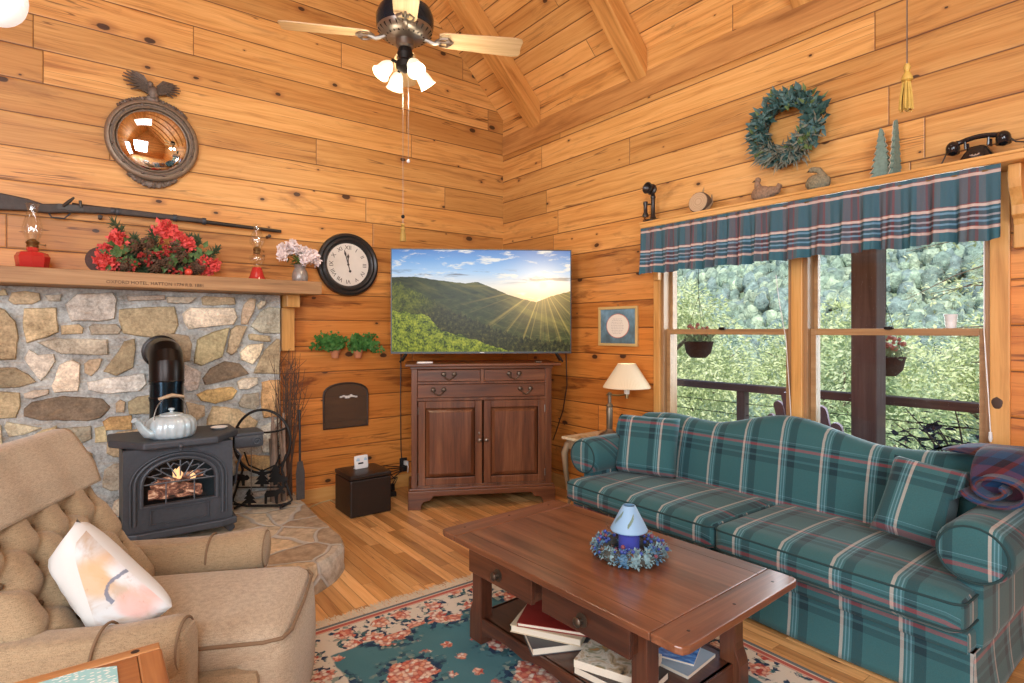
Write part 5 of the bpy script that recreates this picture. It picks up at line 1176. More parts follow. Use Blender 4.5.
# ================================================================ valance shelf and valance
SZ0 = 2.062; SZ1 = SZ0 + .042; SXF = -.2; ya_ = at(640, 222, X=SXF).y; yb_ = -4.35
t = thing('valance_shelf', 'long honey pine display shelf with scrolled brackets above the window', 'shelf', (-.1, -2.9, SZ0))
m = MB(); m.box((SXF, yb_, SZ0), (-.002, ya_, SZ1)); m.box((SXF - .008, yb_, SZ1 - .014), (-.002, ya_ + .006, SZ1)); m.build('shelf_board', M['pine_y'], t, smooth=0, bevel=.005)
for y in (ya_ - .012, at(1012, 180, X=-.12).y - .012):
    m = MB(); m.M = Matrix(((-1, 0, 0, 0), (0, 0, 1, 0), (0, 1, 0, 0), (0, 0, 0, 1)))
    pr = [(.003, SZ0 - .001), (.142, SZ0 - .001), (.145, SZ0 - .06), (.135, SZ0 - .1), (.11, SZ0 - .135), (.09, SZ0 - .17), (.085, SZ0 - .21), (.06, SZ0 - .225), (.05, SZ0 - .25), (.05, SZ0 - .35), (.003, SZ0 - .35)]
    m.prism(pr, y - .022, y + .022); m.build('bracket', M['pine_z'], t, smooth=0, bevel=.004)
VY0, VY1 = ya_ + .004, at(1001, 190, X=-.19).y
nseg = 420; r = random.Random(7)
ph = [0]; 
def fold(y, s):
    q = 62 * y + 1.6 * math.sin(7.3 * y) + 2.4 * math.sin(3.1 * y + 1)
    return (.009 + .016 * s) * math.sin(q) + (.004 + .008 * s) * math.sin(2.3 * q + 1)
def vfn(a, b):
    y = VY0 + (VY1 - VY0) * a; s = b; z = SZ0 - .0008 - (.316 + .006 * math.sin(23 * y)) * b
    return (-.19 - .35 * fold(y, s) * (1 - s) - fold(y, s) * s - .006 * s, y + .006 * math.sin(40 * y) * s, z)
m = MB(); m.surf(vfn, nseg, 16)
TE, DKB, CR_, RDc, LBc = (.042, .105, .135), (.022, .028, .034), (.72, .58, .5), (.38, .07, .06), (.2, .38, .5)
PL = (.17, .14, .17)
g = G('valance_plaid'); gx, gy, gz = g.sep(g.obj()); 
vv = g.ma('DIVIDE', g.ma('ADD', gz, .318), .32)   # 0 bottom .. 1 top (local to the root at the shelf bottom)
wt = g.ramp(vv, [(0, (.06, .16, .19)), (.15, (.72, .55, .48)), (.19, (.4, .1, .08)), (.2, (.05, .07, .1)), (.25, (.2, .36, .5)), (.275, (.05, .045, .055)), (.32, (.42, .42, .46)), (.345, (.04, .04, .05)), (.40, (.2, .36, .5)), (.43, (.05, .1, .14)), (.46, (.76, .62, .55)), (.5, (.42, .1, .08)), (.515, (.085, .13, .16)), (.88, (.72, .56, .5)), (.925, (.4, .12, .1)), (.935, (.08, .13, .16))], 'CONSTANT')
wp = g.ramp(g.ma('FRACT', g.ma('DIVIDE', gy, .16)), [(0, (.055, .15, .2)), (.42, (.12, .16, .19)), (.56, (.22, .07, .075)), (.61, (.1, .09, .11)), (.74, (.2, .07, .08)), (.79, (.14, .14, .17))], 'CONSTANT')
c = g.mix(g.smooth(g.n('RGBToBW', {0: wt}).outputs[0], .16, .3), g.mix(.62, wt, wp), g.mix(.25, wt, wp))
c = g.mix(g.ma('MULTIPLY', g.noise(g.obj(), 220, 2), .2), c, (0, 0, 0))
vt = thing('window_valance', 'gathered blue, red and cream plaid valance hanging below the pine shelf', 'valance', (-.14, -2.9, SZ0))
tr = g.P(Base_Color=c, Roughness=.9, Specular_IOR_Level=.1)
m.noflip = True; m.build('valance_cloth', tr, vt, smooth=180)
m = MB(); m.tube([(-.183, VY0 - .01, SZ0 - .02), (-.183, VY1 + .01, SZ0 - .02)], .005, 8); m.build('rod', M['brass'], vt)
# ================================================================ things on the shelf
def onshelf(px, y=-.1): return at(px, 200, X=y).y
XS = -.1; ZS = SZ1 + .0005
# candlestick telephone
t = thing('candlestick_telephone', 'miniature black candlestick telephone at the left end of the shelf', 'telephone', (XS, onshelf(653), ZS))
K = dict(parent=t, world=False); bk = plain('black_bakelite', (.02, .017, .016), .3, .1)
m = MB(); m.lathe([(0, 0), (.058, 0), (.06, .012), (.045, .022), (.022, .03), (.014, .045), (.012, .15), (.016, .158), (.014, .17), (.01, .18), (0, .182)], 20); m.build('stand', bk, **K)
m = MB(); m.M = Matrix.Translation((-.01, 0, .205)) @ Euler((0, -PI / 2 + .1, 0)).to_matrix().to_4x4(); m.lathe([(.012, -.02), (.03, -.01), (.034, .0), (.034, .006), (.026, .012), (.028, .03), (.036, .045), (.032, .047), (.02, .03), (0, .022)], 20); m.build('mouthpiece', bk, **K)
m = MB(); m.M = Matrix.Translation((-.01, .05, 0)); m.lathe([(.019, .045), (.021, .055), (.012, .075), (.011, .11), (.015, .13), (.014, .14), (0, .142)], 14); m.build('receiver', bk, **K)
m = MB(); m.tube([(0, .01, .12), (-.005, .035, .122), (-.01, .05, .12)], .004, 6); m.tube([(-.01, .05, .047), (-.03, .05, .02), (-.04, .02, .012), (-.03, 0, .012)], .003, 6); m.build('hook_and_cord', bk, **K)
t.scale = (1.15, 1.15, 1.15)
# wood slice
t = thing('wood_slice', 'round sawn log slice with bark edge leaning on the shelf beside the little telephone', 'wood slice', (XS, onshelf(702), ZS))
K = dict(parent=t, world=False); q = .066
m = MB(); m.M = Matrix.Translation((-.02, 0, .068)) @ Euler((0, -PI / 2 + .12, .1)).to_matrix().to_4x4(); m.lathe([(q * .97, -.03), (q * 1.03, -.02), (q * 1.02, .02), (q * .97, .028)], 22, lobes=7, amp=.03); m.build('bark', plain('slice_bark', (.13, .085, .055), .9, 0, .5, 50, .6), **K)
g = G('end_grain'); d = g.n('VectorMath', {0: g.addv(g.obj(), (0, 0, -.068))}, operation='LENGTH').outputs['Value']; rg = g.ma('SINE', g.ma('MULTIPLY', d, 900.)); c = g.mix(g.ma('ADD', .5, g.ma('MULTIPLY', rg, .3)), (.42, .28, .16), (.6, .44, .28))
m = MB(); m.M = Matrix.Translation((-.02, 0, .068)) @ Euler((0, -PI / 2 + .12, .1)).to_matrix().to_4x4(); m.lathe([(q * .95, .0275), (q * .95, .0295), (0, .0295)], 22); m.build('cut_face', g.P(Base_Color=c, Roughness=.8), smooth=0, **K)
m = MB(); m.tube([(.0, -.005, .12), (.002, -.008, .15), (.004, -.012, .172)], [.01, .007, .002], 6); m.build('twig_stub', plain('stub', (.4, .27, .13), .8), **K)
m = MB(); m.tube([(-.04, -.06, .004), (.02, -.06, .07), (.025, -.055, .12)], [.012, .009, .004], 6); m.build('side_twig', plain('stub2', (.3, .2, .11), .8), **K)
# two game bird figures
def bird(px, name, label, s, mat, head):
    t = thing(name, label, 'figurine', (XS, onshelf(px), ZS), 0); K = dict(parent=t, world=False)
    m = MB(); m.sph((0, 0, .042 * s), (.04 * s, .068 * s, .042 * s), 18, 12, .08, 2)
    if head == 'up':
        m.tube([(0, .02 * s, .07 * s), (0, .032 * s, .098 * s), (0, .03 * s, .115 * s)], [.026 * s, .017 * s, .013 * s], 10); m.sph((0, .028 * s, .116 * s), (.015 * s, .02 * s, .015 * s), 10, 8)
        m.tube([(0, -.05 * s, .045 * s), (0, -.1 * s, .05 * s), (0, -.115 * s, .075 * s)], [.03 * s, .02 * s, .014 * s], 8)
    else:
        m.tube([(0, -.03 * s, .06 * s), (0, -.005 * s, .1 * s), (0, .03 * s, .11 * s)], [.024 * s, .015 * s, .013 * s], 10); m.sph((0, .035 * s, .108 * s), (.013 * s, .018 * s, .013 * s), 10, 8)
    m.build('bird_body', mat, **K)
    m = MB(); y = .05 * s; z = (.116 if head == 'up' else .106) * s; m.tube([(0, y - .006 * s, z), (0, y + .014 * s, z - .004)], [.006, .001], 6); m.build('beak', M['black'], **K)
    t.scale = (1.1, 1.0, 1.25); return t
bird(762, 'bird_figurine', 'brown speckled bird figurine with raised tail, below the left edge of the wreath', .95, plain('woven_brown', (.3, .19, .12), .85, 0, .6, 90, .6), 'up')
bird(818, 'bird_figurine', 'grey green speckled bird figurine with a curled neck, below the right edge of the wreath', .95, plain('woven_green', (.25, .22, .14), .85, 0, .75, 110, .6), 'down')
# carved trees
def ctree(px, h, w, rz, label):
    t = thing('carved_tree', label, 'figurine', (XS, onshelf(px), ZS), rz, 'flat carved pine trees on the shelf'); K = dict(parent=t, world=False)
    pts = []; n = 8
    for k in range(n): z = .015 + (h - .015) * k / n; ww = w * (1 - k / n) * .5 + .004; pts += [(ww + .004, z), (ww * .68, z + (h / n) * .75)]
    poly = pts + [(0, h)] + [(-x, z) for x, z in reversed(pts)]
    m = MB(); m.M = RM4 @ Matrix.Translation((0, 0, -.006)); m.prism(poly, 0, .012, [(x * .86, z) for x, z in poly]); m.build('tree_face', plain('sage_paint', (.16, .24, .2), .7, 0, .5, 60), smooth=0, **K)
    m = MB(); m.M = RM4 @ Matrix.Translation((0, 0, -.009)); m.prism([(x * 1.06, z) for x, z in poly], 0, .003); m.build('pale_edge', plain('worn_edge', (.55, .5, .4), .8), smooth=0, **K)
    m = MB(); m.box((-.02, -w * .3, 0), (.02, w * .3, .0145)); m.build('tree_base', plain('dark_base', (.1, .08, .06), .7), smooth=0, **K)
ctree(881, .262, .095, .15, 'wider flat carved green pine tree, left one of the pair on the shelf'); ctree(896, .285, .08, 1.35, 'carved green pine tree turned edge-on, right one of the pair on the shelf')
# rotary telephone
t = thing('rotary_telephone', 'old black rotary desk telephone at the right end of the shelf', 'telephone', (XS, onshelf(978), ZS)); K = dict(parent=t, world=False)
gl = plain('gloss_bakelite', (.012, .012, .014), .12)
m = MB()
def pb(a, b):
    an = 2 * PI * a; k = [1, 1, .93, .75, .55, .42][min(5, int(b * 5.999))]; z = [0, .012, .022, .045, .065, .075][min(5, int(b * 5.999))]
    return (.066 * k * math.copysign(abs(math.cos(an)) ** .6, math.cos(an)), .082 * k * math.copysign(abs(math.sin(an)) ** .6, math.sin(an)), z)
m.surf(pb, 32, 5, cu=True, cap=True); m.build('phone_base', gl, smooth=50, **K)
m = MB(); m.M = Matrix.Translation((-.036, 0, .046)) @ Euler((0, -.85, 0)).to_matrix().to_4x4(); m.lathe([(.0, -.004), (.038, -.004), (.038, .004), (.03, .006), (0, .005)], 24); dl = m.build('dial_plate', plain('silver_dial', (.55, .56, .58), .25, .7), **K)
for k in range(10):
    a = .5 + k * .5; m = MB(); m.M = Matrix.Translation((-.036, 0, .046)) @ Euler((0, -.85, 0)).to_matrix().to_4x4() @ Matrix.Translation((.027 * math.cos(a), .027 * math.sin(a), .005)); m.lathe([(.0055, 0), (.0055, .0012), (0, .0012)], 10); m.build('finger_hole', gl, dl, world=False)
m = MB()
for s in (-1, 1):
    for e in (-1, 1): m.tube([(e * .022, s * .05, .07), (e * .024, s * .052, .105)], [.008, .006], 8)
m.build('cradle', gl, **K)
m = MB(); m.tube([(0, y, .112 - .0 + .012 * math.cos(y * 18)) for y in [-.11 + .22 * k / 16 for k in range(17)]], [.016 if abs(k - 8) > 6 else .0125 for k in range(17)], 12)
for s in (-1, 1): m.sph((-.01, s * .112, .088), (.036, .034, .036), 16, 10); m.tube([(-.01, s * .112, .1), (-.012, s * .113, .062)], [.03, .034], 16)
m.build('handset', gl, **K)
m = MB(); m.tube([(-.01, .14, .075), (-.015, .16, .03), (-.03, .172, .004), (-.05, .165, .003), (-.06, .13, .003), (-.06, .09, .004)], .004, 8); m.tube([(0, -.14, .085), (-.01, -.165, .06), (-.02, -.2, .05), (.0, -.22, .06), (.02, -.19, .03), (.03, -.15, .006)], .004, 8); m.build('handset_cord', plain('brown_cord', (.07, .05, .035), .7), **K)
t.scale = (.84, .8, .92)
# ---- wreath on the wall
c = at(787, 127, X=-.06); t = thing('leaf_wreath', 'blue green artificial leaf wreath hanging on the log wall above the shelf', 'wreath', (-.002, c.y, c.z)); K = dict(parent=t, world=False)
m = MB(); m.M = RM4; m.tube([(.155 * math.cos(a), .155 * math.sin(a), .045) for a in [2 * PI * k / 36 for k in range(36)]], .035, 8, True); m.build('twig_ring', plain('wreath_core', (.05, .06, .045), .9, 0, .5, 40), **K)
def wl(name, n, mat, L, W, rr, seed, low=False):
    r = random.Random(seed); m = MB(); m.noflip = True; m.M = RM4
    for k in range(n):
        a = r.random() * 2 * PI
        if low: a = -PI / 2 + max(-1.5, min(1.5, r.gauss(0, .75)))
        b = r.random() * 2 * PI; q = .155 + rr * math.cos(b); z = .045 + rr * abs(math.sin(b)); p = Vector((q * math.cos(a), q * math.sin(a), z))
        rad = Vector((math.cos(a), math.sin(a), 0)); tan = Vector((-math.sin(a), math.cos(a), 0))
        d = rad * r.uniform(-.5, 1.2) + tan * r.uniform(-.9, .9) * (1 if not low else .4) + Vector((0, 0, r.uniform(0, .9)))
        m.leaf(p, d, Vector((0, 0, 1)) + rad * .3, L * r.uniform(.6, 1.3), W * r.uniform(.7, 1.3), .2)
    m.build(name, mat, smooth=0, **K)
wl('dark_leaves', 330, plain('wreath_dark', (.04, .105, .095), .6, 0, .5, 20), .058, .03, .042, 1); wl('blue_leaves', 170, plain('wreath_blue', (.10, .2, .2), .55, 0, .4, 20), .058, .03, .046, 2)
wl('grey_sprigs', 300, plain('wreath_grey', (.22, .24, .19), .7, 0, .3, 20), .075, .011, .045, 3, True); wl('green_leaves', 70, plain('wreath_green', (.13, .2, .07), .6, 0, .3, 20), .055, .024, .045, 4)
# ---- pull cord with gold tassel
tz = at(907, 110, X=None, Y=None, Z=None) if 0 else None
D2 = 1.3; u_ = (907 - 512) / FPX; tp = Vector((CAM[0] + D2 * (FW[0] + u_ * RT[0]), CAM[1] + D2 * (FW[1] + u_ * RT[1]), 0)); zt = CAM[2] + (331 - 63) * D2 / FPX; zb = CAM[2] + (331 - 111) * D2 / FPX
def tassel(name, x, y, ztop, zbot, zc, label, w, col):
    t = thing(name, label, 'pull cord', (x, y, zbot)); K = dict(parent=t, world=False); H_ = ztop - zbot
    m = MB(); m.tube([(0, 0, H_), (0, 0, zc - zbot)], .0016, 6); m.build('cord', M['pewter'], **K)
    m = MB(); m.lathe([(0, H_), (w * .3, H_ * .98), (w * .48, H_ * .9), (w * .3, H_ * .82), (w * .45, H_ * .78), (w * .72, H_ * .7), (w * .78, H_ * .64), (w * .5, H_ * .6), (0, H_ * .58)], 16); m.build('tassel_head', plain('gold_thread_head', (.45, .27, .05), .6, .1, .2, 90), **K)
    r = random.Random(2); m = MB()
    for k in range(40):
        a = r.random() * 6.28; q = r.random() ** .5; m.tube([(w * .5 * q * math.cos(a), w * .5 * q * math.sin(a), H_ * .62), (w * .85 * q * math.cos(a), w * .85 * q * math.sin(a), H_ * .3), (w * q * math.cos(a), w * q * math.sin(a), r.uniform(0, .06) * H_)], w * .1, 5)
    m.build('tassel_skirt', plain('gold_thread', (.48, .3, .06), .65, .1, .3, 60), **K)
zce = EAVE + (-tp.x) - .0 if tp.x > PEAKX else PEAK
tassel('tassel_cord', tp.x, tp.y, zt, zb, zce - .01, 'gold tassel on a thin cord hanging from the ceiling in front of the window wall', .0155, 0)
# ---- window blind cords and cup
for pts, lb in (([(776, 275), (779, 300), (786, 340), (790, 400), (791, 418)], 'thin white window cord hanging beside the mullion'), ([(984, 240), (984, 330), (988, 390), (990.5, 432)], 'thin white window cord with a small pull at the right window trim')):
    m = MB(); w_ = [at(x, y, X=-.035) for x, y in pts]; m.tube(w_, .0022, 6); t = thing('blind_pull_string', lb, 'cord', w_[-1]); m.build('cord', M['white'], t)
    m = MB(); m.M = Matrix.Translation(w_[-1]); m.lathe([(0, 0), (.006, 0), (.008, -.03), (.004, -.045), (0, -.045)][::-1], 10); m.build('cord_pull', M['white'], t)
p = at(951, 323, X=.058); t = thing('foam_cup', 'white foam cup standing on the right window sash rail', 'cup', (.056, p.y, 1.3635)); m = MB(); m.lathe([(0, 0), (.02, 0), (.027, .062), (.029, .066), (.026, .068), (.022, .01), (0, .008)], 20); m.build('cup_body', M['white'], t, world=False)
# ================================================================ ceiling fan
FX, FYy, FZ = -1.856, -1.62, 2.97
zc_ = EAVE - FX
t = thing('ceiling_fan', 'four bladed wooden ceiling fan with four glowing tulip lights hanging from the rafters', 'ceiling fan', (FX, FYy, zc_)); K = dict(parent=t, world=True)
T = Matrix.Translation((FX, FYy, 0))
m = MB(); m.M = T; m.lathe([(.012, zc_ - .02), (.07, zc_ - .08), (.06, zc_ - .16), (.015, zc_ - .18)], 20); m.build('ceiling_canopy', M['pewter'], **K)
m = MB(); m.tube([(FX, FYy, zc_ - .05), (FX, FYy, 3.16)], .013, 10); m.build('downrod', M['pewter'], **K)
m = MB(); m.M = T; m.lathe([(.03, 3.17), (.1, 3.165), (.145, 3.14), (.16, 3.1), (.158, 3.05), (.15, 3.035)], 36); m.build('motor_housing', plain('blue_black_enamel', (.03, .05, .09), .12, .8), **K)
m = MB(); m.M = T; m.lathe([(.152, 3.035), (.145, 3.015), (.12, 2.99), (.09, 2.98), (.05, 2.975), (.05, 2.94), (.04, 2.93), (.0, 2.93)], 36); m.build('motor_plate', M['pewter'], **K)
m = MB(); m.M = T
for k in range(24): a = k * PI / 12; m.tube([(.148 * math.cos(a), .148 * math.sin(a), 3.02), (.1 * math.cos(a), .1 * math.sin(a), 2.985)], .006, 5)
m.build('vent_fins', M['black_iron'], **K)
R3 = Vector((RT[0], RT[1], 0)); F3 = Vector((FW[0], FW[1], 0))
bl = wood('maple_blade', (.42, .27, .13), (.6, .43, .24), (.72, .56, .36), 0, 14, .35, .03)
for k in range(4):
    a = math.atan2(RT[1], RT[0]) + math.radians(11) + k * PI / 2
    iron = MB(); iron.M = T @ Matrix.Rotation(a, 4, 'Z') @ Matrix.Translation((0, 0, 2.985))
    iron.tube([(.1, 0, .01), (.16, 0, -.012), (.2, 0, 0)], .012, 8)
    for s in (-1, 1): iron.tube([(.17, s * .005, 0), (.2, s * .04, .0), (.235, s * .045, .0), (.255, s * .02, .0), (.23, s * .012, .0)], .007, 6)
    iron.tube([(.2, 0, 0), (.27, 0, 0)], .007, 6)
    ir = iron.build('blade_iron', M['pewter'], t)
    m = MB(); m.M = T @ Matrix.Rotation(a, 4, 'Z') @ Matrix.Translation((0, 0, 2.995)) @ Matrix.Rotation(-.2, 4, 'X')
    pts = [(.19, -.05), (.22, -.062), (.62, -.078), (.655, -.07), (.665, -.05), (.66, 0), (.665, .05), (.655, .07), (.62, .078), (.22, .062), (.19, .05)]
    bm_ = MB(); bm_.prism(pts, -.003, .004)
    o = bm_.build('fan_blade', bl, t, world=False, smooth=0, bevel=.002); o.matrix_basis = Matrix.Translation((0, 0, -zc_)) @ Matrix.Rotation(a, 4, 'Z') @ Matrix.Translation((0, 0, 2.995)) @ Matrix.Rotation(-.2, 4, 'X')
m = MB(); m.M = T; m.lathe([(.0, 2.93), (.035, 2.93), (.045, 2.9), (.03, 2.87), (.05, 2.85), (.05, 2.82), (.02, 2.8), (0, 2.79)], 24); m.build('light_kit', M['black_iron'], **K)
g = G('lit_tulip_glass'); M['tulip'] = g.P(Base_Color=(.5, .46, .4), Emission_Color=(1, .84, .58), Emission_Strength=.85, Roughness=.4)
g = G('bulb_glow'); M['bulb'] = g.P(Base_Color=(1, 1, 1), Emission_Color=(1, .93, .8), Emission_Strength=9.)
for k in range(4):
    a = math.atan2(RT[1], RT[0]) + .62 + k * PI / 2; dv_ = Vector((math.cos(a), math.sin(a), 0))
    arm = MB(); b0 = Vector((FX, FYy, 2.84)); arm.tube([b0 + dv_ * .04, b0 + dv_ * .075 + Vector((0, 0, .005)), b0 + dv_ * .09 + Vector((0, 0, -.02))], .009, 8); arm.build('lamp_arm', M['black_iron'], **K)
    m = MB(); ax = (dv_ * .62 + Vector((0, 0, -.78))).normalized(); m.M = frame(b0 + dv_ * .085 + Vector((0, 0, -.012)), ax.orthogonal(), ax)
    pr = [(.016, 0), (.025, .012), (.037, .036), (.04, .06), (.042, .08), (.05, .098)]
    m.lathe(pr + [(r_ - .003, z_) for r_, z_ in reversed(pr)], 20); sh = m.build('lamp_shade', M['tulip'], **K)
    m = MB(); m.sph(b0 + dv_ * .085 + Vector((0, 0, -.012)) + ax * .055, .02, 10, 8); m.build('bulb', M['bulb'], sh)
    lp = b0 + dv_ * .085 + Vector((0, 0, -.012)) + ax * .15
    lamp('fan_bulb', 'POINT', lp, 7, (1, .85, .62), .05)
for i, (ox, zt_, zb_) in enumerate(((-.012, 1.945, 1.86), (.018, 2.3, 2.27))):
    p = Vector((FX, FYy, 0)) + R3 * ox; m = MB(); m.tube([(p.x, p.y, 2.82), (p.x, p.y, zt_)], .0014, 5); ch = m.build('pull_chain', M['pewter'], **K)
    if i == 0:
        w = .0135; m = MB(); m.M = Matrix.Translation((p.x, p.y, 1.852)); m.lathe([(0, .1), (.007, .098), (.012, .09), (.006, .082), (.01, .078), (.015, .068), (.011, .06), (.016, .03), (.018, 0), (0, 0)], 12); m.build('gold_tassel', plain('gold_tassel', (.38, .24, .05), .6, .1, .3, 80), ch)
        m = MB(); m.sph((p.x, p.y, 1.99), .011, 8, 6); m.build('chain_bead', M['black_iron'], ch)
    else: m = MB(); m.sph((p.x, p.y, zt_), .01, 8, 6); m.build('chain_bead', M['white'], ch)
# white glass globe lamp, only its rim shows at the upper left corner of the photo
pz = at(-3, -3, Y=-2.2); t = thing('glass_pendant', 'white glass pendant globe cut off by the top left corner of the photo', 'lamp', (pz.x, pz.y, pz.z))
m = MB(); m.M = Matrix.Translation((pz.x, pz.y, pz.z)); m.sph((0, 0, 0), (.075, .075, .085), 20, 14); m.build('globe', plain('opal_glass', (.9, .92, .93), .15, Emission_Color=(1, 1, 1, 1), Emission_Strength=.5), t)
hz_ = (EAVE - pz.x) if pz.x > PEAKX else (EAVE + pz.x - XB); m = MB(); m.tube([(pz.x, pz.y, pz.z + .08), (pz.x, pz.y, hz_ - .005)], .008, 8); m.build('stem', M['brass'], t)
# ================================================================ rug
RX0, RX1, RY0, RY1 = -2.73, -1.0, -4.35, -1.955
t = thing('area_rug', 'teal floral rug with a cream flowered border and fringed ends under the coffee table', 'rug', ((RX0 + RX1) / 2, (RY0 + RY1) / 2, 0))
g = G('floral_rug'); x, y, z = g.sep(g.obj()); hx, hy = (RX1 - RX0) / 2, (RY1 - RY0) / 2
ex = g.ma('SUBTRACT', hx, g.ma('ABSOLUTE', x)); ey = g.ma('SUBTRACT', hy, g.ma('ABSOLUTE', y)); e = g.ma('MINIMUM', ex, ey)
xy = g.comb(x, y, 0.)
def flowers(sc, rmax, seed, dens=1.):
    v = g.addv(g.scale(xy, (sc, sc, 0)), (seed, seed * .7, 0))
    d, cc = g.vor(v, 1., out='both', dim='2D', rnd=.55); k = g.sep(cc)[0]
    wob = g.noise(g.scale(xy, (1, 1, 0)), 16 * sc / 2.4, 3, .6)
    dd = g.ma('ADD', d, g.ma('MULTIPLY', g.ma('SUBTRACT', wob, .5), rmax * 1.5)); return dd, k
pd, pc = g.vor(g.addv(xy, g.scale(g.noise(xy, 22, 2, .5, 0, True), (.03, .03, 0))), 52., out='both', dim='2D'); p1, p2, p3 = g.sep(pc)
petal = g.ramp(p1, [(0, (.66, .22, .15)), (.2, (.78, .42, .3)), (.4, (.84, .62, .48)), (.6, (.5, .09, .07)), (.7, (.86, .76, .64)), (.88, (.72, .33, .2))], 'CONSTANT')
petal = g.mix(g.ma('MULTIPLY', g.smooth(pd, .3, .6), .6), petal, (.35, .06, .06))
leafc = g.ramp(p2, [(0, (.025, .05, .10)), (.35, (.05, .13, .15)), (.6, (.28, .35, .3)), (.8, (.03, .07, .13))], 'CONSTANT')
teal = g.mix(g.noise(g.obj(), 3.5, 3), (.055, .175, .215), (.11, .26, .29))
fd, fk = flowers(2.9, .26, 3.3)
field = g.mix(g.ma('MULTIPLY', g.smooth(fd, .46, .34), g.ma('GREATER_THAN', p3, .35)), teal, leafc)
field = g.mix(g.smooth(fd, .29, .25), field, petal)
sd, sk = flowers(9.5, .35, 9.1); sp = g.ma('MULTIPLY', g.smooth(sd, .24, .18), g.ma('GREATER_THAN', sk, .5)); field = g.mix(g.ma('MULTIPLY', sp, g.smooth(fd, .4, .5)), field, petal)
cream = (.72, .66, .55)
bd, bk_ = flowers(6.4, .34, 1.7); bord = g.mix(g.ma('MULTIPLY', g.smooth(bd, .5, .4), g.ma('GREATER_THAN', p3, .5)), cream, leafc); bord = g.mix(g.smooth(bd, .29, .24), bord, petal)
ew = g.ma('ADD', e, g.ma('MULTIPLY', g.ma('SUBTRACT', g.noise(xy, 4.5, 2), .5), .11))
c = g.mix(g.smooth(ew, .235, .245), bord, field)
rim = g.ramp(g.ma('DIVIDE', e, .06), [(0, (.16, .19, .2)), (.3, (.72, .6, .48)), (.42, (.5, .13, .1)), (.75, (.68, .4, .3)), (.9, (.2, .22, .22))], 'CONSTANT')
c = g.mix(g.ma('LESS_THAN', e, .055), c, rim)
f = g.noise(g.obj(), 500, 2); c = g.mix(g.ma('MULTIPLY', f, .25), c, (.02, .02, .02))
m = MB(); m.box((RX0, RY0, .001), (RX1, RY1, .011)); m.build('rug_pile', g.P(Base_Color=c, Roughness=.95, Normal=g.bump(f, .3, .003), Specular_IOR_Level=.1), t, smooth=0)
r = random.Random(3); m = MB(); m.noflip = True
for ye, sg in ((RY1, 1), (RY0, -1)):
    n = 900
    for k in range(n):
        xx = RX0 + (RX1 - RX0) * (k + r.random()) / n; a = r.gauss(0, .4); L = r.uniform(.06, .095); p = Vector((xx, ye, .009)); q = p + Vector((math.sin(a) * L, sg * L * math.cos(a), -.005)); w = .0021
        m.add([p + Vector((-w, 0, 0)), p + Vector((w, 0, 0)), q + Vector((w, 0, 0)), q + Vector((-w, 0, 0))], [(0, 1, 2, 3)])
o = m.build('fringe', plain('cream_fringe', (.68, .6, .46), .9, 0, .2, 80), t, smooth=0); o['kind'] = 'stuff'
# ================================================================ coffee table
TZ = .46
t = thing('coffee_table', 'dark brown wooden coffee table with two drawers and a lower shelf on the rug', 'coffee table', (-1.63, -2.9, 0))
X0, X1, Y0, Y1 = -1.985, -1.265, -3.53, -2.27; zt0 = TZ - .026
be = .115
m = MB(); m.box((X0, Y0 + be + .0015, zt0), (X1, Y1 - be - .0015, TZ)); m.build('tabletop', M['tabletop'], t, smooth=0, bevel=.004)
for a, b in ((Y0, Y0 + be), (Y1 - be, Y1)):
    s = 1 if a == Y0 else -1; q = .03; ya, yb = (Y0, Y0 + be) if a == Y0 else (Y1, Y1 - be)
    m = MB(); m.prism([(X0 + q, ya), (X1 - q, ya), (X1 - .008, ya + s * .008), (X1, ya + s * q), (X1, yb), (X0, yb), (X0, ya + s * q), (X0 + .008, ya + s * .008)], zt0, TZ); m.build('breadboard_end', M['tabletop_x'], t, smooth=0, bevel=.005, seg=2)
gr = plain('groove_dark', (.03, .012, .008), .6)
for q in (X1 - .075, X0 + .075): m = MB(); m.box((q, Y0 + be, TZ - .001), (q + .0015, Y1 - be, TZ + .0004)); m.build('inlay_line', gr, t, smooth=0)
for y in (Y0 + .05, Y1 - .05):
    for xx in (X0 + .1, (X0 + X1) / 2 + .0, X1 - .1): m = MB(); m.sph((xx, y, TZ), (.006, .006, .001), 8, 6); m.build('peg', gr, t)
LX0, LX1, LY0, LY1 = -1.925, -1.345, -3.36, -2.435; lw = .062
for lx, sx_ in ((LX0, 1), (LX1 - lw, -1)):
    for ly, sy_ in ((LY0, 1), (LY1 - lw, -1)):
        m = MB(); q = -.0
        yo = ly if sy_ > 0 else ly + lw; yi = ly + lw if sy_ > 0 else ly
        m.M = Matrix(((0, 0, 1, 0), (1, 0, 0, 0), (0, 1, 0, 0), (0, 0, 0, 1)))
        s = sy_
        pr = [(yo - s * .022, .012), (yi, .012), (yi, zt0 - .0005), (yo, zt0 - .0005), (yo, .2), (yo - s * .003, .175), (yo - s * .014, .15), (yo - s * .021, .125)]
        m.prism(pr, lx, lx + lw); m.build('leg', M['dark_z'], t, smooth=0, bevel=.004)
m = MB(); m.box((LX0 + .012, LY0 + .01, .105), (LX1 - .012, LY1 - .01, .125)); m.build('lower_shelf', M['dark_y'], t, smooth=0, bevel=.003)
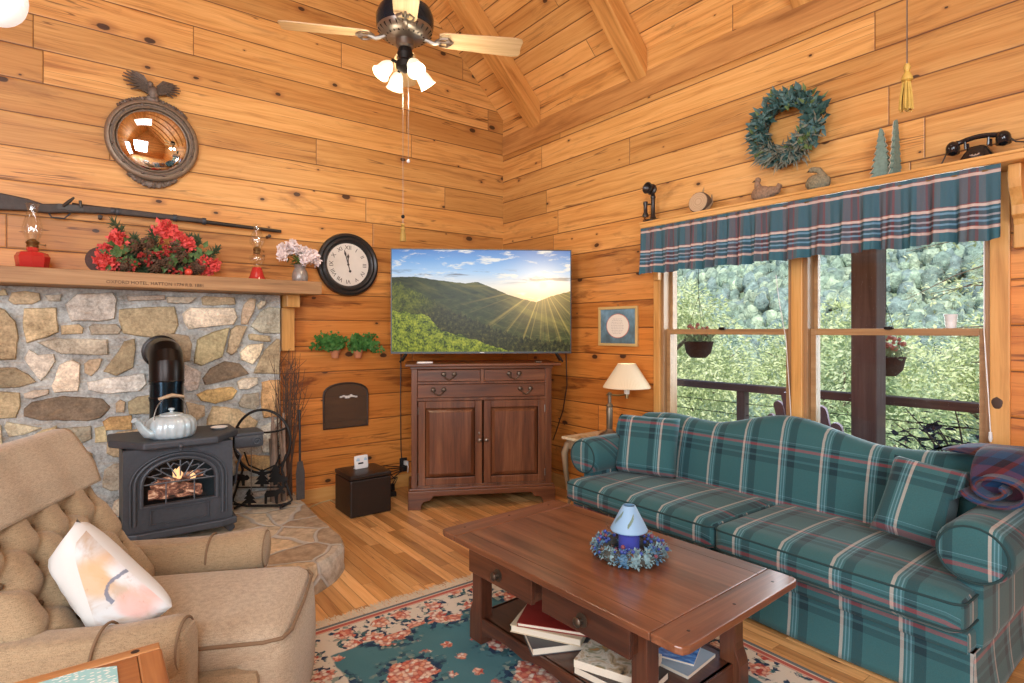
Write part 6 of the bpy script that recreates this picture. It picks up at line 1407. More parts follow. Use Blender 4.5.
for xa in (LX0 + .004, LX1 - .024):
    m = MB(); m.M = Matrix(((0, 0, 1, 0), (1, 0, 0, 0), (0, 1, 0, 0), (0, 0, 0, 1)))
    a, b = LY0 + lw, LY1 - lw; pts = [(a, .125), (a, .045)]
    for k in range(1, 24): s = k / 24; pts.append((a + (b - a) * s, .05 + .018 * abs(math.sin(s * PI * 3)) + .02 * math.sin(s * PI)))
    pts += [(b, .045), (b, .125)]; m.prism(pts, xa, xa + .02); m.build('shelf_apron', M['dark_y'], t, smooth=0, bevel=.002)
for ya in (LY0 + .006, LY1 - .026): m = MB(); m.box((LX0 + lw, ya, .05), (LX1 - lw, ya + .02, .125)); m.build('shelf_apron', M['dark_x'], t, smooth=0, bevel=.002)
m = MB(); m.box((LX0 + lw, LY1 - .03, .34), (LX1 - lw, LY1 - .01, zt0)); m.box((LX0 + lw, LY0 + .01, .34), (LX1 - lw, LY0 + .03, zt0)); m.box((LX1 - .03, LY0 + lw, .34), (LX1 - .01, LY1 - lw, zt0)); m.build('top_apron', M['dark_x'], t, smooth=0)
for ya, yb in ((-2.875, -2.475), (-3.33, -2.93)):
    m = MB(); zf0, zf1 = .335, zt0 - .004; xf = -1.972
    m.box((xf, ya, zf0), (xf + .02, yb, zf1)); m.box((xf + .02, ya + .004, zf0 + .004), (-1.45, ya + .018, zf1 - .01)); m.box((xf + .02, yb - .018, zf0 + .004), (-1.45, yb - .004, zf1 - .01)); m.box((xf + .02, ya + .018, zf0 + .01), (-1.45, yb - .018, zf0 + .018))
    d = m.build('drawer', M['dark_y'], t, smooth=0, bevel=.003)
    m = MB(); m.M = Matrix.Translation((xf, (ya + yb) / 2, (zf0 + zf1) / 2)) @ Euler((0, -PI / 2, 0)).to_matrix().to_4x4(); m.lathe([(.024, 0), (.025, .003), (.01, .006), (.008, .014), (.016, .02), (.017, .027), (.01, .032), (0, .033)], 18); m.build('knob', M['pull'], d)
t.rotation_euler = (0, 0, math.radians(2.6))
# ================================================================ books on the lower shelf
SH = .1255
paper = plain('page_edges', (.72, .66, .54), .8, 0, .1, 300)
def book(name, label, cx, cy, z, L, W, H, rz, cov, cat='book', hard=True, group=None, pages=True):
    q = Matrix.Rotation(math.radians(2.6), 3, 'Z') @ Vector((cx + 1.63, cy + 2.9, 0)); t = thing(name, label, cat, (q.x - 1.63, q.y - 2.9, z), math.radians(rz + 2.6), group); K = dict(parent=t, world=False)
    ct = .0025 if hard else .0008; o = .004 if hard else 0
    m = MB(); m.box((-W/2, -L/2, 0), (W/2, L/2, ct)); m.box((-W/2, -L/2, H - ct), (W/2, L/2, H)); m.box((W/2 - ct, -L/2, ct), (W/2, L/2, H - ct)); m.build('cover', cov, smooth=0, **K)
    if pages: m = MB(); m.box((-W/2 + o, -L/2 + o, ct), (W/2 - ct, L/2 - o, H - ct)); m.build('pages', paper, smooth=0, **K)
    return t
G_B = 'books and magazines on the coffee table shelf'
pos = lambda px, py, z: at(px, py, Z=z)
p = pos(548, 640, SH + .02); b1 = book('book', 'flat grey book with white pages at the bottom of the left shelf stack', -1.76, -2.82, SH, .3, .22, .03, 62, plain('slate_cover', (.07, .07, .075), .5), group=G_B)
b2 = book('book', 'thick cream paged book lying askew under the red book on the table shelf', -1.77, -2.78, SH + .031, .29, .215, .028, 28, plain('cream_cover', (.62, .52, .36), .6), group=G_B)
b3 = book('book', 'thin dark red hardcover book on top of the left stack', -1.755, -2.79, SH + .0595, .285, .21, .016, 34, plain('red_cover', (.24, .022, .018), .35, 0, .15), group=G_B)
b4 = book('notebook', 'tan paper folder lying behind the red book on the table shelf', -1.465, -2.72, SH, .28, .15, .05, 4, plain('manila', (.55, .38, .17), .7), 'folder', False, G_B)
b5 = book('book', 'dark brown binder lying under the picture book on the table shelf', -1.785, -3.14, SH, .27, .2, .03, 8, plain('brown_binder', (.05, .035, .03), .45), 'binder', group=G_B)
g = G('picture_cover'); f = g.noise(g.obj(), 16, 3, .6, .8); c = g.ramp(f, [(.3, (.05, .045, .04)), (.42, (.55, .42, .25)), (.52, (.75, .7, .6)), (.6, (.3, .3, .18)), (.7, (.55, .26, .07))])
b6 = book('book', 'thick white paperback with an earthy picture cover on the brown binder', -1.775, -3.12, SH + .0305, .26, .19, .028, 20, g.P(Base_Color=c, Roughness=.35), hard=False, group=G_B)
g = G('blue_lake_cover'); gx, gy, gz = g.sep(g.obj()); f = g.noise(g.scale(g.obj(), (18, 8, 1)), 2, 4, .6, .4); c = g.mix(g.smooth(g.ma('ADD', gy, g.ma('MULTIPLY', f, .12)), .06, .13), g.ramp(f, [(.35, (.02, .09, .3)), (.55, (.08, .25, .6)), (.75, (.3, .5, .8))]), (.16, .13, .07))
b8 = book('folder', 'large pale grey blue folder lying flat under the blue magazine on the table shelf', -1.525, -3.165, SH, .26, .2, .012, 4, plain('grey_blue_card', (.3, .36, .42), .55), 'folder', False, G_B)
b7 = book('magazine', 'magazine with a deep blue lake cover at the right end of the table shelf', -1.52, -3.13, SH + .0125, .26, .17, .008, 22, g.P(Base_Color=c, Roughness=.22), 'magazine', False, G_B)
b9 = book('booklet', 'bright blue booklet sticking out between the binder and the pale folder', -1.665, -3.285, SH + .0125 + .018, .1, .1, .006, 20, plain('bright_blue', (.02, .1, .45), .4), 'booklet', False, G_B) if 0 else None
# ================================================================ wreath centrepiece and candle lamp
wc = at(629, 556, Z=TZ); wc.z = TZ + .001
t = thing('candle_wreath', 'frosted blue green berry wreath lying around the candle lamp on the coffee table', 'wreath', wc); K = dict(parent=t, world=False)
m = MB(); m.tube([(.105 * math.cos(a), .105 * math.sin(a), .026) for a in [2 * PI * k / 30 for k in range(30)]], .026, 8, True); m.build('wreath_ring', plain('wreath_base', (.06, .06, .05), .9), **K)
def ball(name, n, mat, rad, seed, sp=.045, hi=.06):
    r = random.Random(seed)
    for k in range(n):
        m = MB(); a = r.random() * 6.28; q = .105 + r.gauss(0, sp * .55); q = max(.06, min(.145, q)); h = hi * (1 - ((q - .105) / .06) ** 2 * .8) * r.uniform(.6, 1.1); m.sph((q * math.cos(a), q * math.sin(a), max(.012, h)), rad * r.uniform(.7, 1.2), 7, 5); m.build(name, mat, **K)
def tufts(name, n, mat, L, W, seed):
    r = random.Random(seed); m = MB(); m.noflip = True
    for k in range(n):
        a = r.random() * 6.28; q = .115 + r.gauss(0, .03); b = Vector((q * math.cos(a), q * math.sin(a), r.uniform(.012, .055))); d = Vector((math.cos(a) * r.uniform(-.6, 1), math.sin(a) * r.uniform(-.6, 1), r.uniform(-.1, 1)))
        for j in range(3): m.leaf(b, d + Vector((r.gauss(0, .5), r.gauss(0, .5), r.gauss(0, .3))), (0, 0, 1), L * r.uniform(.6, 1.2), W, .2)
        pass
    for v in m.v: v.z = max(v.z, .002)
    m.build(name, mat, smooth=0, **K)
def rosette(name, c, R, n, mat, seed):
    r = random.Random(seed); m = MB(); m.noflip = True; c = Vector(c)
    m.sph(c, R * .6, 8, 6)
    for k in range(n):
        d = Vector((r.gauss(0, 1), r.gauss(0, 1), r.gauss(.25, 1))).normalized(); p = c + d * R * r.uniform(.45, .8)
        m.leaf(p, d + Vector((r.gauss(0, .5), r.gauss(0, .5), r.gauss(0, .5))), (0, 0, 1), R * r.uniform(.35, .55), R * .3, .2)
    for v in m.v: v.z = max(v.z, .002)
    m.build(name, mat, smooth=0, **K)
fsg, fbl = plain('frosted_sage', (.20, .32, .35), .8, 0, .45, 60), plain('frosted_blue', (.09, .21, .34), .7, 0, .45, 60)
for k in range(17):
    a = k * 2 * PI / 17; rr = random.Random(k); q = .112 + rr.uniform(-.008, .012); rosette('frosted_rosette', (q * math.cos(a), q * math.sin(a), .026 + rr.uniform(-.004, .008)), .034 + rr.uniform(-.004, .007), 80, fbl if k % 3 == 1 else fsg, k)
ball('blue_berry', 48, plain('blue_berry', (.03, .06, .28), .4), .0075, 3, .04, .07); ball('red_berry', 22, plain('wine_berry', (.2, .05, .07), .5), .008, 4, .04, .066); tufts('brown_bits', 30, plain('brown_bit', (.2, .09, .05), .8), .03, .01, 5)
t = thing('candle_lamp', 'small blue glass candle lamp with a pale blue pine sprig shade inside the wreath', 'candle lamp', wc); K = dict(parent=t, world=False)
g = G('cobalt_votive'); m = MB(); m.lathe([(0, .001), (.038, .001), (.042, .01), (.042, .085), (.046, .09), (.043, .092), (.038, .085), (.036, .02), (0, .018)], 28); m.build('votive_glass', g.P(Base_Color=(.05, .06, .32), Roughness=.12, Emission_Color=(.1, .12, .5, 1), Emission_Strength=.18, Coat_Weight=.5), **K)
m = MB(); m.tube([(0, 0, .08), (0, 0, .1), (.03, 0, .105)], .003, 6); m.tube([(0, 0, .1), (-.03, 0, .105)], .003, 6); m.lathe([(.044, .093), (.046, .1), (.04, .112), (.036, .112)], 20); m.build('shade_holder', plain('blue_rim', (.1, .16, .42), .3), **K)
g = G('pale_shade'); m = MB(); pr = [(.072, .104), (.073, .108), (.026, .198), (.024, .2)]; m.lathe(pr + [(r_ - .002, z_) for r_, z_ in reversed(pr)], 32); m.build('lamp_shade', g.P(Base_Color=(.25, .43, .63), Roughness=.55), **K)
M['motif'] = plain('motif_green', (.2, .28, .2), .7); a0 = math.atan2(CAM[1] - wc.y, CAM[0] - wc.x)
for br, dz, s0 in ((a0 + .15, .0, .7), (a0 - .85, .008, .5)):
    sm = MB(); sm.noflip = True
    for k in range(26):
        s = k / 26; z = .128 + dz + .036 * s + .006 * math.sin(k * 2.1); rr = .0735 - (z - .106) * .52 + .0012; a = br - .25 + .45 * s; p = Vector((rr * math.cos(a), rr * math.sin(a), z)); tn = Vector((-math.sin(a), math.cos(a), 0)); nn = Vector((math.cos(a), math.sin(a), .5))
        for sg in (-1, 1): sm.leaf(p, tn * .6 * s0 + Vector((0, 0, sg * .9 + .3)), nn, .012, .0035, 0)
    sm.build('sprig_motif', M['motif'], smooth=0, **K)
# ================================================================ sofa
TEA, DRKT, CRMT, REDT, LBT, MID = (.042, .138, .152), (.017, .047, .06), (.60, .56, .5), (.40, .085, .10), (.19, .38, .45), (.055, .162, .185)
SU = [(0, TEA), (.38, DRKT), (.56, MID), (.60, LBT), (.622, MID), (.662, LBT), (.686, MID), (.72, CRMT), (.78, TEA)]
SV = [(0, TEA), (.30, DRKT), (.40, MID), (.44, (.02, .05, .08)), (.455, DRKT), (.52, MID), (.60, REDT), (.65, MID), (.67, DRKT), (.70, MID), (.74, LBT), (.75, TEA)]
yy = lambda g, p: g.ma('ADD', p[1], .108)
sofa_seat = plaid('sofa_plaid', yy, lambda g, p: g.ma('ADD', p[0], p[2]), .215, .3, SU, SV, mixf=.44, sidex=True)
sofa_back = plaid('sofa_plaid_back', lambda g, p: g.ma('ADD', p[1], .0), lambda g, p: g.ma('ADD', p[2], g.ma('MULTIPLY', p[0], .4)), .215, .3, SU, SV, mixf=.44, sidex=True)
sofa_arm = plaid('sofa_plaid_arm', lambda g, p: g.ma('ADD', g.ma('MULTIPLY', p[1], 1.), g.ma('MULTIPLY', p[0], .0)), lambda g, p: g.ma('ADD', p[2], p[0]), .17, .3, SU, SV, mixf=.42)
sofa_side = plaid('sofa_plaid_side', lambda g, p: g.ma('ADD', p[0], p[1]), lambda g, p: g.ma('ADD', p[2], 0.), .215, .3, SU, SV, mixf=.44, sidex=True)
SB0, SB1 = -1.855, -3.905
t = thing('sofa', 'teal tartan plaid camelback sofa with rolled arms standing under the window', 'sofa', (-.45, -2.88, 0))
def W2(g): return g
# base rail and skirt
m = MB(); m.rbox((-.815, SB1 + .01, .2), (-.06, SB0 - .01, .285), .02, 10); m.build('base_rail', sofa_seat, t, weld=1e-5)
m = MB()
def path(s):
    # around front and both ends, s in 0..1
    Lx, Ly = .74, SB0 - SB1; tot = 2 * Lx + Ly; d = s * tot
    if d < Lx: return Vector((-.06 - d, SB0, 0)), Vector((0, 1, 0))
    if d < Lx + Ly: return Vector((-.06 - Lx, SB0 - (d - Lx), 0)), Vector((-1, 0, 0))
    return Vector((-.06 - Lx + (d - Lx - Ly), SB1, 0)), Vector((0, -1, 0))
def sk(a, b):
    p, n = path(a); tot = 2 * .74 + (SB0 - SB1); dist = a * tot; k = 0
    for cpt in (.74, .74 + SB0 - SB1, .74 + (SB0 - SB1) / 2): k += math.exp(-((dist - cpt) / .012) ** 2)
    fl = .018 * b * b + .004 * b * math.sin(dist * 9)
    q = p + n * (fl - .02 * k * b); q.z = .215 - (.215 - .012) * b; return q
m.surf(sk, 220, 8); m.noflip = True; m.build('skirt', sofa_seat, t, smooth=180, solid=.004)
m = MB(); m.box((-.77, SB1 + .04, .03), (-.08, SB0 - .04, .2)); m.build('frame', M['black'], t, smooth=0)
# seat cushions
ym = -2.925
for a, b in ((SB0 - .025, ym + .002), (ym - .002, SB1 + .005)):
    m = MB(); m.rbox((-.895, b, .288), (-.28, a, .432), .045, 14, (.012, .0, .018)); c_ = m.build('seat_cushion', sofa_seat, t, weld=1e-5, smooth=180)
    m = MB()
    for z in (.315, .405):
        ya, yb = a - .045, b + .045; pts = [(-.32, a + .0005, z)] + [(-.85 - .0425 * math.sin(q), ya + .0445 * math.cos(q), z) for q in (0, .4, .8, 1.2, PI / 2)]
        pts += [(-.8925 - .0075 * (1 - (1 - 2 * k / 12) ** 2), ya + (yb - ya) * k / 12, z) for k in range(1, 12)]
        pts += [(-.85 - .0425 * math.cos(q), yb - .0445 * math.sin(q), z) for q in (0, .4, .8, 1.2, PI / 2)] + [(-.32, b - .0005, z)]
        m.tube(pts, .0045, 6)
    m.build('welting', plain('dark_welt', (.014, .045, .05), .9), c_)
# camel back
def hb(y):
    d = y + 2.93
    return .785 + .095 * math.exp(-(d / .30) ** 2) + .02 * math.exp(-((abs(d) - .78) / .16) ** 2) - .006 * math.exp(-((abs(d) - .42) / .1) ** 2)
def bkf(a, b):
    y = (SB0 - .06) + ((SB1 + .06) - (SB0 - .06)) * a; h = hb(y)
    e = min(a, 1 - a) * 2; tp = min(1, math.sqrt(max(0, 1 - (1 - min(1, e / .05)) ** 2)) * .25 + .75)
    pr = [(-.31, .3), (-.305, .42), (-.285, .55), (-.262, h - .13), (-.245, h - .06), (-.225, h - .025), (-.195, h - .004), (-.16, h), (-.125, h - .006), (-.098, h - .03), (-.085, h - .08), (-.08, .5), (-.08, .3)]
    s = b * (len(pr) - 1); i = min(int(s), len(pr) - 2); q = s - i; x = pr[i][0] * (1 - q) + pr[i+1][0] * q; z = pr[i][1] * (1 - q) + pr[i+1][1] * q
    x = -.19 + (x + .19) * tp; z = .3 + (z - .3) * (1 - (1 - tp) * .12)
    x -= .012 * math.sin(PI * min(1, max(0, (z - .3) / .5))) * (1 if b < .5 else 0)
    return (x, y, z)
m = MB(); m.surf(bkf, 80, 24); m.build('back', sofa_back, t, smooth=60)
# rolled arms
for yc, s in ((-1.918, 1), (-3.878, -1)):
    m = MB()
    yi, yo = yc - s * .05, yc + s * .045
    m.rbox((-.735, min(yi, yo), .2), (-.1, max(yi, yo), .56), .03, 6); m.build('arm_panel', sofa_side, t, weld=1e-5)
    m = MB(); R_ = .118; zc = .552
    pts = [(-.765, 0, 0)]
    prof = [(0, -.772), (.06, -.772), (.095, -.768), (.112, -.755), (R_, -.73), (R_, -.5), (R_ - .002, -.3), (R_ - .006, -.1), (.08, -.09), (0, -.09)]
    vs = MB(); vs.lathe([(a, b) for a, b in prof], 32)
    for k, v in enumerate(vs.v):
        x = v.z; a = v.x; b = v.y; sag = .92 if b < 0 else .98
        vs.v[k] = Vector((x, yc + a * 1.0 + s * .012, zc + b * sag))
    vs.build('arm_roll', sofa_arm, t, smooth=55)
    m = MB(); m.tube([(-.764, yc + s * .012 + .104 * math.cos(a), zc + .104 * .95 * math.sin(a)) for a in [2 * PI * k / 28 for k in range(28)]], .0045, 6, True); m.build('arm_welt', plain('dark_welt', (.014, .045, .05), .9), t)
# ---- throw pillows
def pillow(mb, w, h, th, n=18, pinch=.07):
    def f(sg):
        def q(a, b):
            u, v = 2 * a - 1, 2 * b - 1; k = ((1 - u ** 4) * (1 - v ** 4)) ** .5
            x = w / 2 * u * (1 - pinch * (1 - v * v) * abs(u)); y = h / 2 * v * (1 - pinch * (1 - u * u) * abs(v))
            return (x, y, sg * (th / 2 * k ** .85 + .004))
        return q
    mb.surf(f(1), n, n); k = len(mb.f); mb.surf(f(-1), n, n)
    return mb
def sofafit(v):
    return Vector((min(v.x, -.322), min(max(v.y, -3.755), -2.042) if v.z < .685 else min(max(v.y, -3.79), -2.0), max(v.z, .459)))
def ppl(name): return plaid(name, lambda g, p: g.ma('ADD', p[0], .02), lambda g, p: g.ma('ADD', p[1], .05), .2, .3, SU, SV, mixf=.44)
def setpose(o, c, xax, zax): o.matrix_basis = frame(c, xax, zax)
t = thing('throw_pillow', 'square teal plaid pillow standing upright at the left arm of the sofa', 'pillow', (0, 0, 0), 0, 'plaid throw pillows on the sofa')
setpose(t, (-.475, -2.15, .632), (.32, -.94, .0), (-.92, -.31, .25))
m = MB(); m.fix = sofafit; pillow(m, .45, .37, .11, pinch=.03); m.build('pillow_cover', ppl('pillow_plaid'), t, world=False, smooth=180, weld=.0085)
t = thing('throw_pillow', 'square teal plaid pillow leaning tilted against the right arm of the sofa', 'pillow', (0, 0, 0), 0, 'plaid throw pillows on the sofa')
pp_ = at(928, 503, X=-.47)
setpose(t, pp_, (.10, -.95, -.16), (-.80, -.02, .52))
m = MB(); m.fix = sofafit; pillow(m, .35, .36, .12, pinch=.05); m.build('pillow_cover', ppl('pillow_plaid_right'), t, world=False, smooth=180, weld=.0085)
# ---- blanket rolled on the back corner
BU = [(0, (.018, .06, .15)), (.26, (.13, .025, .03)), (.36, (.02, .014, .025)), (.5, (.02, .065, .15)), (.68, (.06, .03, .07)), (.8, (.01, .035, .06)), (.92, (.16, .05, .04))]
bp = plaid('blanket_plaid', lambda g, p: p[0], lambda g, p: g.ma('ADD', p[1], p[2]), .26, .24, BU, BU, rough=1., mixf=.5, bump=.4)
t = thing('folded_blanket', 'dark blue and maroon plaid blanket rolled up on the right arm and back corner', 'blanket', (-.3, -3.85, .675))
def spiral(a, b):
    k = a * 1.6 * 2 * PI; rr = .016 + .066 * (a ** .9); x = -.56 + .2 * b
    nn = .006 * mnoise.noise(Vector((x * 6, a * 9, 0))); sq = .84
    return (x, -3.905 + (rr + nn) * math.cos(k + 2.2) * 1.3, .748 + (rr + nn) * math.sin(k + 2.2) * sq)
m = MB(); m.fix = lambda v: Vector((v.x, v.y, max(v.z, .684)))
m.surf(spiral, 130, 16); m.build('rolled_end', bp, t, smooth=180, solid=.014)
def rest(v):
    z = v.z
    if v.x > -.34 and v.y > -3.87: z = max(z, .83)
    else: z = max(z, .682)
    return Vector((min(v.x, -.01), min(v.y, -3.815) if v.x < -.31 else v.y, z))
m = MB(); m.fix = rest; m.noflip = True
def lump(a, b):
    an = 2 * PI * a; el = PI * (b - .5); cx, sx = math.cos(an), math.sin(an); k = math.cos(el) ** .7
    sq = lambda q: math.copysign(abs(q) ** .75, q)
    x = -.25 + .245 * sq(cx) * k; y = -3.87 + .235 * sq(sx) * k; z = .765 + .105 * math.sin(el)
    n = mnoise.noise(Vector((x * 7, y * 7, z * 4))) * .018 + .006 * math.sin(x * 30 + y * 8)
    return (x, y, z + n)
m.surf(lump, 60, 26, cu=True); m.build('draped_fold', bp, t, smooth=180)
# ================================================================ side table and swing arm lamp
t = thing('side_table', 'small side table with a cream marbled top and curved legs left of the sofa', 'side table', (-.3, -1.61, 0)); cab = wood('gilt_legs', (.12, .08, .045), (.24, .17, .1), (.36, .27, .16), 2, 10, .45, .1)
g = G('cream_marble'); f = g.noise(g.obj(), 9, 6, .7, 1.2); c = g.ramp(f, [(.35, (.4, .3, .14)), (.5, (.66, .57, .38)), (.65, (.74, .68, .52))])
m = MB(); m.box((-.525, -1.785, .568), (-.08, -1.44, .588)); m.build('table_top', g.P(Base_Color=c, Roughness=.25), t, smooth=0, bevel=.006, seg=3)
m = MB(); m.box((-.5, -1.76, .5), (-.1, -1.465, .568)); m.build('apron', cab, t, smooth=0, bevel=.006)
for x_, sx1 in ((-.49, -1), (-.11, 1)):
    for y_, sy1 in ((-1.475, 1), (-1.75, -1)):
        m = MB(); m.tube([(x_, y_, .54), (x_ + sx1 * .018, y_ + sy1 * .018, .47), (x_ + sx1 * .012, y_ + sy1 * .01, .33), (x_ - sx1 * .008, y_ - sy1 * .008, .15), (x_ + sx1 * .0, y_, .05), (x_ + sx1 * .018, y_ + sy1 * .015, .012)], [.024, .026, .019, .012, .012, .018], 10); m.build('leg', cab, t)
lx, ly, lz = -.25, -1.655, .5885
t = thing('swing_arm_lamp', 'lit brass swing arm table lamp with a cream pleated shade on the side table', 'table lamp', (lx, ly, lz)); K = dict(parent=t, world=False)
m = MB(); m.lathe([(0, 0), (.075, 0), (.078, .012), (.06, .022), (.05, .03), (.03, .04), (.02, .055), (0, .056)], 24); m.build('lamp_base', M['pewter'], **K)
m = MB(); m.lathe([(.02, .05), (.022, .06), (.024, .2), (.021, .21), (.026, .22), (.022, .23), (.013, .24), (.013, .3), (.018, .305), (.012, .315), (0, .32)], 18); m.build('column', plain('grey_bronze', (.2, .165, .12), .4, .6), **K)
e = Vector((RT[0], RT[1], 0)) * .125
m = MB(); m.tube([(0, 0, .29), (-.01, .02, .3), e * .5 + Vector((0, 0, .295)), e + Vector((0, 0, .305))], .007, 8); m.tube([e + Vector((0, 0, .275)), e + Vector((0, 0, .32))], .012, 10); m.build('swing_arm', M['brass'], **K)
m = MB(); m.M = Matrix.Translation(e); m.lathe([(.018, .305), (.02, .312), (.02, .36), (.012, .37), (0, .37)], 14); m.build('socket', M['ceramic'], **K)
g = G('lit_cream_shade'); gx, gy, gz = g.sep(g.obj()); ang_ = g.ma('ARCTAN2', g.ma('SUBTRACT', gy, e.y), g.ma('SUBTRACT', gx, e.x)); pl_ = g.ma('SINE', g.ma('MULTIPLY', ang_, 90.))
gl_ = g.ramp(gz, [(.345, (.95, .62, .3)), (.42, (.9, .66, .38)), (.52, (.72, .58, .38))])
shm = g.P(Base_Color=(.62, .52, .37), Roughness=.8, Emission_Color=gl_, Emission_Strength=.22, Normal=g.bump(pl_, .25, .003))
m = MB(); m.M = Matrix.Translation(e); pr = [(.17, .352), (.171, .358), (.066, .522), (.065, .526)]; m.lathe(pr + [(a - .003, b) for a, b in reversed(pr)], 60); m.build('lamp_shade', shm, **K)
m = MB(); m.sph(e + Vector((0, 0, .41)), .028, 12, 9); m.build('bulb', plain('warm_bulb', (1, .9, .7), .4, Emission_Color=(1, .8, .5, 1), Emission_Strength=6.), **K)
lamp('table_lamp_bulb', 'POINT', (lx + e.x, ly + e.y, lz + .42), 4.5, (1, .78, .48), .03)
# ================================================================ recliner
RA = math.radians(-26); RO = Vector((-3.025, -2.366, 0))
t = thing('recliner', 'tan tweed recliner armchair with a tufted back in the left foreground', 'armchair', RO, RA); K = dict(parent=t, world=False)
def tweed(name, base):
    g = G(name); x = g.obj(); f = g.noise(x, 420, 2, .6); w = g.noise(g.scale(x, (1, 1, 6)), 60, 3); k = g.ma('ADD', g.ma('MULTIPLY', f, .6), g.ma('MULTIPLY', w, .4))
    c = g.ramp(k, [(.32, tuple(q * .62 for q in base)), (.5, base), (.66, tuple(min(1, q * 1.3) for q in base))]); return g.P(Base_Color=c, Roughness=.95, Normal=g.bump(k, .35, .003), Specular_IOR_Level=.15, Sheen_Weight=.2)
TW = tweed('tan_tweed', (.34, .25, .15)); TWL = tweed('pale_tweed', (.43, .35, .25)); TWD = plain('tuft_button', (.12, .075, .04), .9); pip = plain('tweed_piping', (.2, .13, .075), .95)
m = MB(); m.rbox((-.42, -.29, .06), (.3, .29, .36), .04, 8); m.build('chair_base', TW, weld=1e-5, **K)
m = MB(); m.rbox((-.3, -.262, .33), (.36, .262, .455), .05, 12, (.01, 0, .02)); m.build('seat_cushion', TWL, weld=1e-5, smooth=180, **K)
m = MB(); m.rbox((.2, -.262, .05), (.375, .262, .42), .05, 12, (.025, 0, 0)); m.build('front_panel', TWL, weld=1e-5, smooth=180, **K)
m = MB(); m.tube([(.0, .262, .425), (.3, .262, .425), (.352, .245, .425), (.372, .2, .428), (.378, 0, .432), (.372, -.2, .428), (.352, -.245, .425), (.3, -.262, .425), (0, -.262, .425)], .006, 8); m.build('piping', pip, **K)
# tufted back: s across, h up the slope
BX0, BZ0, BX1, BZ1 = -.23, .42, -.555, .93
BN, BF = -.36, .29
def back_pt(s, h, d):
    ax = Vector((BX1 - BX0, 0, BZ1 - BZ0)); nn = Vector((-ax.z, 0, ax.x)).normalized() * -1
    p = Vector((BX0, 0, BZ0)) + ax * h; return p + nn * d + Vector((0, s, 0))
tuf = []
for j in range(5):
    for i in range(-4, 4):
        u = (i + (.5 if j % 2 else 0)) * .155; h = .12 + j * .165
        if -.33 < u < .27: tuf.append((u, h))
def bfn(a, b):
    s = BN + (BF - BN) * a; h = b * 1.0; e = min(1, (1 - abs(a * 2 - 1)) / .16); e2 = min(1, (1 - b) / .12, .3 + b / .1)
    d = .068 * math.sqrt(max(0, 1 - (1 - e) ** 2)) * math.sqrt(max(0, 1 - (1 - max(0, e2)) ** 2))
    for u, hh in tuf:
        q = ((s - u) / .034) ** 2 + ((h - hh) * .6 / .034) ** 2; d -= .036 * math.exp(-q) 
        for du, dh in ((.0775, .165), (-.0775, .165)):
            # crease between neighbouring buttons
            px, pz = s - u, (h - hh) * .6; L = math.hypot(du, dh * .6); tx, tz = du / L, dh * .6 / L; al = px * tx + pz * tz
            if 0 < al < L: pd = abs(-px * tz + pz * tx); d -= .012 * math.exp(-(pd / .012) ** 2)
    return back_pt(s, h, d)
m = MB(); m.surf(bfn, 90, 110); m.build('tufted_back', TW, smooth=180, **K)
m = MB(); m.surf(lambda a, b: back_pt(BN + (BF - BN) * a, b, -.12 * math.sin(PI * min(1, max(0, a))) ** .3 - .0), 16, 10); m.build('back_shell', TW, smooth=180, **K)
for u, h in tuf: m = MB(); m.sph(back_pt(u, h, .032), (.009, .009, .009), 8, 6); m.build('tuft_button', TWD, **K)
def cover(a, b):
    s = -.25 + .55 * a; q = b * .47
    if q < .22: h = 1 - (.22 - q) / .66 * 1.0; d = .084 + .004 * math.sin(s * 30) - .02 * max(0, (.08 - q) / .08)
    elif q < .36: an = (q - .22) / .14 * PI / 2 * 1.5; h = 1 + .085 * math.sin(an); d = -.03 + .114 * math.cos(an)
    else: h = 1.05 - (q - .36) / .66; d = -.11
    return back_pt(s, h, d)
m = MB(); m.surf(cover, 24, 36); m.build('headrest_cover', TWL, smooth=60, solid=.01, **K)
# rolled arms
for s in (1, -1):
    yc = s * .345
    m = MB(); m.rbox((-.42, min(yc - .06, yc + .06), .08), (.14, max(yc - .06, yc + .06), .54), .03, 8); m.build('arm_panel', TW, weld=1e-5, **K)
    ax_ = 0 if s > 0 else -.06
    v = MB(); v.lathe([(0, -.46), (.07, -.455), (.086, -.43), (.088, .06 + ax_), (.09, .145 + ax_), (.082, .172 + ax_), (.066, .182 + ax_), (0, .184 + ax_)], 28)
    for k, q in enumerate(v.v): v.v[k] = Vector((q.z, yc + q.x * .98, .488 + q.y * .92 + (q.z - .17) * .1))
    v.build('arm_roll', TW, smooth=50, **K)
    m = MB(); m.tube([(-.02 + ax_, yc + .088 * math.cos(a), .472 + .083 * math.sin(a)) for a in [PI * k / 16 for k in range(17)]], .004, 6); m.build('arm_seam', pip, **K)
    m = MB(); m.tube([(.176 + ax_, yc + .07 * math.cos(a), .488 + .066 * math.sin(a)) for a in [2 * PI * k / 24 for k in range(24)]], .0045, 6, True); m.build('arm_piping', pip, **K)
for sx2 in (-.36, .22):
    for s in (-1, 1): m = MB(); m.lathe([(.02, .0115), (.026, .062)], 10, (sx2, s * .24, 0)); m.build('foot', M['dark_z'], **K)
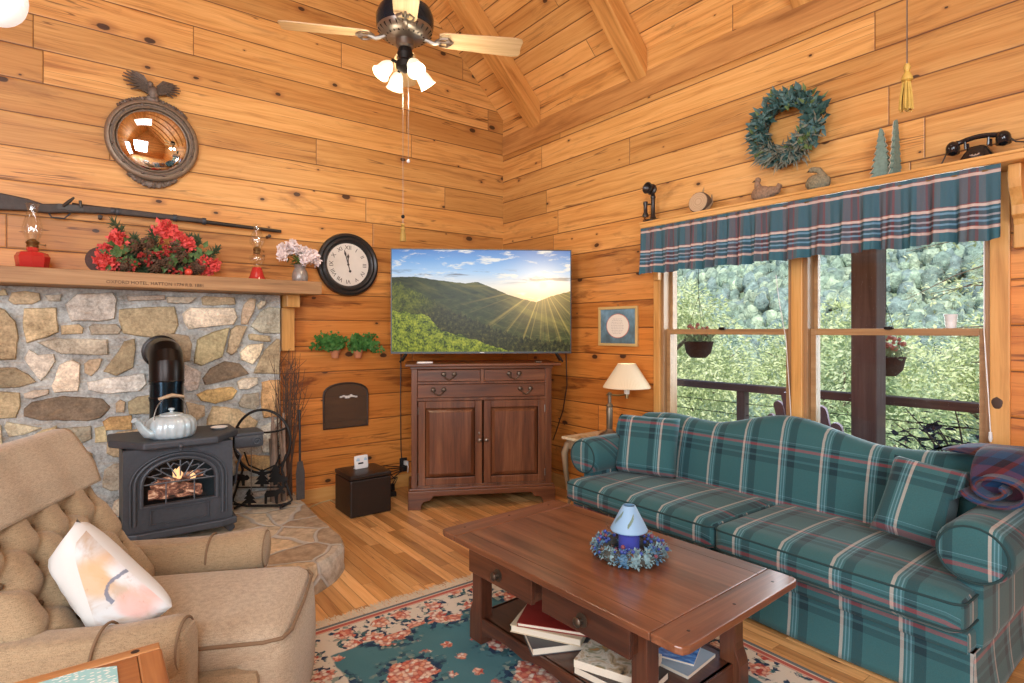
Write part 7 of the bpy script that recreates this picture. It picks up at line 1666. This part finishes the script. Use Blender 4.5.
# deer pillow on the recliner
t = thing('deer_pillow', 'white square cushion with a watercolour deer print leaning in the tan recliner', 'pillow', (0, 0, 0))
fdir = Vector((math.cos(RA), math.sin(RA), 0)); wdir = Vector((-math.sin(RA), math.cos(RA), 0))
R_v, F_v, Z_v = Vector((RT[0], RT[1], 0)), Vector((FW[0], FW[1], 0)), Vector((0, 0, 1))
d_ = 1.70
def cpt(px, py, d): return Vector(CAM) + F_v * d + R_v * ((px - 512) / FPX * d) + Z_v * (-(py - 331) / FPX * d)
T_, R_c, L_c = cpt(67, 513, 1.66), cpt(162, 601, 1.655), cpt(45, 577, 1.70)
pc_ = (R_c + L_c) / 2; xx_ = R_c - T_; nz_ = -(xx_.cross(L_c - T_))
PW, PH = xx_.length, (L_c - T_).length
setpose(t, pc_, xx_, nz_)
g = G('deer_watercolour'); pc = g.n('Attribute', attribute_name='pc').outputs['Vector']; gx, gy, gz = g.sep(pc); f = g.noise(pc, 9, 4, .6, .5); f2 = g.noise(pc, 30, 4, .7)
cream_ = (.60, .59, .56)
def blob(cx, cy, rx, ry, soft=.35):
    a = g.ma('DIVIDE', g.ma('SUBTRACT', gx, cx), rx); b = g.ma('DIVIDE', g.ma('SUBTRACT', gy, cy), ry)
    d = g.ma('ADD', g.ma('SQRT', g.ma('ADD', g.ma('MULTIPLY', a, a), g.ma('MULTIPLY', b, b))), g.ma('MULTIPLY', g.ma('SUBTRACT', f, .5), 1.2)); return g.smooth(d, 1. + soft, 1. - soft)
inpic = g.ma('GREATER_THAN', g.ma('ADD', gx, g.ma('MULTIPLY', gy, 1.53)), .024)
wash = g.mix(g.ma('MULTIPLY', g.smooth(f, .42, .62), .8), (.58, .58, .57), (.44, .31, .2))
wash = g.mix(g.ma('MULTIPLY', blob(-.02, .07, .06, .05), .8), wash, (.6, .38, .2)); wash = g.mix(g.ma('MULTIPLY', blob(.11, .08, .05, .04), .8), wash, (.68, .38, .32)); wash = g.mix(g.ma('MULTIPLY', blob(.14, -.03, .06, .05), .5), wash, (.5, .56, .62)); wash = g.mix(blob(.03, .12, .06, .03), wash, (.64, .64, .64))
wash = g.mix(g.ma('MULTIPLY', g.smooth(f2, .6, .7), .35), wash, (.3, .2, .14))
ring_ = g.ma('ABSOLUTE', g.ma('SUBTRACT', g.ma('SQRT', g.ma('ADD', g.ma('POWER', g.ma('SUBTRACT', gx, .06), 2.), g.ma('POWER', g.ma('SUBTRACT', gy, .09), 2.))), .042))
ant = g.ma('MULTIPLY', g.smooth(g.ma('ADD', ring_, g.ma('MULTIPLY', g.ma('SUBTRACT', f2, .5), .02)), .007, .003), g.ma('LESS_THAN', gx, .065)); wash = g.mix(g.ma('MULTIPLY', ant, .85), wash, (.12, .14, .2))
c = g.mix(g.ma('MULTIPLY', inpic, g.ma('GREATER_THAN', gz, 0.)), cream_, wash)
def seatfit(v):
    l = Matrix.Rotation(-RA, 3, 'Z') @ (v - RO); l.z = max(l.z, .484); l.y = max(l.y, -.248)
    dn = Vector((BX1 - BX0, 0, BZ1 - BZ0)).normalized(); nn = Vector((dn.z, 0, -dn.x)); q = nn.dot(l - Vector((BX0, 0, BZ0)))
    if q < .09: l = l + nn * (.09 - q); l.z = max(l.z, .484)
    return Matrix.Rotation(RA, 3, 'Z') @ l + RO
m = MB(); m.fix = seatfit; m.keep = True; pillow(m, PW, PH, .13, 22, .06); m.build('pillow_cover', g.P(Base_Color=c, Roughness=.95, Normal=g.bump(g.noise(g.obj(), 300, 2), .2, .002), Sheen_Weight=.2), t, world=False, smooth=180, weld=.0085)
# ================================================================ foreground end table
EZ = .62; ec = at(160, 641, Z=EZ); X1_, Y1_ = ec.x, ec.y
t = thing('end_table', 'brown wooden end table corner with a pale blue patterned inset in the bottom left foreground', 'end table', (X1_ - .3, Y1_ - .3, 0))
X0_, Y0_ = X1_ - .6, Y1_ - .6; fw = .047
ow = lambda n, ax: wood(n, (.16, .05, .016), (.32, .115, .035), (.46, .2, .07), ax, 10, .32, .05, coat=.25)
wx_, wy_ = ow('oak_x', 0), ow('oak_y', 1)
m = MB(); m.box((X0_, Y1_ - .034, EZ - .03), (X1_ - .0015, Y1_, EZ)); m.build('top_rail', wood('oak_pale_rail', (.3, .12, .04), (.5, .24, .09), (.62, .34, .15), 0, 10, .32, .05, coat=.25), t, smooth=0, bevel=.004)
m = MB(); m.box((X0_, Y0_, EZ - .03), (X1_ - .0015, Y0_ + fw, EZ)); m.build('top_rail', wx_, t, smooth=0, bevel=.004)
m = MB(); m.box((X1_ - fw, Y0_ + fw, EZ - .03), (X1_, Y1_ - .0345, EZ + .0003)); m.build('top_stile', wy_, t, smooth=0, bevel=.004)
m = MB(); m.box((X0_, Y0_ + fw, EZ - .03), (X0_ + fw, Y1_ - .0345, EZ + .0003)); m.build('top_stile', wy_, t, smooth=0, bevel=.004)
m = MB(); m.box((X0_ + fw + .0015, Y0_ + fw + .0015, EZ - .03), (X1_ - fw - .0015, Y1_ - .0355, EZ - .002)); m.build('top_panel', ow('oak_panel', 0), t, smooth=0)
g = G('blue_mosaic'); v = g.vor(g.scale(g.obj(), (1, 2.2, 1)), 75, out='both', dim='2D'); d, cc = v; k = g.sep(cc)[0]; c = g.mix(g.ma('MULTIPLY', g.smooth(d, .34, .26), g.ma('GREATER_THAN', k, .35)), g.mix(g.noise(g.obj(), 20, 2), (.25, .55, .57), (.42, .68, .68)), (.85, .88, .84))
qa, qb = X0_ + fw + .04, X1_ - .086; ra, rb = Y0_ + fw + .01, Y1_ - .037; ch = .055
m = MB(); m.prism([(qa + ch, ra), (qb - ch, ra), (qb, ra + ch * .45), (qb, rb - ch * .45), (qb - ch, rb), (qa + ch, rb), (qa, rb - ch * .45), (qa, ra + ch * .45)], EZ - .0018, EZ + .001); m.build('blue_inset', g.P(Base_Color=c, Roughness=.5), t, smooth=0)
m = MB(); m.sph((X1_ - .05, Y1_ - .018, EZ), (.009, .009, .0012), 10, 6); m.build('peg', gr, t)
for a in (X0_ + .03, X1_ - .08):
    for b in (Y0_ + .03, Y1_ - .08): m = MB(); m.box((a, b, 0), (a + .05, b + .05, EZ - .0305)); m.build('leg', ow('oak_z', 2), t, smooth=0, bevel=.004)
m = MB(); m.box((X0_ + .08, Y1_ - .06, EZ - .11), (X1_ - .08, Y1_ - .04, EZ - .031)); m.box((X0_ + .08, Y0_ + .04, EZ - .11), (X1_ - .08, Y0_ + .06, EZ - .031)); m.box((X0_ + .04, Y0_ + .08, EZ - .11), (X0_ + .06, Y1_ - .08, EZ - .031)); m.box((X1_ - .06, Y0_ + .08, EZ - .11), (X1_ - .04, Y1_ - .08, EZ - .031)); m.build('apron', wx_, t, smooth=0)
